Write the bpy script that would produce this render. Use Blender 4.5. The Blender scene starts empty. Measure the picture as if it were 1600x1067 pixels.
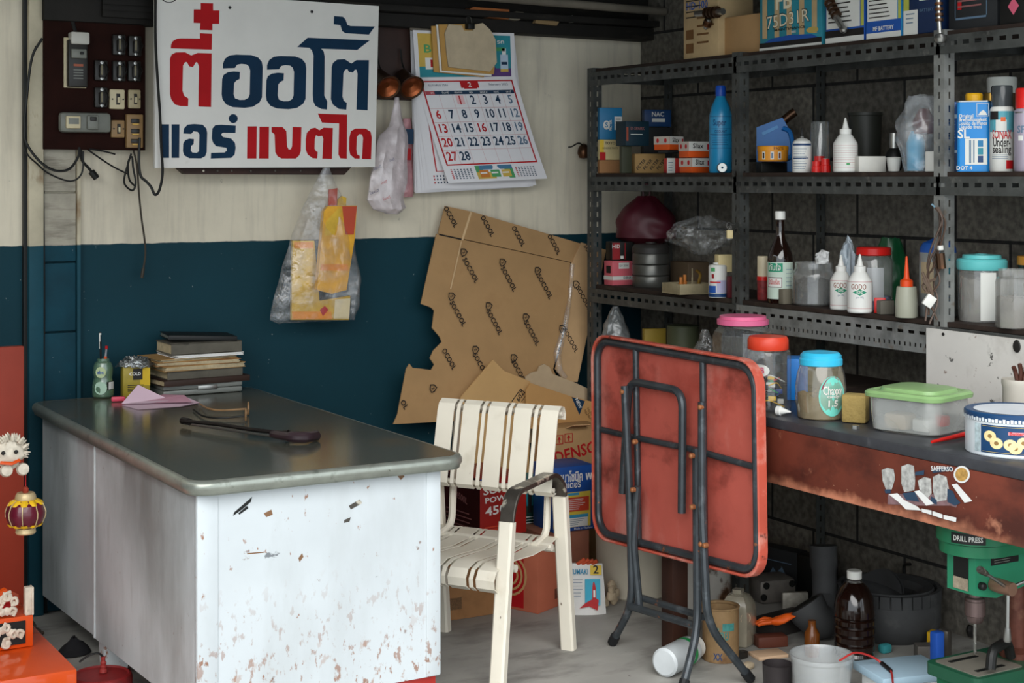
import bpy, bmesh, math, random
from mathutils import Vector, Matrix, geometry, noise
R = math.radians
PI = math.pi
C = bpy.context.scene.collection
# ---------------------------------------------------------------- camera, light, exposure
F, PX0, PY0, H, TH = 2450.0, 800.0, 278.0, 1.49, R(30.5)
SN, CS = math.sin(TH), math.cos(TH)
CAM = Vector((0, 0, H))
cd = bpy.data.cameras.new('camera')
cam = bpy.data.objects.new('camera', cd)
C.objects.link(cam)
cam.location = CAM
cam.rotation_euler = (R(90), 0, -TH)
cd.sensor_fit = 'HORIZONTAL'
cd.sensor_width = 36
cd.lens = 36 * F / 1600
cd.shift_y = -(533.5 - PY0) / 1600
cd.clip_start = .05
scene = bpy.context.scene
scene.camera = cam
world = bpy.data.worlds.new('overcast_sky')
scene.world = world
world.use_nodes = True
bg = world.node_tree.nodes['Background']
bg.inputs[0].default_value = (.86, .94, 1.0, 1)
bg.inputs[1].default_value = 1.35
sl = bpy.data.lights.new('sun', 'SUN')
sl.energy = 2.0
sl.angle = R(60)
sl.color = (1, .965, .92)
sun = bpy.data.objects.new('sun', sl)
C.objects.link(sun)
sun.rotation_euler = Vector((.46, .62, -.64)).to_track_quat('-Z', 'Y').to_euler()
scene.view_settings.view_transform = 'Standard'
scene.view_settings.look = 'None'
scene.view_settings.gamma = 1
scene.view_settings.exposure = 0.75
scene.cycles.transparent_max_bounces = 24
scene.cycles.max_bounces = 8
scene.cycles.caustics_reflective = False
scene.cycles.caustics_refractive = False


# ---------------------------------------------------------------- helpers
def ray(px, py):
    u = (px - PX0) / F
    return Vector((SN + u * CS, CS - u * SN, (PY0 - py) / F))


def ony(px, py, y):
    d = ray(px, py)
    return CAM + d * (y / d.y)


def onx(px, py, x):
    d = ray(px, py)
    return CAM + d * (x / d.x)


def onz(px, py, z):
    d = ray(px, py)
    return CAM + d * ((z - H) / d.z)


def dep(px, py, s):
    return CAM + ray(px, py) * s


def facing(p):
    return -math.atan2(p[0], p[1])


def fit(pl, pr, pt, zb, x=None, y=None):
    """centre, width and height of an upright item seen between two columns of the photo on a plane of the room"""
    c = (pl + pr) / 2
    p = onx(c, PY0, x) if x is not None else ony(c, PY0, y)
    s = p.x * SN + p.y * CS
    return Vector((p.x, p.y, zb)), (pr - pl) * s / F, H - (pt - PY0) / F * s - zb


def srgb(c):
    if isinstance(c, str):
        c = [int(c[i:i + 2], 16) for i in (0, 2, 4)]
    out = []
    for v in c[:3]:
        v /= 255
        out.append(v / 12.92 if v <= .04045 else ((v + .055) / 1.055) ** 2.4)
    return (*out, 1)


MATS = {}


def mat(name, col, rough=.5, metal=0, var=.12, vs=6, layers=(), bump=0, bs=40, spec=.33, trans=0, coat=0, stripe=None):
    """procedural paint: base colour with broad variation, worn layers where noise passes a threshold, bump.
    layers: (colour, noise scale, lo, hi, amount, (sx, sy, sz))"""
    if name in MATS:
        return MATS[name]
    m = bpy.data.materials.new(name)
    MATS[name] = m
    m.use_nodes = True
    nt = m.node_tree
    N, L = nt.nodes, nt.links
    b = N['Principled BSDF']
    tc = N.new('ShaderNodeTexCoord')

    def noi(scale, st=(1, 1, 1), det=4):
        mp = N.new('ShaderNodeMapping')
        mp.inputs['Scale'].default_value = st
        L.new(tc.outputs['Object'], mp.inputs[0])
        n = N.new('ShaderNodeTexNoise')
        n.inputs['Scale'].default_value = scale
        n.inputs['Detail'].default_value = det
        n.inputs['Roughness'].default_value = .6
        L.new(mp.outputs[0], n.inputs[0])
        return n.outputs[0]

    def rng(sock, lo, hi, a=0., z=1.):
        r = N.new('ShaderNodeMapRange')
        for i, v in zip((1, 2, 3, 4), (lo, hi, a, z)):
            r.inputs[i].default_value = v
        L.new(sock, r.inputs[0])
        return r.outputs[0]

    def mix(f, a, z):
        x = N.new('ShaderNodeMix')
        x.data_type = 'RGBA'
        for sock, v in ((x.inputs[0], f), (x.inputs[6], a), (x.inputs[7], z)):
            if isinstance(v, (tuple, list)):
                sock.default_value = v
            elif isinstance(v, float):
                sock.default_value = v
            else:
                L.new(v, sock)
        return x.outputs[2]
    c = srgb(col)
    if stripe:
        z0, col2 = stripe[:2]
        amp = stripe[2] if len(stripe) > 2 else .012
        sx = N.new('ShaderNodeSeparateXYZ')
        L.new(tc.outputs['Object'], sx.inputs[0])
        ad = N.new('ShaderNodeMath')
        ad.operation = 'MULTIPLY_ADD'
        L.new(noi(9), ad.inputs[0])
        ad.inputs[1].default_value = amp
        L.new(sx.outputs[2], ad.inputs[2])
        f = rng(ad.outputs[0], z0 + amp * .42, z0 + amp * .42 + max(.003, amp * .25))
        lo = mix(rng(noi(vs), .3, .7), tuple(v * (1 - var) for v in srgb(col2)[:3]) + (1,), tuple(v * (1 + var) for v in srgb(col2)[:3]) + (1,))
        hi = mix(rng(noi(vs), .3, .7), tuple(v * (1 - var) for v in c[:3]) + (1,), tuple(v * (1 + var) for v in c[:3]) + (1,))
        if len(stripe) == 2:   # dirt belongs to the cream part
            for ly in layers:
                hi = mix(rng(noi(ly[1], ly[5] if len(ly) > 5 else (1, 1, 1), 6), ly[2], ly[3], 0, ly[4]), hi, srgb(ly[0]))
            lo = mix(rng(noi(60), .735, .75, 0, .55), lo, srgb('b9bdb6'))
            layers = ()
        out = mix(f, lo, hi)
    elif var:
        out = mix(rng(noi(vs), .3, .7), tuple(v * (1 - var) for v in c[:3]) + (1,), tuple(min(1, v * (1 + var)) for v in c[:3]) + (1,))
    else:
        out = c
    for ly in layers:
        lc, ls, lo, hi, am = ly[:5]
        st = ly[5] if len(ly) > 5 else (1, 1, 1)
        f = rng(noi(ls, st, 6), lo, hi, 0, am)
        if len(ly) > 6:   # fades with height: rust wear near the foot, desk side darker towards its top
            sp = N.new('ShaderNodeSeparateXYZ')
            L.new(tc.outputs['Object'], sp.inputs[0])
            mm = N.new('ShaderNodeMath')
            mm.operation = 'MULTIPLY'
            L.new(f, mm.inputs[0])
            L.new(rng(sp.outputs[2], ly[6][0], ly[6][1], 1, 0), mm.inputs[1])
            f = mm.outputs[0]
        out = mix(f, out, srgb(lc))
    if isinstance(out, tuple):
        b.inputs['Base Color'].default_value = out
    else:
        L.new(out, b.inputs['Base Color'])
    b.inputs['Roughness'].default_value = rough
    b.inputs['Metallic'].default_value = metal
    b.inputs['Specular IOR Level'].default_value = spec
    b.inputs['Coat Weight'].default_value = coat
    if trans:
        b.inputs['Transmission Weight'].default_value = trans
    if bump:
        bp = N.new('ShaderNodeBump')
        bp.inputs['Strength'].default_value = bump
        bp.inputs['Distance'].default_value = .01
        L.new(noi(bs), bp.inputs['Height'])
        L.new(bp.outputs[0], b.inputs['Normal'])
    return m


def clear(name, tint, op=.12, rough=.12, edge=.55, bump=0, bs=30, var=0):
    """thin clear plastic or glass: see-through face on, milkier and glossy at the rim"""
    if name in MATS:
        return MATS[name]
    m = bpy.data.materials.new(name)
    MATS[name] = m
    m.use_nodes = True
    nt = m.node_tree
    N, L = nt.nodes, nt.links
    b = N['Principled BSDF']
    b.inputs['Base Color'].default_value = srgb(tint)
    b.inputs['Roughness'].default_value = rough
    b.inputs['Specular IOR Level'].default_value = .8
    tr = N.new('ShaderNodeBsdfTransparent')
    gl = N.new('ShaderNodeBsdfGlossy')
    gl.inputs['Roughness'].default_value = rough
    gl.inputs['Color'].default_value = (.9, .9, .9, 1)
    lw = N.new('ShaderNodeLayerWeight')
    lw.inputs[0].default_value = .35
    pw = N.new('ShaderNodeMath')
    pw.operation = 'POWER'
    pw.inputs[1].default_value = 2.0
    L.new(lw.outputs[1], pw.inputs[0])
    r = N.new('ShaderNodeMapRange')
    r.inputs[3].default_value = .05
    r.inputs[4].default_value = edge
    L.new(pw.outputs[0], r.inputs[0])
    tc = N.new('ShaderNodeTexCoord')
    n = N.new('ShaderNodeTexNoise')
    n.inputs['Scale'].default_value = bs
    n.inputs['Detail'].default_value = 3
    L.new(tc.outputs['Object'], n.inputs[0])
    m1 = N.new('ShaderNodeMixShader')
    m1.inputs[0].default_value = op
    if var:
        r2 = N.new('ShaderNodeMapRange')
        for k, v in zip((1, 2, 3, 4), (.45, .65, op, min(1, op + var))):
            r2.inputs[k].default_value = v
        L.new(n.outputs[0], r2.inputs[0])
        L.new(r2.outputs[0], m1.inputs[0])
    L.new(tr.outputs[0], m1.inputs[1])
    L.new(b.outputs[0], m1.inputs[2])
    if bump:
        bp = N.new('ShaderNodeBump')
        bp.inputs['Strength'].default_value = bump
        bp.inputs['Distance'].default_value = .02
        L.new(n.outputs[0], bp.inputs['Height'])
        L.new(bp.outputs[0], b.inputs['Normal'])
        L.new(bp.outputs[0], gl.inputs['Normal'])
    mx = N.new('ShaderNodeMixShader')
    L.new(r.outputs[0], mx.inputs[0])
    L.new(m1.outputs[0], mx.inputs[1])
    L.new(gl.outputs[0], mx.inputs[2])
    L.new(mx.outputs[0], N['Material Output'].inputs[0])
    return m


TXT = {}


def text_geo(s, bold=False):
    """glyph outlines of Blender's own font as triangles, centred, cap height about 1"""
    k = (s, bold)
    if k not in TXT:
        c = bpy.data.curves.new('t', 'FONT')
        c.body = s
        c.size = 1.4
        c.align_x = 'CENTER'
        c.align_y = 'CENTER'
        c.resolution_u = 2
        c.space_line = .85
        if bold:
            c.offset = .028
        o = bpy.data.objects.new('t', c)
        m = bpy.data.meshes.new_from_object(o)
        TXT[k] = ([v.co.copy() for v in m.vertices], [list(p.vertices) for p in m.polygons])
        bpy.data.objects.remove(o)
        bpy.data.meshes.remove(m)
        bpy.data.curves.remove(c)
    return TXT[k]


T_ = Matrix.Translation
ID = Matrix.Identity(4)


def RZ(a):
    return Matrix.Rotation(a, 4, 'Z')


def RX(a):
    return Matrix.Rotation(a, 4, 'X')


def RY(a):
    return Matrix.Rotation(a, 4, 'Y')


def FR(x, y, z, roll=0):
    """plane facing -y at a local point: local x stays x, local y becomes z"""
    return T_((x, y, z)) @ RX(PI / 2) @ RZ(roll)


def LF(x, y, z, roll=0):
    """plane facing -x"""
    return T_((x, y, z)) @ RZ(-PI / 2) @ RX(PI / 2) @ RZ(roll)


class MB:
    def __init__(s):
        s.v, s.f, s.m, s.sm, s.mats = [], [], [], [], []

    def add(s, vs, fs, m, T=None, smooth=False):
        if m not in s.mats:
            s.mats.append(m)
        k, b = s.mats.index(m), len(s.v)
        s.v += [(T @ Vector(v)) if T is not None else Vector(v) for v in vs]
        for f in fs:
            s.f.append([b + i for i in f])
            s.m.append(k)
            s.sm.append(smooth)
        return s

    def box(s, c, d, m, T=None, bev=0, seg=2):
        x, y, z = [v / 2 for v in d]
        if bev:
            bm = bmesh.new()
            bmesh.ops.create_cube(bm, size=1)
            for v in bm.verts:
                v.co = Vector((v.co.x * d[0] + c[0], v.co.y * d[1] + c[1], v.co.z * d[2] + c[2]))
            bmesh.ops.bevel(bm, geom=bm.edges[:], offset=min(bev, min(d) * .49), segments=seg, profile=.5, affect='EDGES')
            bm.verts.index_update()
            s.add([v.co.copy() for v in bm.verts], [[v.index for v in f.verts] for f in bm.faces], m, T, True)
            bm.free()
            return s
        vs = [(c[0] + a * x, c[1] + b * y, c[2] + e * z) for a, b, e in
              ((-1, -1, -1), (1, -1, -1), (1, 1, -1), (-1, 1, -1), (-1, -1, 1), (1, -1, 1), (1, 1, 1), (-1, 1, 1))]
        return s.add(vs, [(0, 3, 2, 1), (4, 5, 6, 7), (0, 1, 5, 4), (1, 2, 6, 5), (2, 3, 7, 6), (3, 0, 4, 7)], m, T)

    def quad(s, pts, m, T=None):
        return s.add(pts, [list(range(len(pts)))], m, T)

    def rect(s, x0, y0, x1, y1, m, T=None, z=0):
        return s.add([(x0, y0, z), (x1, y0, z), (x1, y1, z), (x0, y1, z)], [(0, 1, 2, 3)], m, T)

    def poly(s, pts, m, T=None, z=0, holes=()):
        loops = [[Vector((p[0], p[1], 0)) for p in lp] for lp in (pts, *holes)]
        tri = geometry.tessellate_polygon(loops)
        al = [Vector((p.x, p.y, z)) for lp in loops for p in lp]
        out = []
        for t in tri:
            a, b, c = [al[i] for i in t]
            out.append(t if (b - a).cross(c - a).z > 0 else t[::-1])
        return s.add(al, out, m, T)

    def prism(s, pts, d, m, T=None, side=None, smooth=False):
        """outline in local xy extruded from z=0 to z=d"""
        n = len(pts)
        area = sum(pts[i][0] * pts[(i + 1) % n][1] - pts[(i + 1) % n][0] * pts[i][1] for i in range(n))
        if area < 0:
            pts = pts[::-1]
        tri = geometry.tessellate_polygon([[Vector((p[0], p[1], 0)) for p in pts]])
        up = []
        for t in tri:
            a, b, c = [Vector((*pts[i][:2], 0)) for i in t]
            up.append(tuple(t) if (b - a).cross(c - a).z > 0 else tuple(t[::-1]))
        vs = [(p[0], p[1], 0) for p in pts] + [(p[0], p[1], d) for p in pts]
        s.add(vs, [tuple(i + n for i in t) for t in up] + [t[::-1] for t in up], m, T)
        return s.add(vs, [(i, (i + 1) % n, (i + 1) % n + n, i + n) for i in range(n)], side or m, T, smooth)

    def lathe(s, prof, m, n=24, T=None, smooth=True, sq=0, flute=None):
        """profile of (r, z) or (r, z, material) turned about z"""
        vs, fs, ms = [], [], []
        for q in prof:
            for k in range(n):
                a = 2 * PI * k / n
                r = q[0]
                if sq:
                    r *= 1 / max(abs(math.cos(a)), abs(math.sin(a))) ** sq
                if flute:
                    r *= 1 + flute[1] * math.cos(flute[0] * a)
                vs.append((r * math.cos(a), r * math.sin(a), q[1]))
        cur = m
        groups = {}
        for i in range(len(prof) - 1):
            if len(prof[i]) > 2:
                cur = prof[i][2]
            g = groups.setdefault(cur, [])
            for k in range(n):
                k2 = (k + 1) % n
                g.append((i * n + k, i * n + k2, (i + 1) * n + k2, (i + 1) * n + k))
        first = True
        for mm, g in groups.items():
            s.add(vs, g, mm, T, smooth)
        return s

    def tube(s, pts, r, m, n=8, T=None, closed=False, smooth=True, wh=None, flat=None):
        """round (or w x h rectangular) section swept along a polyline"""
        P = [Vector(p) for p in pts]
        k = len(P)
        rs = r if isinstance(r, (list, tuple)) else [r] * k
        tan = []
        for i in range(k):
            a = P[(i - 1) % k] if (closed or i > 0) else P[i]
            b = P[(i + 1) % k] if (closed or i < k - 1) else P[i]
            d = (b - a)
            tan.append(d.normalized() if d.length > 1e-9 else Vector((0, 0, 1)))
        up = Vector(flat) if flat else (Vector((0, 0, 1)) if abs(tan[0].z) < .9 else Vector((1, 0, 0)))
        nrm = (up - tan[0] * up.dot(tan[0])).normalized()
        vs, fs = [], []
        if wh:
            w, h = wh[0] / 2, wh[1] / 2
            q = min(w, h) * .35
            sec = [(w, h - q), (w - q, h), (-w + q, h), (-w, h - q), (-w, -h + q), (-w + q, -h), (w - q, -h), (w, -h + q)]
        else:
            sec = [(math.cos(2 * PI * j / n), math.sin(2 * PI * j / n)) for j in range(n)]
        n = len(sec)
        for i in range(k):
            if flat:
                nrm = (up - tan[i] * up.dot(tan[i])).normalized()
            else:
                nrm = nrm - tan[i] * nrm.dot(tan[i])
                nrm = nrm.normalized() if nrm.length > 1e-6 else tan[i].orthogonal().normalized()
            bi = tan[i].cross(nrm)
            sc = 1
            if wh and 0 < i < k - 1 or (wh and closed):
                d1 = (P[i] - P[i - 1]).normalized()
                co = max(.5, d1.dot(tan[i]))
                sc = 1 / co
            for a, b in sec:
                q = (nrm * a + bi * b * sc) if wh else (nrm * a + bi * b) * rs[i]
                vs.append(P[i] + q)
        for i in range(k if closed else k - 1):
            i2 = (i + 1) % k
            for j in range(n):
                j2 = (j + 1) % n
                fs.append((i * n + j, i * n + j2, i2 * n + j2, i2 * n + j))
        if not closed:
            fs.append(tuple(range(n))[::-1])
            fs.append(tuple((k - 1) * n + j for j in range(n)))
        return s.add(vs, fs, m, T, smooth)

    def text(s, st, h, m, T=None, bold=False, wid=None, bend=None):
        """lettering h tall (capital height), squeezed to wid when given; bend = radius of a cylinder about z it is laid on"""
        vs, fs = text_geo(st, bold)
        if not vs:
            return s
        xs = [v.x for v in vs]
        x0, x1 = min(xs), max(xs)
        sx = h if wid is None else wid / max(1e-6, x1 - x0)
        pts = [((v.x - (x0 + x1) / 2) * sx, v.y * h, 0) for v in vs]
        return s.add(pts, fs, m, T)

    def curved(s, a0, a1, z0, z1, r, m, n=10, T=None):
        """label patch on a cylinder about z; angle 0 looks to -y and grows to the viewer's right"""
        vs, fs = [], []
        for i in range(n + 1):
            a = a0 + (a1 - a0) * i / n
            for z in (z0, z1):
                vs.append((r * math.sin(a), -r * math.cos(a), z))
        for i in range(n):
            fs.append((2 * i, 2 * i + 2, 2 * i + 3, 2 * i + 1))
        return s.add(vs, fs, m, T, True)

    def ctext(s, st, h, z, r, m, a=0, wid=None, bold=False, T=None):
        vs, fs = text_geo(st, bold)
        xs = [v.x for v in vs]
        x0, x1 = min(xs), max(xs)
        sx = h if wid is None else wid / max(1e-6, x1 - x0)
        pts = []
        for v in vs:
            t = a + (v.x - (x0 + x1) / 2) * sx / r
            pts.append((r * math.sin(t), -r * math.cos(t), z + v.y * h))
        return s.add(pts, fs, m, T)

    def grid(s, fn, nu, nv, m, T=None, smooth=True, closeu=False):
        vs = [fn(i / nu, j / nv) for i in range(nu + 1) for j in range(nv + 1)]
        fs = [(i * (nv + 1) + j, (i + 1) * (nv + 1) + j, (i + 1) * (nv + 1) + j + 1, i * (nv + 1) + j + 1) for i in range(nu) for j in range(nv)]
        return s.add(vs, fs, m, T, smooth)

    def build(s, name, parent=None, sharp=32):
        me = bpy.data.meshes.new(name)
        me.from_pydata(s.v, [], s.f)
        for m in s.mats:
            me.materials.append(m)
        me.polygons.foreach_set('material_index', s.m)
        me.polygons.foreach_set('use_smooth', s.sm)
        me.update()
        if any(s.sm):
            me.set_sharp_from_angle(angle=R(sharp))
        o = bpy.data.objects.new(name, me)
        C.objects.link(o)
        if parent:
            o.parent = parent
        return o


def tag(o, label, cat, group=None):
    o['label'] = label
    o['category'] = cat
    if group:
        o['group'] = group
    return o


def thing(name, label, cat, loc=(0, 0, 0), rz=0, group=None, rx=0, ry=0):
    o = bpy.data.objects.new(name, None)
    o.empty_display_size = .05
    C.objects.link(o)
    o.location = loc
    o.rotation_euler = (rx, ry, rz)
    return tag(o, label, cat, group)


def solo(mb, name, label, cat, loc=(0, 0, 0), rz=0, group=None, rx=0, ry=0, sharp=32):
    o = mb.build(name, None, sharp)
    o.location = loc
    o.rotation_euler = (rx, ry, rz)
    return tag(o, label, cat, group)


def struct(mb, name):
    o = mb.build(name)
    o['kind'] = 'structure'
    return o


def dup(root, loc, rz, label, group=None):
    r = root.copy()
    C.objects.link(r)
    r.location = loc
    r.rotation_euler = (root.rotation_euler[0], root.rotation_euler[1], rz)
    r['label'] = label
    if group:
        r['group'] = group
    for ch in list(root.children):
        c = ch.copy()
        C.objects.link(c)
        c.parent = r
        for g in list(ch.children):
            d = g.copy()
            C.objects.link(d)
            d.parent = c
    return r


def arc(cx, cy, r, a0, a1, n=6):
    return [(cx + r * math.cos(a0 + (a1 - a0) * i / n), cy + r * math.sin(a0 + (a1 - a0) * i / n)) for i in range(n + 1)]


def rrect(x0, y0, x1, y1, r, n=5):
    return (arc(x1 - r, y0 + r, r, -PI / 2, 0, n) + arc(x1 - r, y1 - r, r, 0, PI / 2, n)
            + arc(x0 + r, y1 - r, r, PI / 2, PI, n) + arc(x0 + r, y0 + r, r, PI, 1.5 * PI, n))


def fillet(pts, r, n=5):
    """3-d polyline with its inner corners rounded"""
    P = [Vector(p) for p in pts]
    out = [P[0]]
    for i in range(1, len(P) - 1):
        a, b, c = P[i - 1], P[i], P[i + 1]
        d = min(r, (a - b).length * .48, (c - b).length * .48)
        p, q = b + (a - b).normalized() * d, b + (c - b).normalized() * d
        for k in range(n + 1):
            t = k / n
            out.append(p * (1 - t) ** 2 + b * 2 * t * (1 - t) + q * t * t)
    return out + [P[-1]]


def smoothline(pts, k=6):
    """Catmull-Rom through the points"""
    P = [Vector(p) for p in pts]
    P = [P[0] * 2 - P[1]] + P + [P[-1] * 2 - P[-2]]
    out = []
    for i in range(1, len(P) - 2):
        for j in range(k):
            t = j / k
            a, b, c, d = P[i - 1:i + 3]
            out.append(.5 * ((2 * b) + (c - a) * t + (2 * a - 5 * b + 4 * c - d) * t * t + (3 * b - 3 * c + d - a) * t ** 3))
    return out + [P[-2]]


random.seed(7)
# ---------------------------------------------------------------- materials
CREAM, TEAL = 'd8cfba', '06343f'
M_wall = mat('wall_paint', CREAM, .7, spec=.25, stripe=(1.258, TEAL), var=.10, vs=3, bump=.06, bs=25,
             layers=(('8d8676', 4, .50, .80, .16, (2, 2, .8)), ('4f4a42', 22, .68, .74, .5), ('9c958a', 6, .50, .68, .30, (4, 4, .3)), ('5a554c', 1.5, .56, .76, .40), ('d8d4c8', 55, .735, .75, .6)))
M_post = mat('post_paint', 'bdb49c', .7, stripe=(1.258, '0c4250'), var=.15, vs=8,
             layers=(('7a5a35', 14, .52, .66, .8, (1, 1, .4)),))
M_plank = mat('grey_boards', 'a9a394', .8, stripe=(1.258, '093a48'), var=.2, vs=10, layers=(('575045', 12, .5, .7, .7, (.4, 1, 3)),))
M_black = mat('black_paint', '121312', .5, var=.2)
M_soot_shade = mat('sooty_timber_and_shade', '1c1a17', .8, var=.3, bump=.1, layers=(('4c463c', 9, .58, .74, .6, (.3, 1, 1)),))
M_darkwood = mat('dark_brown_wood', '2e1a13', .6, var=.3, vs=9, layers=(('4a2a1c', 7, .5, .7, .5, (1, 1, .2)),))
M_floor = mat('concrete_floor', 'a09e98', .55, var=.18, vs=2.2, bump=.05, bs=60,
              layers=(('5d5b58', 3, .5, .66, .6, (1, 2.2, 1)), ('b4b2ac', 5, .56, .74, .6, (1, 3, 1)), ('474543', 40, .68, .74, .7)))
M_ceil = mat('sooty_ceiling', '2b2926', .9, var=.2)


def block_mat():
    m = bpy.data.materials.new('concrete_blocks')
    m.use_nodes = True
    nt = m.node_tree
    N, L = nt.nodes, nt.links
    b = N['Principled BSDF']
    tc = N.new('ShaderNodeTexCoord')
    sp = N.new('ShaderNodeSeparateXYZ')
    cb = N.new('ShaderNodeCombineXYZ')
    L.new(tc.outputs['Object'], sp.inputs[0])
    L.new(sp.outputs[1], cb.inputs[0])
    za = N.new('ShaderNodeMath')
    za.inputs[1].default_value = .063
    L.new(sp.outputs[2], za.inputs[0])
    L.new(za.outputs[0], cb.inputs[1])
    br = N.new('ShaderNodeTexBrick')
    br.inputs['Scale'].default_value = 1
    br.inputs['Brick Width'].default_value = .46
    br.inputs['Row Height'].default_value = .27
    br.inputs['Mortar Size'].default_value = .006
    br.inputs['Color1'].default_value = srgb('757066')
    br.inputs['Color2'].default_value = srgb('59554d')
    br.inputs['Mortar'].default_value = srgb('1c1b1a')
    L.new(cb.outputs[0], br.inputs[0])
    n = N.new('ShaderNodeTexNoise')
    n.inputs['Scale'].default_value = 45
    n.inputs['Detail'].default_value = 6
    L.new(tc.outputs['Object'], n.inputs[0])
    r = N.new('ShaderNodeMapRange')
    r.inputs[1].default_value = .35
    r.inputs[2].default_value = .7
    r.inputs[3].default_value = .55
    r.inputs[4].default_value = 1.2
    L.new(n.outputs[0], r.inputs[0])
    mx = N.new('ShaderNodeVectorMath')
    mx.operation = 'SCALE'
    L.new(br.outputs[0], mx.inputs[0])
    L.new(r.outputs[0], mx.inputs['Scale'])
    L.new(mx.outputs[0], b.inputs['Base Color'])
    b.inputs['Roughness'].default_value = .9
    bp = N.new('ShaderNodeBump')
    bp.inputs['Strength'].default_value = .6
    bp.inputs['Distance'].default_value = .01
    ad = N.new('ShaderNodeMath')
    ad.operation = 'MULTIPLY_ADD'
    L.new(br.outputs[1], ad.inputs[0])
    ad.inputs[1].default_value = -1.0
    L.new(n.outputs[0], ad.inputs[2])
    L.new(ad.outputs[0], bp.inputs['Height'])
    L.new(bp.outputs[0], b.inputs['Normal'])
    return m


M_block = block_mat()
M_desk_top = mat('desk_linoleum', '4c4d45', .17, var=.18, vs=3, bump=.02, bs=14,
                 layers=(('6f5a3c', 2.6, .52, .70, .75), ('2f332f', 16, .6, .72, .5), ('8d9189', 60, .72, .75, .7)))
M_desk_rim = mat('desk_metal_rim', '92968d', .3, .55, var=.15, vs=20, layers=(('5d6259', 25, .58, .7, .6), ('403a30', 60, .68, .74, .8)))
M_desk = mat('desk_white_steel', 'bfc5c8', .42, var=.06, vs=3,
             layers=(('a9adad', 4, .5, .72, .4, (2, 2, .6)), ('8a5a3c', 50, .575, .62, .95, (1, 1, .5), (.12, .48)), ('9a6a48', 26, .60, .65, .8, (1, 1, .7), (.10, .36)), ('8a5a3c', 42, .665, .70, .9, (1, 1, .55)), ('6e4630', 16, .685, .73, .85), ('55585c', 11, .70, .735, .8, (1, 1, 1.5))))
M_desk_side = mat('desk_grey_steel', 'b7bdbf', .45, var=.10, vs=2.5,
                  layers=(('8b8f8e', 3.5, .46, .66, .75, (1, 1, .35)), ('4f4f4b', 2.6, .40, .66, .75, (1, 1, .5), (.72, .30)), ('74736f', 8, .6, .75, .5, (1, 1, .3)), ('6b5138', 34, .69, .73, .8)))
M_chair = mat('ivory_chair_paint', 'ddd6c6', .45, var=.06, vs=4,
              layers=(('b3a891', 7, .58, .75, .4), ('5e4a36', 38, .70, .735, .9, (1, 1, .6))))
M_worn = mat('worn_bare_metal', '57524c', .35, .7, var=.25, vs=15, layers=(('d8d0bf', 16, .55, .60, .85),))
M_red = mat('rust_red_paint', 'b4564a', .5, var=.14, vs=3,
            layers=(('8c3024', 4, .5, .68, .6), ('cf9488', 4, .50, .70, .6, (1, 1, .6)), ('451812', 3.6, .535, .68, .75, (1, 1, 1.5))))
M_redrim = mat('red_rim_worn', 'b5503f', .5, var=.14, vs=5, layers=(('cf9a8c', 10, .52, .66, .6), ('3c2420', 28, .64, .7, .8)))
M_tube = mat('dark_steel_tube', '3b4044', .38, .35, var=.25, vs=14, layers=(('9a5a35', 24, .66, .70, .9), ('6c7276', 18, .56, .7, .5)))
M_angle = mat('slotted_angle', '4a4c4a', .5, .3, var=.25, vs=12, layers=(('222322', 9, .5, .68, .7), ('7b7a74', 26, .6, .72, .5)))
M_angle2 = mat('slotted_angle_bare', '8a8c89', .45, .35, var=.2, vs=9, layers=(('3a3b3a', 7, .48, .68, .7), ('6e5a45', 24, .62, .72, .6)))
M_deck = mat('shelf_board', '2c211b', .75, var=.3, vs=12, layers=(('55483c', 10, .55, .72, .5),))
M_bench = mat('bench_fascia', '622e21', .5, var=.22, vs=4, bump=.03, stripe=(.625, 'b9785c', .10),
              layers=(('3a1a14', 4.5, .47, .66, .85, (1, 1, 1.6)), ('c98a6c', 9, .60, .74, .7), ('d9b49c', 50, .70, .74, .7)))
M_benchtop = mat('greasy_bench_top', '35363a', .4, var=.25, vs=9, layers=(('6c6d70', 14, .6, .75, .4),))
M_white = mat('white_plastic', 'dfdfd9', .35, var=.04)
M_paper = mat('white_paper', 'e4e3df', .7, var=.04)
M_kraft = mat('kraft_card', 'ab875c', .75, var=.10, vs=5, layers=(('86623e', 5, .55, .75, .5), ('c09a6f', 30, .66, .75, .4)))
M_kraft2 = mat('pale_kraft', 'c39c68', .75, var=.07, vs=5)
M_kraft3 = mat('grey_kraft', 'bba98e', .8, var=.12, vs=7, layers=(('8a7658', 14, .58, .72, .6),))
M_ink = mat('black_ink', '1d1a18', .6, var=0)
M_redink = mat('red_ink', 'b3161c', .5, var=.08)
M_blueink = mat('blue_ink', '17354f', .5, var=.1)

# ---------------------------------------------------------------- room shell
W0 = lambda px, py: ony(px, py, YW)
YW, XW, ZC = 5.46, 3.85, 2.62
mb = MB()
mb.box((1.5, YW + .06, 1.31), (5.0, .12, 2.62), M_wall)
struct(mb, 'wall_back')
mb = MB()
mb.box((XW + .06, 3.4, 1.31), (.12, 4.2, 2.62), M_block)
struct(mb, 'wall_right')
mb = MB()
mb.box((-.75, 4.1, 1.31), (.1, 2.6, 2.62), M_wall)  # unseen wall, added to block part of the daylight from the left
struct(mb, 'wall_left_added')
mb = MB()
mb.box((1.9, 2.0, -.05), (8, 7.2, .1), M_floor)
struct(mb, 'floor')
mb = MB()
mb.box((1.9, 3.95, ZC + .03), (4.2, 3.2, .06), M_ceil)
struct(mb, 'ceiling')
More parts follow.
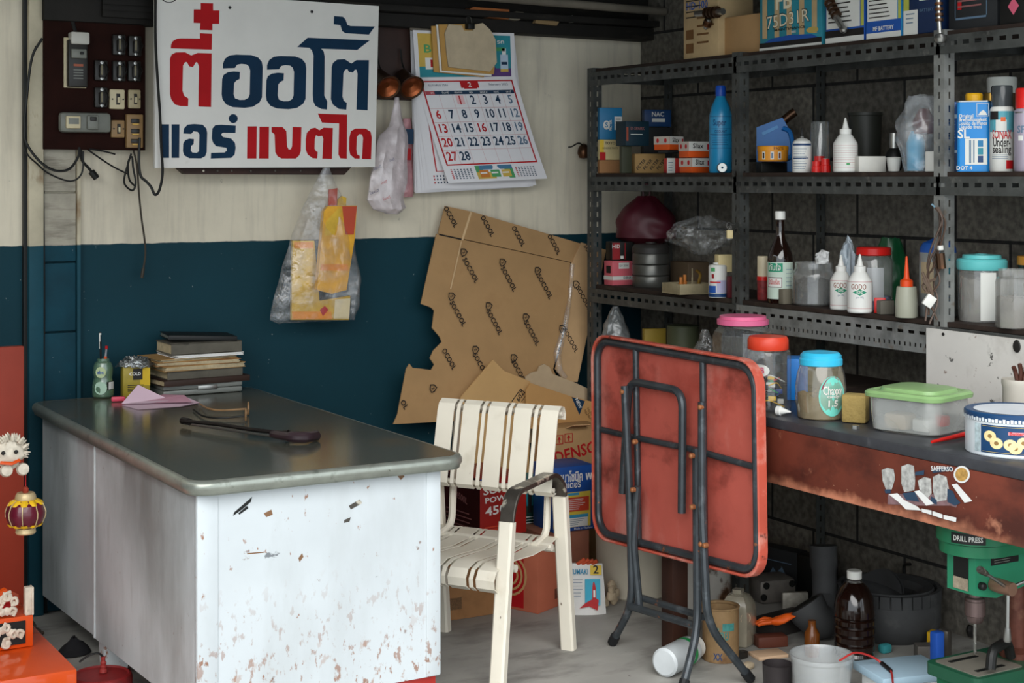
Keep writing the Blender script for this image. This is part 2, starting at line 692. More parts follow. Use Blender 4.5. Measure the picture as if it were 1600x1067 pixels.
# steel post and board strip at the left of the back wall
a, b = ony(40, 300, YW).x, ony(63, 300, YW).x
mb = MB()
mb.box(((a + b) / 2, YW - .025, 1.31), (b - a, .05, 2.62), M_post, bev=.004)
mb.box((a - .006, YW - .012, 1.31), (.012, .024, 2.62), M_black)
struct(mb, 'trim_1')
a, b = ony(66, 300, YW).x, ony(116, 300, YW).x
mb = MB()
for i in range(11):
    mb.box(((a + b) / 2, YW - .011, .12 + i * .24), (b - a, .022 + .004 * (i % 2), .234), M_plank, bev=.003)
mb.box((b + .008, YW - .016, 1.31), (.012, .032, 2.62), M_post)
struct(mb, 'trim_2')
mb = MB()
zb = ony(860, 66, YW).z
x0 = ony(228, 100, YW).x
mb.box(((x0 + XW) / 2, YW - .05, zb + .045), (XW - x0, .10, .05), M_soot_shade, bev=.004)
mb.box(((1.0 + XW) / 2, YW - .03, zb + .25), (XW - 1.0, .06, .36), M_soot_shade, bev=.004)
mb.box(((1.0 + XW) / 2, YW - .07, zb + .085), (XW - 1.0, .14, .025), M_soot_shade, bev=.003)
q0, q1 = W0(60, 34), W0(238, -30)
mb.box(((q0.x + q1.x) / 2, YW - .04, (q0.z + q1.z) / 2), (q1.x - q0.x, .08, q1.z - q0.z), M_soot_shade, bev=.003)  # dark box put in for the black shade under the roof overhang
for k in range(3):
    q0, q1 = W0(148, 12 + k * 9), W0(240, 5 + k * 9)
    mb.box(((q0.x + q1.x) / 2, YW - .09, (q0.z + q1.z) / 2), (q1.x - q0.x, .02, q1.z - q0.z), M_soot_shade, bev=.003)
struct(mb, 'trim_3')
mb = MB()
mb.tube([(1.0, YW - .2, zb + .17), (XW - .02, YW - .2, zb + .13)], .017, mat('grey_pipe', '6a6459', .6, var=.25), n=12)
struct(mb, 'trim_4')
# ---------------------------------------------------------------- desk
DX0, DX1, DY0, DY1, DZ = 1.275, 2.05, 3.715, 5.345, .74
desk = thing('steel_desk', 'old white and grey steel desk with a dark worn top, against the teal wall', 'desk', (DX0, DY0, 0))
w, l = DX1 - DX0, DY1 - DY0
mb = MB()
mb.prism(rrect(.012, .012, w - .012, l - .012, .05, 6), .003, M_desk_top, T_((0, 0, DZ - .002)))
mb.build('desk_surface', desk)
mb = MB()
sec = [(0, .706), (.002, .704), (.0, .71), (-.006, .72), (-.006, .730), (-.001, .7385), (.008, .741), (.016, .7405), (.018, .738)]
out = []
loop = []
for off, z in sec:
    loop.append([(x, y, z) for x, y in rrect(off, off, w - off, l - off, max(.02, .06 - off), 6)])
n = len(loop[0])
mb.add([v for lp in loop for v in lp], [(i * n + j, i * n + (j + 1) % n, (i + 1) * n + (j + 1) % n, (i + 1) * n + j) for i in range(len(sec) - 1) for j in range(n)], M_desk_rim, None, True)
mb.prism(rrect(.004, .004, w - .004, l - .004, .05, 4), .025, M_desk_rim, T_((0, 0, .704)))
mb.build('desk_rim', desk, 50)
bx0, bx1, by0, by1 = .028, w - .062, .042, l - .03


def zbot(y):
    return .145 - .05 * (y - by0) / (by1 - by0)


ys = onx(148, 400, DX0 + .028).y - DY0
mb = MB()   # near end panel
mb.prism([(bx0 + .004, .145), (bx1 - .004, .145), (bx1 - .004, .704), (bx0 + .004, .704)], .018, M_desk, FR(0, by0 + .018, 0))
mb.box((bx0 + .028, by0 + .006, .425), (.056, .02, .558), M_desk, bev=.004)
mb.box((bx1 - .022, by0 + .006, .425), (.044, .02, .558), M_desk, bev=.004)
for pts, m in (([(366, 800), (380, 788), (394, 776), (392, 784), (378, 796), (364, 806)], M_black), ([(372, 802), (386, 790), (388, 794), (374, 804)], M_black), ([(545, 790), (562, 780), (566, 786), (548, 796)], M_worn), ([(538, 812), (548, 808), (546, 815), (537, 817)], M_worn),
               ([(412, 802), (424, 796), (426, 804), (416, 808)], mat('rust_mark', '7a5a40', .7)), ([(466, 872), (472, 864), (474, 870), (468, 878)], mat('rust_mark', '7a5a40', .7)), ([(620, 742), (626, 738), (632, 744), (626, 750)], mat('rust_mark', '7a5a40', .7)), ([(386, 864), (412, 862), (412, 863.5), (386, 866)], mat('rust_mark', '7a5a40', .7))):
    mb.poly([((ony(x, y, DY0 + by0 + .0) - Vector((DX0, DY0, 0))).x, ony(x, y, DY0 + by0).z) for x, y in pts], m, FR(0, by0 - .0006, 0))
mb.build('end_panel', desk)
mb = MB()   # long side in two sheets with a welt between
Tm = Matrix(((0, 0, 1, bx0), (1, 0, 0, 0), (0, 1, 0, 0), (0, 0, 0, 1)))
mb.prism([(by0 + .01, zbot(by0)), (ys - .004, zbot(ys)), (ys - .004, .704), (by0 + .01, .704)], .014, M_desk_side, Tm)
mb.build('side_panel', desk)
mb = MB()
mb.prism([(ys + .004, zbot(ys)), (by1, zbot(by1)), (by1, .704), (ys + .004, .704)], .014, M_desk_side, Tm @ T_((0, 0, .006)))
mb.build('side_panel', desk)
mb = MB()
mb.box((bx0 + .004, ys, (.704 + zbot(ys)) / 2), (.018, .016, .704 - zbot(ys)), M_desk_side, bev=.005)
mb.build('panel_welt', desk)
mb = MB()
mb.box((bx1 - .008, (by0 + by1) / 2 + .01, .42), (.016, by1 - by0 - .03, .56), M_desk, bev=.003)
mb.box(((bx0 + bx1) / 2, by1 - .01, .41), (bx1 - bx0 - .03, .016, .58), M_desk_side, bev=.003)
mb.build('back_panel', desk)
M_redrub = mat('red_rubber_foot', 'b5322a', .5)
for lx, ly in ((bx0 + .07, .10), (bx1 - .07, .10), (bx0 + .055, ys - .01), (bx1 - .06, l - .12), (bx0 + .30, l - .12)):
    mb = MB()
    zt = zbot(ly) + .02
    mb.prism([(-.034, 0), (.034, 0), (.04, zt), (-.04, zt)], .05, M_desk, T_((lx, ly + .025, 0)) @ RX(PI / 2))
    mb.build('leg', desk)
mb = MB()
mb.box((bx1 - .06, by0 + .05, .125), (.12, .05, .03), M_redrub, bev=.004)
mb.build('red_block', desk)['label'] = 'small red block under the near end panel'

# ---------------------------------------------------------------- chair
ch = thing('metal_armchair', 'ivory painted metal strap chair with worn arms beside the desk', 'chair', (2.352, 4.245, 0), R(-57))
AX = .222
for sx in (-1, 1):
    mb = MB()
    path = fillet([(sx * (AX + .004), -.262, 0), (sx * AX, -.185, .515), (sx * AX, -.15, .566), (sx * AX, .12, .574), (sx * AX, .175, .53), (sx * (AX + .004), .235, 0)], .075, 7)
    fr = [p for p in path if p.z < .50 and p.y < 0]
    bk = [p for p in path if p.z < .50 and p.y > 0]
    cut = lambda P, z: P
    i0 = max(i for i, p in enumerate(path) if p.y < 0 and p.z < .4)
    i1 = min(i for i, p in enumerate(path) if p.y > 0 and p.z < .4)
    A, B = path[i0], path[i0 + 1]
    pf = A + (B - A) * ((.485 - A.z) / (B.z - A.z))
    A, B = path[i1], path[i1 - 1]
    pb = A + (B - A) * ((.495 - A.z) / (B.z - A.z))
    mb.tube([path[0], pf], .02, M_chair, wh=(.046, .034), flat=(1, 0, 0))
    mb.build('front_leg', ch)
    mb = MB()
    mb.tube([pb, path[-1]], .02, M_chair, wh=(.046, .034), flat=(1, 0, 0))
    mb.build('rear_leg', ch)
    mb = MB()
    mb.tube([pf] + path[i0 + 1:i1] + [pb], .02, M_worn, wh=(.046, .014), flat=(1, 0, 0))
    mb.build('armrest', ch)['label'] = 'arm with the paint worn down to bare metal'
mb = MB()
mb.tube([(-AX, -.13, .335), (AX, -.13, .335)], .012, M_chair)
mb.tube([(-AX, .12, .345), (AX, .12, .345)], .012, M_chair)
mb.tube([(-AX, .205, .32), (AX, .205, .32)], .012, M_chair)
mb.build('seat_frame', ch)
for sx in (-1, 1):
    mb = MB()
    mb.tube(fillet([(sx * .17, .10, .35), (sx * .17, .19, .36), (sx * .17, .205, .56), (sx * .17, .235, .74)], .06), .012, M_chair)
    mb.build('back_support', ch)


def strap(mb, prof, x0, x1, t, m):
    n = len(prof)
    vs = []
    for i, (y, z) in enumerate(prof):
        a = prof[max(0, i - 1)]
        b = prof[min(n - 1, i + 1)]
        d = Vector((b[0] - a[0], b[1] - a[1])).normalized()
        ny, nz = -d[1] * t, d[0] * t
        vs += [(x0, y, z), (x1, y, z), (x1, y + ny, z + nz), (x0, y + ny, z + nz)]
    fs = []
    for i in range(n - 1):
        for j in range(4):
            fs.append((4 * i + j, 4 * i + (j + 1) % 4, 4 * i + 4 + (j + 1) % 4, 4 * i + 4 + j))
    fs += [(3, 2, 1, 0), (4 * n - 4, 4 * n - 3, 4 * n - 2, 4 * n - 1)]
    mb.add(vs, fs, m, None, True)


backp = [(.165, .505), (.142, .50), (.132, .512), (.140, .56), (.160, .65), (.178, .735), (.188, .757), (.206, .768), (.226, .763), (.236, .745), (.234, .725)]
seatp = [(-.235, .285), (-.258, .30), (-.262, .325), (-.245, .350), (-.20, .362), (-.12, .358), (0, .348), (.10, .350), (.17, .365), (.195, .36), (.20, .345)]
xs, x = [], -.215
for i in range(9):
    wd = .066 if i % 2 == 0 else .0135
    xs.append((x, x + wd))
    x += wd + .0115
tot = x - .0115
xs = [(a * .43 / (tot + .215) + (.215 * .43 / (tot + .215) - .215), b * .43 / (tot + .215) + (.215 * .43 / (tot + .215) - .215)) for a, b in xs]
for k, (a, b) in enumerate(xs):
    mb = MB()
    strap(mb, backp, a, b, .003, M_chair)
    mb.build('back_strap', ch)
    mb = MB()
    strap(mb, seatp, a, b, -.003, M_chair)
    mb.build('seat_strap', ch)
for y, z in ((.215, .745), (.150, .515)):
    mb = MB()
    mb.tube([(-.215, y, z), (.215, y, z)], .008, M_chair)
    mb.build('back_rod', ch)

# ---------------------------------------------------------------- folding table (underside towards us)
TX, TS = 2.855, .03   # lean: x = TX + TS * z
tb = thing('folding_table', 'folded square table with a rust red underside and dark tube legs, leaning on the workbench', 'table', (TX, 3.75, 0))


def tp(px, py, off=0.0):
    """point of the leaning table plane, off metres in front of it, in the table's own coordinates"""
    d = ray(px, py)
    t = (TX + TS * H - off) / (d.x - TS * d.z)
    p = CAM + d * t
    return Vector((p.x - TX, p.y - 3.75, p.z))


def on2(p):
    """plane coordinates: along the bench (to our right) and up the slope"""
    return (-p.y, p.z * math.hypot(1, TS))


PL = Matrix(((0, TS / math.hypot(1, TS), -1 / math.hypot(1, TS), 0), (-1, 0, 0, 0), (0, 1 / math.hypot(1, TS), TS / math.hypot(1, TS), 0), (0, 0, 0, 1)))
cor = [on2(tp(936, 838)), on2(tp(1197, 905)), on2(tp(1192, 566)), on2(tp(934, 522))]
print('table', [tuple(round(v, 3) for v in c) for c in cor])


def rq(e, r, n=7):
    """the table outline moved in by e, corners rounded to r"""
    out = []
    P = [Vector(c) for c in cor]
    Q = []
    for i in range(4):
        a, b, c = P[i - 1], P[i], P[(i + 1) % 4]
        Q.append(b + ((a - b).normalized() + (c - b).normalized()) * e)
    for i in range(4):
        a, b, c = Q[i - 1], Q[i], Q[(i + 1) % 4]
        p, q = b + (a - b).normalized() * r, b + (c - b).normalized() * r
        for k in range(n + 1):
            t = k / n
            w_ = .78
            v = (p * (1 - t) ** 2 + b * 2 * w_ * t * (1 - t) + q * t * t) / ((1 - t) ** 2 + 2 * w_ * t * (1 - t) + t * t)
            out.append((v.x, v.y))
    return out


def edge(i, j, t):
    return Vector(cor[i]) + (Vector(cor[j]) - Vector(cor[i])) * t




def pp(u, v, off):   # plane coords -> local
    return PL @ Vector((u, v, off))


mb = MB()
mb.prism(rq(0, .08), .008, M_red, PL @ T_((0, 0, -.006)))
mb.build('tabletop', tb)
mb = MB()
lp = []
for o, z in ((0, -.008), (-.004, -.004), (-.004, .024), (0, .027), (.004, .024), (.004, -.004)):
    lp.append([PL @ Vector((x, y, z)) for x, y in rq(o, .08)])
n = len(lp[0])
mb.add([v for q in lp for v in q], [(i * n + j, i * n + (j + 1) % n, ((i + 1) % 6) * n + (j + 1) % n, ((i + 1) % 6) * n + j) for i in range(6) for j in range(n)], M_redrim, None, True)
mb.build('rim', tb)
mb = MB()
e = .018
mb.tube([pp(x, y, .014) for x, y in rq(e, .068)], .012, M_tube, n=10, closed=True)
mb.build('edge_tube', tb)


def uv(px, py):
    return on2(tp(px, py))


def bar(a, b):
    m2 = MB()
    m2.tube([pp(*uv(*a), .012), pp(*uv(*b), .012)], .010, M_tube, n=10)
    m2.build('cross_bar', tb)


bar((998, 538), (1003, 852))
bar((1103, 556), (1106, 876))
bar((946, 671), (1000, 684))
bar((1001, 684), (1104, 705))
bar((1106, 707), (1184, 729))


def tpts(pts, off):
    return [tp(x, y, off) for x, y in pts]


# inner U-leg: from its pivots up and over
mb = MB()
u0, v0 = uv(991, 770)
u1, v1 = uv(1082, 800)
_, vt = uv(1035, 601)
mb.tube(fillet([pp(u0 - .008, v0, .040), pp(u0 + .012, vt, .040), pp(u1 - .010, vt, .040), pp(u1, v1, .040)], .055, 6), .0125, M_tube, n=10)
mb.build('leg', tb)
# outer leg pair: long tubes running down to splayed feet
M_cap = mat('rubber_foot', '17181a', .6)


def leg(pts, name='leg', off=.066, r=.0125):
    m2 = MB()
    P = fillet(pts, .07, 6)
    m2.tube(P, r, M_tube, n=10)
    o = m2.build(name, tb)
    c = MB()
    q = (P[-1] - P[-2]).normalized()
    c.tube([P[-1] - q * .03, P[-1] + q * .004], r * 1.25, M_cap, n=10)
    c.build('rubber_foot', o)
    return o


def gp(px, py, z=.012):
    p = onz(px, py, z)
    return Vector((p.x - TX, p.y - 3.75, p.z))


Lb = tp(988, 945, .05)
Rb = tp(1094, 975, .05)
leg([tp(976, 603, .066), tp(984, 780, .058), Lb, gp(957, 1003)])
leg([tp(1097, 628, .066), tp(1097, 800, .066), tp(1105, 975, .07), Vector((gp(1172, 1060).x, gp(1172, 1060).y, .012))])
leg([tp(1088, 700, .045), tp(1089, 850, .045), tp(1090, 985, .05), gp(1066, 1078)])
mb = MB()
mb.tube([tp(996, 760, .05), tp(990, 850, .05), Lb + Vector((.012, -.02, 0))], .0125, M_tube, n=10)
mb.build('leg', tb)
mb = MB()
mb.tube([Lb + Vector((-.004, 0, -.005)), Rb + Vector((-.0, .02, -.01))], .012, M_tube, n=10)
mb.tube([Lb + Vector((.03, -.01, .02)), Rb + Vector((.03, .02, .012))], .011, M_tube, n=10)
mb.build('stretcher', tb)
M_rivet = mat('rusty_rivet', '9a6440', .5, .4)
for px, py in ((974, 612), (1096, 636), (993, 690), (990, 765), (1083, 792), (1097, 850), (1103, 852), (1082, 712)):
    mb = MB()
    mb.lathe([(0, -.004), (.008, -.004), (.008, .008), (.005, .011), (0, .012)], M_rivet, 10, T_(tp(px, py, .072)) @ RZ(-PI / 2) @ RX(PI / 2))
    mb.build('rivet', tb)

# ---------------------------------------------------------------- slotted-angle rack
RX0 = 3.45
PY = [5.24, 4.317, 3.362, 2.41]
SH1, SH2, SH3, SH4 = 1.925, 1.508, 1.064, .80
rack = thing('storage_rack', 'tall black slotted angle steel rack with board shelves along the block wall', 'rack', (RX0, PY[0], 0))


def strip(mb, L_, W_, rows, m, T, t=.002):
    """perforated strip along local x from 0 to L_, W_ wide in local y, with real slots; rows = (y centre, slot length, slot height, pitch)"""
    ycur = 0
    for yc, sl, shh, pt in rows:
        ya, yb = yc - shh / 2, yc + shh / 2
        mb.box((L_ / 2, (ycur + ya) / 2, 0), (L_, ya - ycur, t), m, T)
        k = int(L_ / pt)
        off = (L_ - k * pt) / 2
        prev = 0
        for i in range(k):
            c = off + (i + .5) * pt
            mb.box(((prev + c - sl / 2) / 2, yc, 0), (c - sl / 2 - prev, shh, t), m, T)
            prev = c + sl / 2
        mb.box(((prev + L_) / 2, yc, 0), (L_ - prev, shh, t), m, T)
        ycur = yb
    mb.box((L_ / 2, (ycur + W_) / 2, 0), (L_, W_ - ycur, t), m, T)


def LX(x, y, z):   # local frame of the rack
    return Vector((x - RX0, y - PY[0], z))


ztop = SH1 + .004
for i, y in enumerate(PY):
    for back in (0, 1):
        mb = MB()
        mm = M_angle2 if (i == 2 and not back) else M_angle
        zb_ = SH4 - .02 if (i == 2 and not back) else 0
        xx = RX0 if back == 0 else XW - .012
        # flange across the bench direction (faces -x) and flange facing -y
        Tz = T_(LX(xx, y + .021, zb_)) @ RZ(-PI / 2) @ RX(PI / 2) @ Matrix(((0, 1, 0, 0), (1, 0, 0, 0), (0, 0, 1, 0), (0, 0, 0, 1)))
        strip(mb, ztop - zb_, .042, ((.021, .020, .008, .040),), mm, Tz)
        Ty = T_(LX(xx if back == 0 else xx - .040, y - .021, zb_)) @ RX(PI / 2) @ Matrix(((0, 1, 0, 0), (1, 0, 0, 0), (0, 0, 1, 0), (0, 0, 0, 1)))
        strip(mb, ztop - zb_, .040, ((.020, .020, .008, .040),), mm, Ty)
        mb.build('post', rack)
for sz, tall in ((SH1, .055), (SH2, .055), (SH3, 0), (SH4, .05)):
    for i in range(3):
        ya, yb = PY[i] - .022, PY[i + 1] + .022
        mb = MB()
        mb.box((RX0 + .006 + (XW - .02 - RX0) / 2 - RX0, (ya + yb) / 2 - PY[0], sz - .007), (XW - .03 - RX0, ya - yb + .03, .014), M_deck)
        mb.build('shelf_board', rack)
        mb = MB()
        tl = tall or (.055 if i == 0 else .085)
        mm = M_angle2 if (sz == SH3 and i == 1) else M_angle
        T = T_(LX(RX0 - .004, ya + .03, sz - .014 - tl)) @ RZ(-PI / 2) @ RX(PI / 2)
        if tl > .07:
            rows = ((.022, .008, .012, .022), (.060, .026, .010, .046))
        else:
            rows = ((tl * .55, .026, .013, .046),)
        strip(mb, ya - yb + .06, tl, rows, mm, T)
        mb.build('front_rail', rack)
        mb = MB()
        mb.box((XW - .022 - RX0, (ya + yb) / 2 - PY[0], sz - .014 - .02), (.004, ya - yb, .04), M_angle)
        mb.build('back_rail', rack)
    for i in range(4):
        mb = MB()
        mb.box((RX0 + (XW - .012 - RX0) / 2 - RX0, PY[i] + .0225 - PY[0], sz - .034), (XW - .02 - RX0, .003, .038), M_angle)
        mb.build('side_rail', rack)

# ---------------------------------------------------------------- workbench
BX, BZ, BY0, BY1 = 2.93, .80, 2.4, 4.06
bench = thing('workbench', 'long dark workbench with a worn red-brown front board, before the rack', 'workbench', (BX, BY1, 0))
mb = MB()
mb.box((.25, (BY0 - BY1) / 2, BZ - .014), (.50, BY1 - BY0, .028), M_benchtop, bev=.004)
mb.build('bench_top', bench)
mb = MB()
mb.box((.012, (BY0 - BY1) / 2, BZ - .028 - .08), (.022, BY1 - BY0 - .01, .16), M_bench, bev=.003)
mb.build('front_board', bench)
for lx, ly in ((.04, -.035), (.44, BY0 - BY1 + .05), (.04, BY0 - BY1 + .05)):
    mb = MB()
    mb.box((lx, ly, (BZ - .03) / 2), (.062, .062, BZ - .03), M_darkwood, bev=.005)
    mb.build('leg', bench)
M_stk = [mat('sticker_grey', 'a9a9a6', .4, var=.4, vs=60), mat('sticker_blue', '2b3f55', .4), mat('sticker_white', 'dcdcda', .4, var=.1), mat('sticker_gold', 'b08a4a', .4, var=.4, vs=80)]
# ================================================================ things on the back wall


def W(px, py, off=0.0):
    return ony(px, py, YW - off)


def onwall(name, label, cat, px, py, off, group=None):
    """Empty on the wall plane; returns it and a function from photo point to its local coordinates"""
    o = W(px, py, off)
    t = thing(name, label, cat, o, 0, group)

    def lc(x, y, d=0.0):
        return W(x, y, off + d) - o
    return t, lc


def flat(lc, pts, d=0.0):
    """photo points to local (x, z) of a wall-parallel plane"""
    out = []
    for x, y in pts:
        v = lc(x, y, d)
        out.append((v.x, v.z))
    return out


# --- painted sign
Z2 = lambda pts: [(230 + x / 3.81, y / 3.81) for x, y in pts]
sg, lc = onwall('shop_sign', 'white painted shop sign with big red and blue Thai lettering on the back wall', 'sign', 242, 262, .17)
M_sign = mat('sign_white', 'dcdad4', .45, var=.04, layers=(('b9b5aa', 14, .66, .75, .3),))
M_sred = mat('sign_red', 'ad1319', .6, spec=.15, var=.12, vs=6)
M_sblue = mat('sign_blue', '0c2d47', .6, spec=.15, var=.15, vs=6)
mb = MB()
P = flat(lc, [(242, 262.5), (586, 261), (592, 9.5), (242, -14)])
mb.prism(P, .016, M_sign, FR(0, .016, 0))
for x, y in ((492 / 3.81 + 230, 45 / 3.81), (980 / 3.81 + 230, 70 / 3.81)):
    v = lc(x, y)
    mb.lathe([(0, 0), (.006, 0), (.005, .003), (0, .003)], M_black, 8, FR(v.x, -.0005, v.z))
mb.build('sign_board', sg)
mr, mblu = MB(), MB()
RED = [
    [(318, 18), (392, 20), (392, 62), (430, 62), (428, 142), (388, 142), (388, 180), (314, 178), (316, 138), (276, 136), (277, 56), (318, 56)],
    [(140, 288), (142, 265), (152, 245), (175, 232), (200, 228), (314, 230), (314, 198), (386, 201), (384, 296)],
    [(135, 350), (145, 325), (170, 312), (225, 311), (262, 330), (300, 315), (384, 318), (380, 637), (304, 634), (308, 395), (298, 372), (290, 370), (272, 400), (250, 395), (236, 370), (225, 370), (213, 390), (210, 540), (220, 570), (245, 586), (243, 633), (200, 632), (165, 622), (142, 590), (135, 560)],
    [(596, 752), (652, 752), (650, 944), (594, 944)], [(668, 754), (725, 754), (723, 944), (666, 944)],
    [(740, 755), (805, 756), (828, 780), (832, 870), (842, 890), (855, 888), (862, 870), (865, 755), (918, 757), (914, 900), (905, 925), (885, 944), (800, 944), (775, 930), (762, 905), (758, 800), (740, 785)],
    [(943, 830), (950, 790), (975, 765), (1000, 760), (1025, 775), (1050, 760), (1105, 762), (1100, 946), (1042, 945), (1048, 825), (1040, 808), (1020, 812), (1005, 805), (998, 825), (996, 885), (1005, 900), (1015, 905), (1012, 944), (985, 942), (955, 920), (943, 890)],
    [(1015, 676), (1190, 682), (1188, 945), (1150, 943), (1138, 920), (1142, 735), (1040, 730)],
    [(1203, 820), (1212, 780), (1240, 765), (1300, 765), (1330, 785), (1337, 820), (1332, 948), (1278, 946), (1285, 820), (1278, 800), (1262, 798), (1248, 815), (1245, 890), (1250, 920), (1265, 928), (1264, 945), (1235, 944), (1208, 920), (1202, 890)]]
OANG = [(450, 407), (450, 380), (462, 350), (490, 330), (530, 325), (620, 328), (660, 342), (682, 368), (687, 400), (683, 580), (668, 610), (630, 635), (580, 642), (510, 638), (470, 622), (447, 590), (443, 560), (446, 470), (455, 445), (480, 430), (515, 425), (552, 428), (550, 470), (530, 480), (518, 495), (514, 560), (522, 585), (550, 595), (580, 594), (602, 582), (610, 560), (613, 420), (605, 395), (590, 383), (560, 380), (535, 385), (522, 405)]
BLUE = [OANG, [(x * .985 + 270, y + 8) for x, y in OANG],
        [(892, 280), (955, 224), (1325, 240), (1250, 298), (1035, 290), (1050, 305), (1056, 335), (1054, 570), (1072, 605), (1070, 652), (1035, 648), (1000, 630), (987, 600), (985, 560), (990, 330), (980, 300), (965, 285)],
        [(1098, 400), (1105, 375), (1130, 355), (1175, 352), (1215, 378), (1245, 358), (1320, 358), (1312, 657), (1245, 653), (1252, 440), (1245, 415), (1235, 415), (1225, 432), (1200, 428), (1192, 412), (1178, 415), (1168, 435), (1162, 575), (1170, 600), (1188, 612), (1185, 653), (1140, 648), (1105, 622), (1093, 590)],
        [(1112, 95), (1165, 100), (1180, 115), (1192, 148), (1210, 155), (1355, 158), (1320, 206), (1180, 198), (1160, 185), (1150, 150), (1110, 145)],
        [(84, 740), (130, 740), (130, 940), (84, 940)], [(145, 740), (192, 740), (190, 940), (145, 940)],
        [(215, 795), (218, 765), (240, 742), (280, 738), (330, 742), (352, 765), (357, 790), (354, 905), (345, 930), (320, 943), (250, 942), (220, 925), (212, 900), (214, 855), (225, 835), (250, 825), (278, 828), (276, 858), (262, 868), (258, 895), (268, 908), (295, 910), (308, 900), (310, 800), (300, 785), (275, 782), (262, 797)],
        [(385, 800), (388, 765), (405, 745), (440, 742), (527, 748), (525, 792), (450, 790), (440, 800), (450, 815), (500, 825), (522, 850), (526, 880), (520, 920), (500, 940), (378, 944), (380, 910), (460, 908), (475, 895), (470, 880), (410, 870), (392, 850), (384, 825)],
        [(512 + 27 * math.cos(i * PI / 8), 706 + 27 * math.sin(i * PI / 8)) for i in range(16)]]
for nm, gs, m in (('red_lettering', RED[:3], M_sred), ('red_lettering', RED[3:], M_sred), ('blue_lettering', BLUE[:5], M_sblue), ('blue_lettering', BLUE[5:], M_sblue)):
    mr = MB()
    for g in gs:
        mr.poly(flat(lc, Z2(g)), m, FR(0, -.0006, 0))
    mr.build(nm, sg)
mblu.poly(flat(lc, Z2([(130 + 36 * math.cos(i * PI / 10), -12 + 24 * math.sin(i * PI / 10)) for i in range(20)] + [(130 + 46 * math.cos(-i * PI / 10), -12 + 28 * math.sin(-i * PI / 10)) for i in range(20)])), M_ink, FR(0, -.0005, 0))
mblu.build('ring_mark', sg)

# --- batten under the sign
bt, lc = onwall('timber_batten', 'dark brown batten with slanted ends under the Thai shop sign', 'batten', 275, 272, .12)
mb = MB()
mb.prism(flat(lc, [(290, 272), (538, 273), (553, 257), (273, 257)]), .04, M_darkwood, FR(0, .04, 0))
mb.build('batten_body', bt)
mb = MB()
for px in (318, 340, 362, 392, 430, 470):
    v = lc(px, 267)
    mb.lathe([(0, 0), (.005, 0), (.004, .003), (0, .004)], M_worn, 8, FR(v.x, 0, v.z))
mb.build('nail', bt)

# --- brown board behind the bells and calendar
mb = MB()
o = W(580, 155, .03)
q = W(800, 15, .03)
mb.box(((q.x - o.x) / 2, .01, (q.z - o.z) / 2), (q.x - o.x, .02, q.z - o.z), M_darkwood, bev=.002)
solo(mb, 'backing_board', 'dark brown board between the shop sign and the calendar', 'board', o)

# --- electrical board
eb, lc = onwall('electrical_board', 'dark wooden electrical board crowded with fuses, breaker and switches', 'electrical board', 62, 234, .06)
M_bake = mat('dark_bakelite', '23211e', .4, var=.2)
M_grey = mat('grey_enamel', '74766e', .4, var=.15, vs=20)
M_cer = mat('old_ivory_plate', 'c9bd9b', .4, var=.08)
M_tanp = mat('tan_bakelite', '8a6d48', .45, var=.15)
M_steel = mat('steel', '9a9a96', .3, .9, var=.1)
M_brass = mat('brass', '9a7a3a', .35, .8, var=.15)
mb = MB()
mb.prism(flat(lc, [(68, 233), (227, 235), (227, 42), (190, 30), (68, 28)]), .03, mat('board_brown', '220d08', .8, spec=.12, var=.3, vs=12), FR(0, .03, 0))
mb.build('board', eb)


def eb_box(name, xa, ya, xb, yb, d, m, bev=.004, extra=None):
    a, b = lc(xa, yb), lc(xb, ya)
    m2 = MB()
    m2.box(((a.x + b.x) / 2, -d / 2, (a.z + b.z) / 2), (b.x - a.x, d, b.z - a.z), m, bev=bev)
    if extra:
        extra(m2, a, b, d)
    return m2.build(name, eb)


def ex_breaker(m2, a, b, d):
    w_, h_ = b.x - a.x, b.z - a.z
    m2.box((a.x + w_ / 2, -d - .006, a.z + h_ * .70), (w_ * .8, .014, h_ * .2), M_grey, bev=.004)
    m2.box((a.x + w_ * .62, -d - .016, a.z + h_ * .71), (w_ * .16, .016, h_ * .06), M_black, bev=.002)
    m2.box((a.x + w_ * .5, -d - .001, a.z + h_ * .46), (w_ * .5, .003, h_ * .05), mat('breaker_tag', '9c5238', .5))
    for i in range(4):
        m2.box((a.x + w_ * .5, -d - .001, a.z + h_ * (.36 - i * .06)), (w_ * .5, .002, h_ * .02), M_grey)


def ex_fuse(m2, a, b, d):
    w_, h_ = b.x - a.x, b.z - a.z
    m2.box((a.x + w_ * .5, -d - .008, a.z + h_ * .45), (w_ * .45, .018, h_ * .6), M_bake, bev=.004)
    m2.box((a.x + w_ * .42, -d - .018, a.z + h_ * .5), (w_ * .16, .006, h_ * .5), mat('dull_fuse_clip', '77705a', .5), bev=.002)
    for zz in (.1, .88):
        m2.lathe([(0, 0), (.006, 0), (.006, .005), (0, .006)], M_steel, 8, FR(a.x + w_ * .5, -d - .001, a.z + h_ * zz))
    m2.tube([(a.x + w_ * .8, -d, a.z + h_ * .9), (a.x + w_ * .95, -d - .02, a.z + h_ * .5), (a.x + w_ * .8, -d, a.z + h_ * .1)], .002, M_black, 5)


def ex_plate(m2, a, b, d):
    w_, h_ = b.x - a.x, b.z - a.z
    m2.box((a.x + w_ * .55, -d - .001, a.z + h_ * .5), (w_ * .24, .004, h_ * .55), M_bake, bev=.001)
    m2.box((a.x + w_ * .55, -d - .006, a.z + h_ * .45), (w_ * .14, .010, h_ * .3), M_cer, bev=.002)
    for k in (.18, .88):
        m2.lathe([(0, 0), (.003, 0), (.003, .002), (0, .002)], M_black, 6, FR(a.x + w_ * k, -d - .001, a.z + h_ * .5))


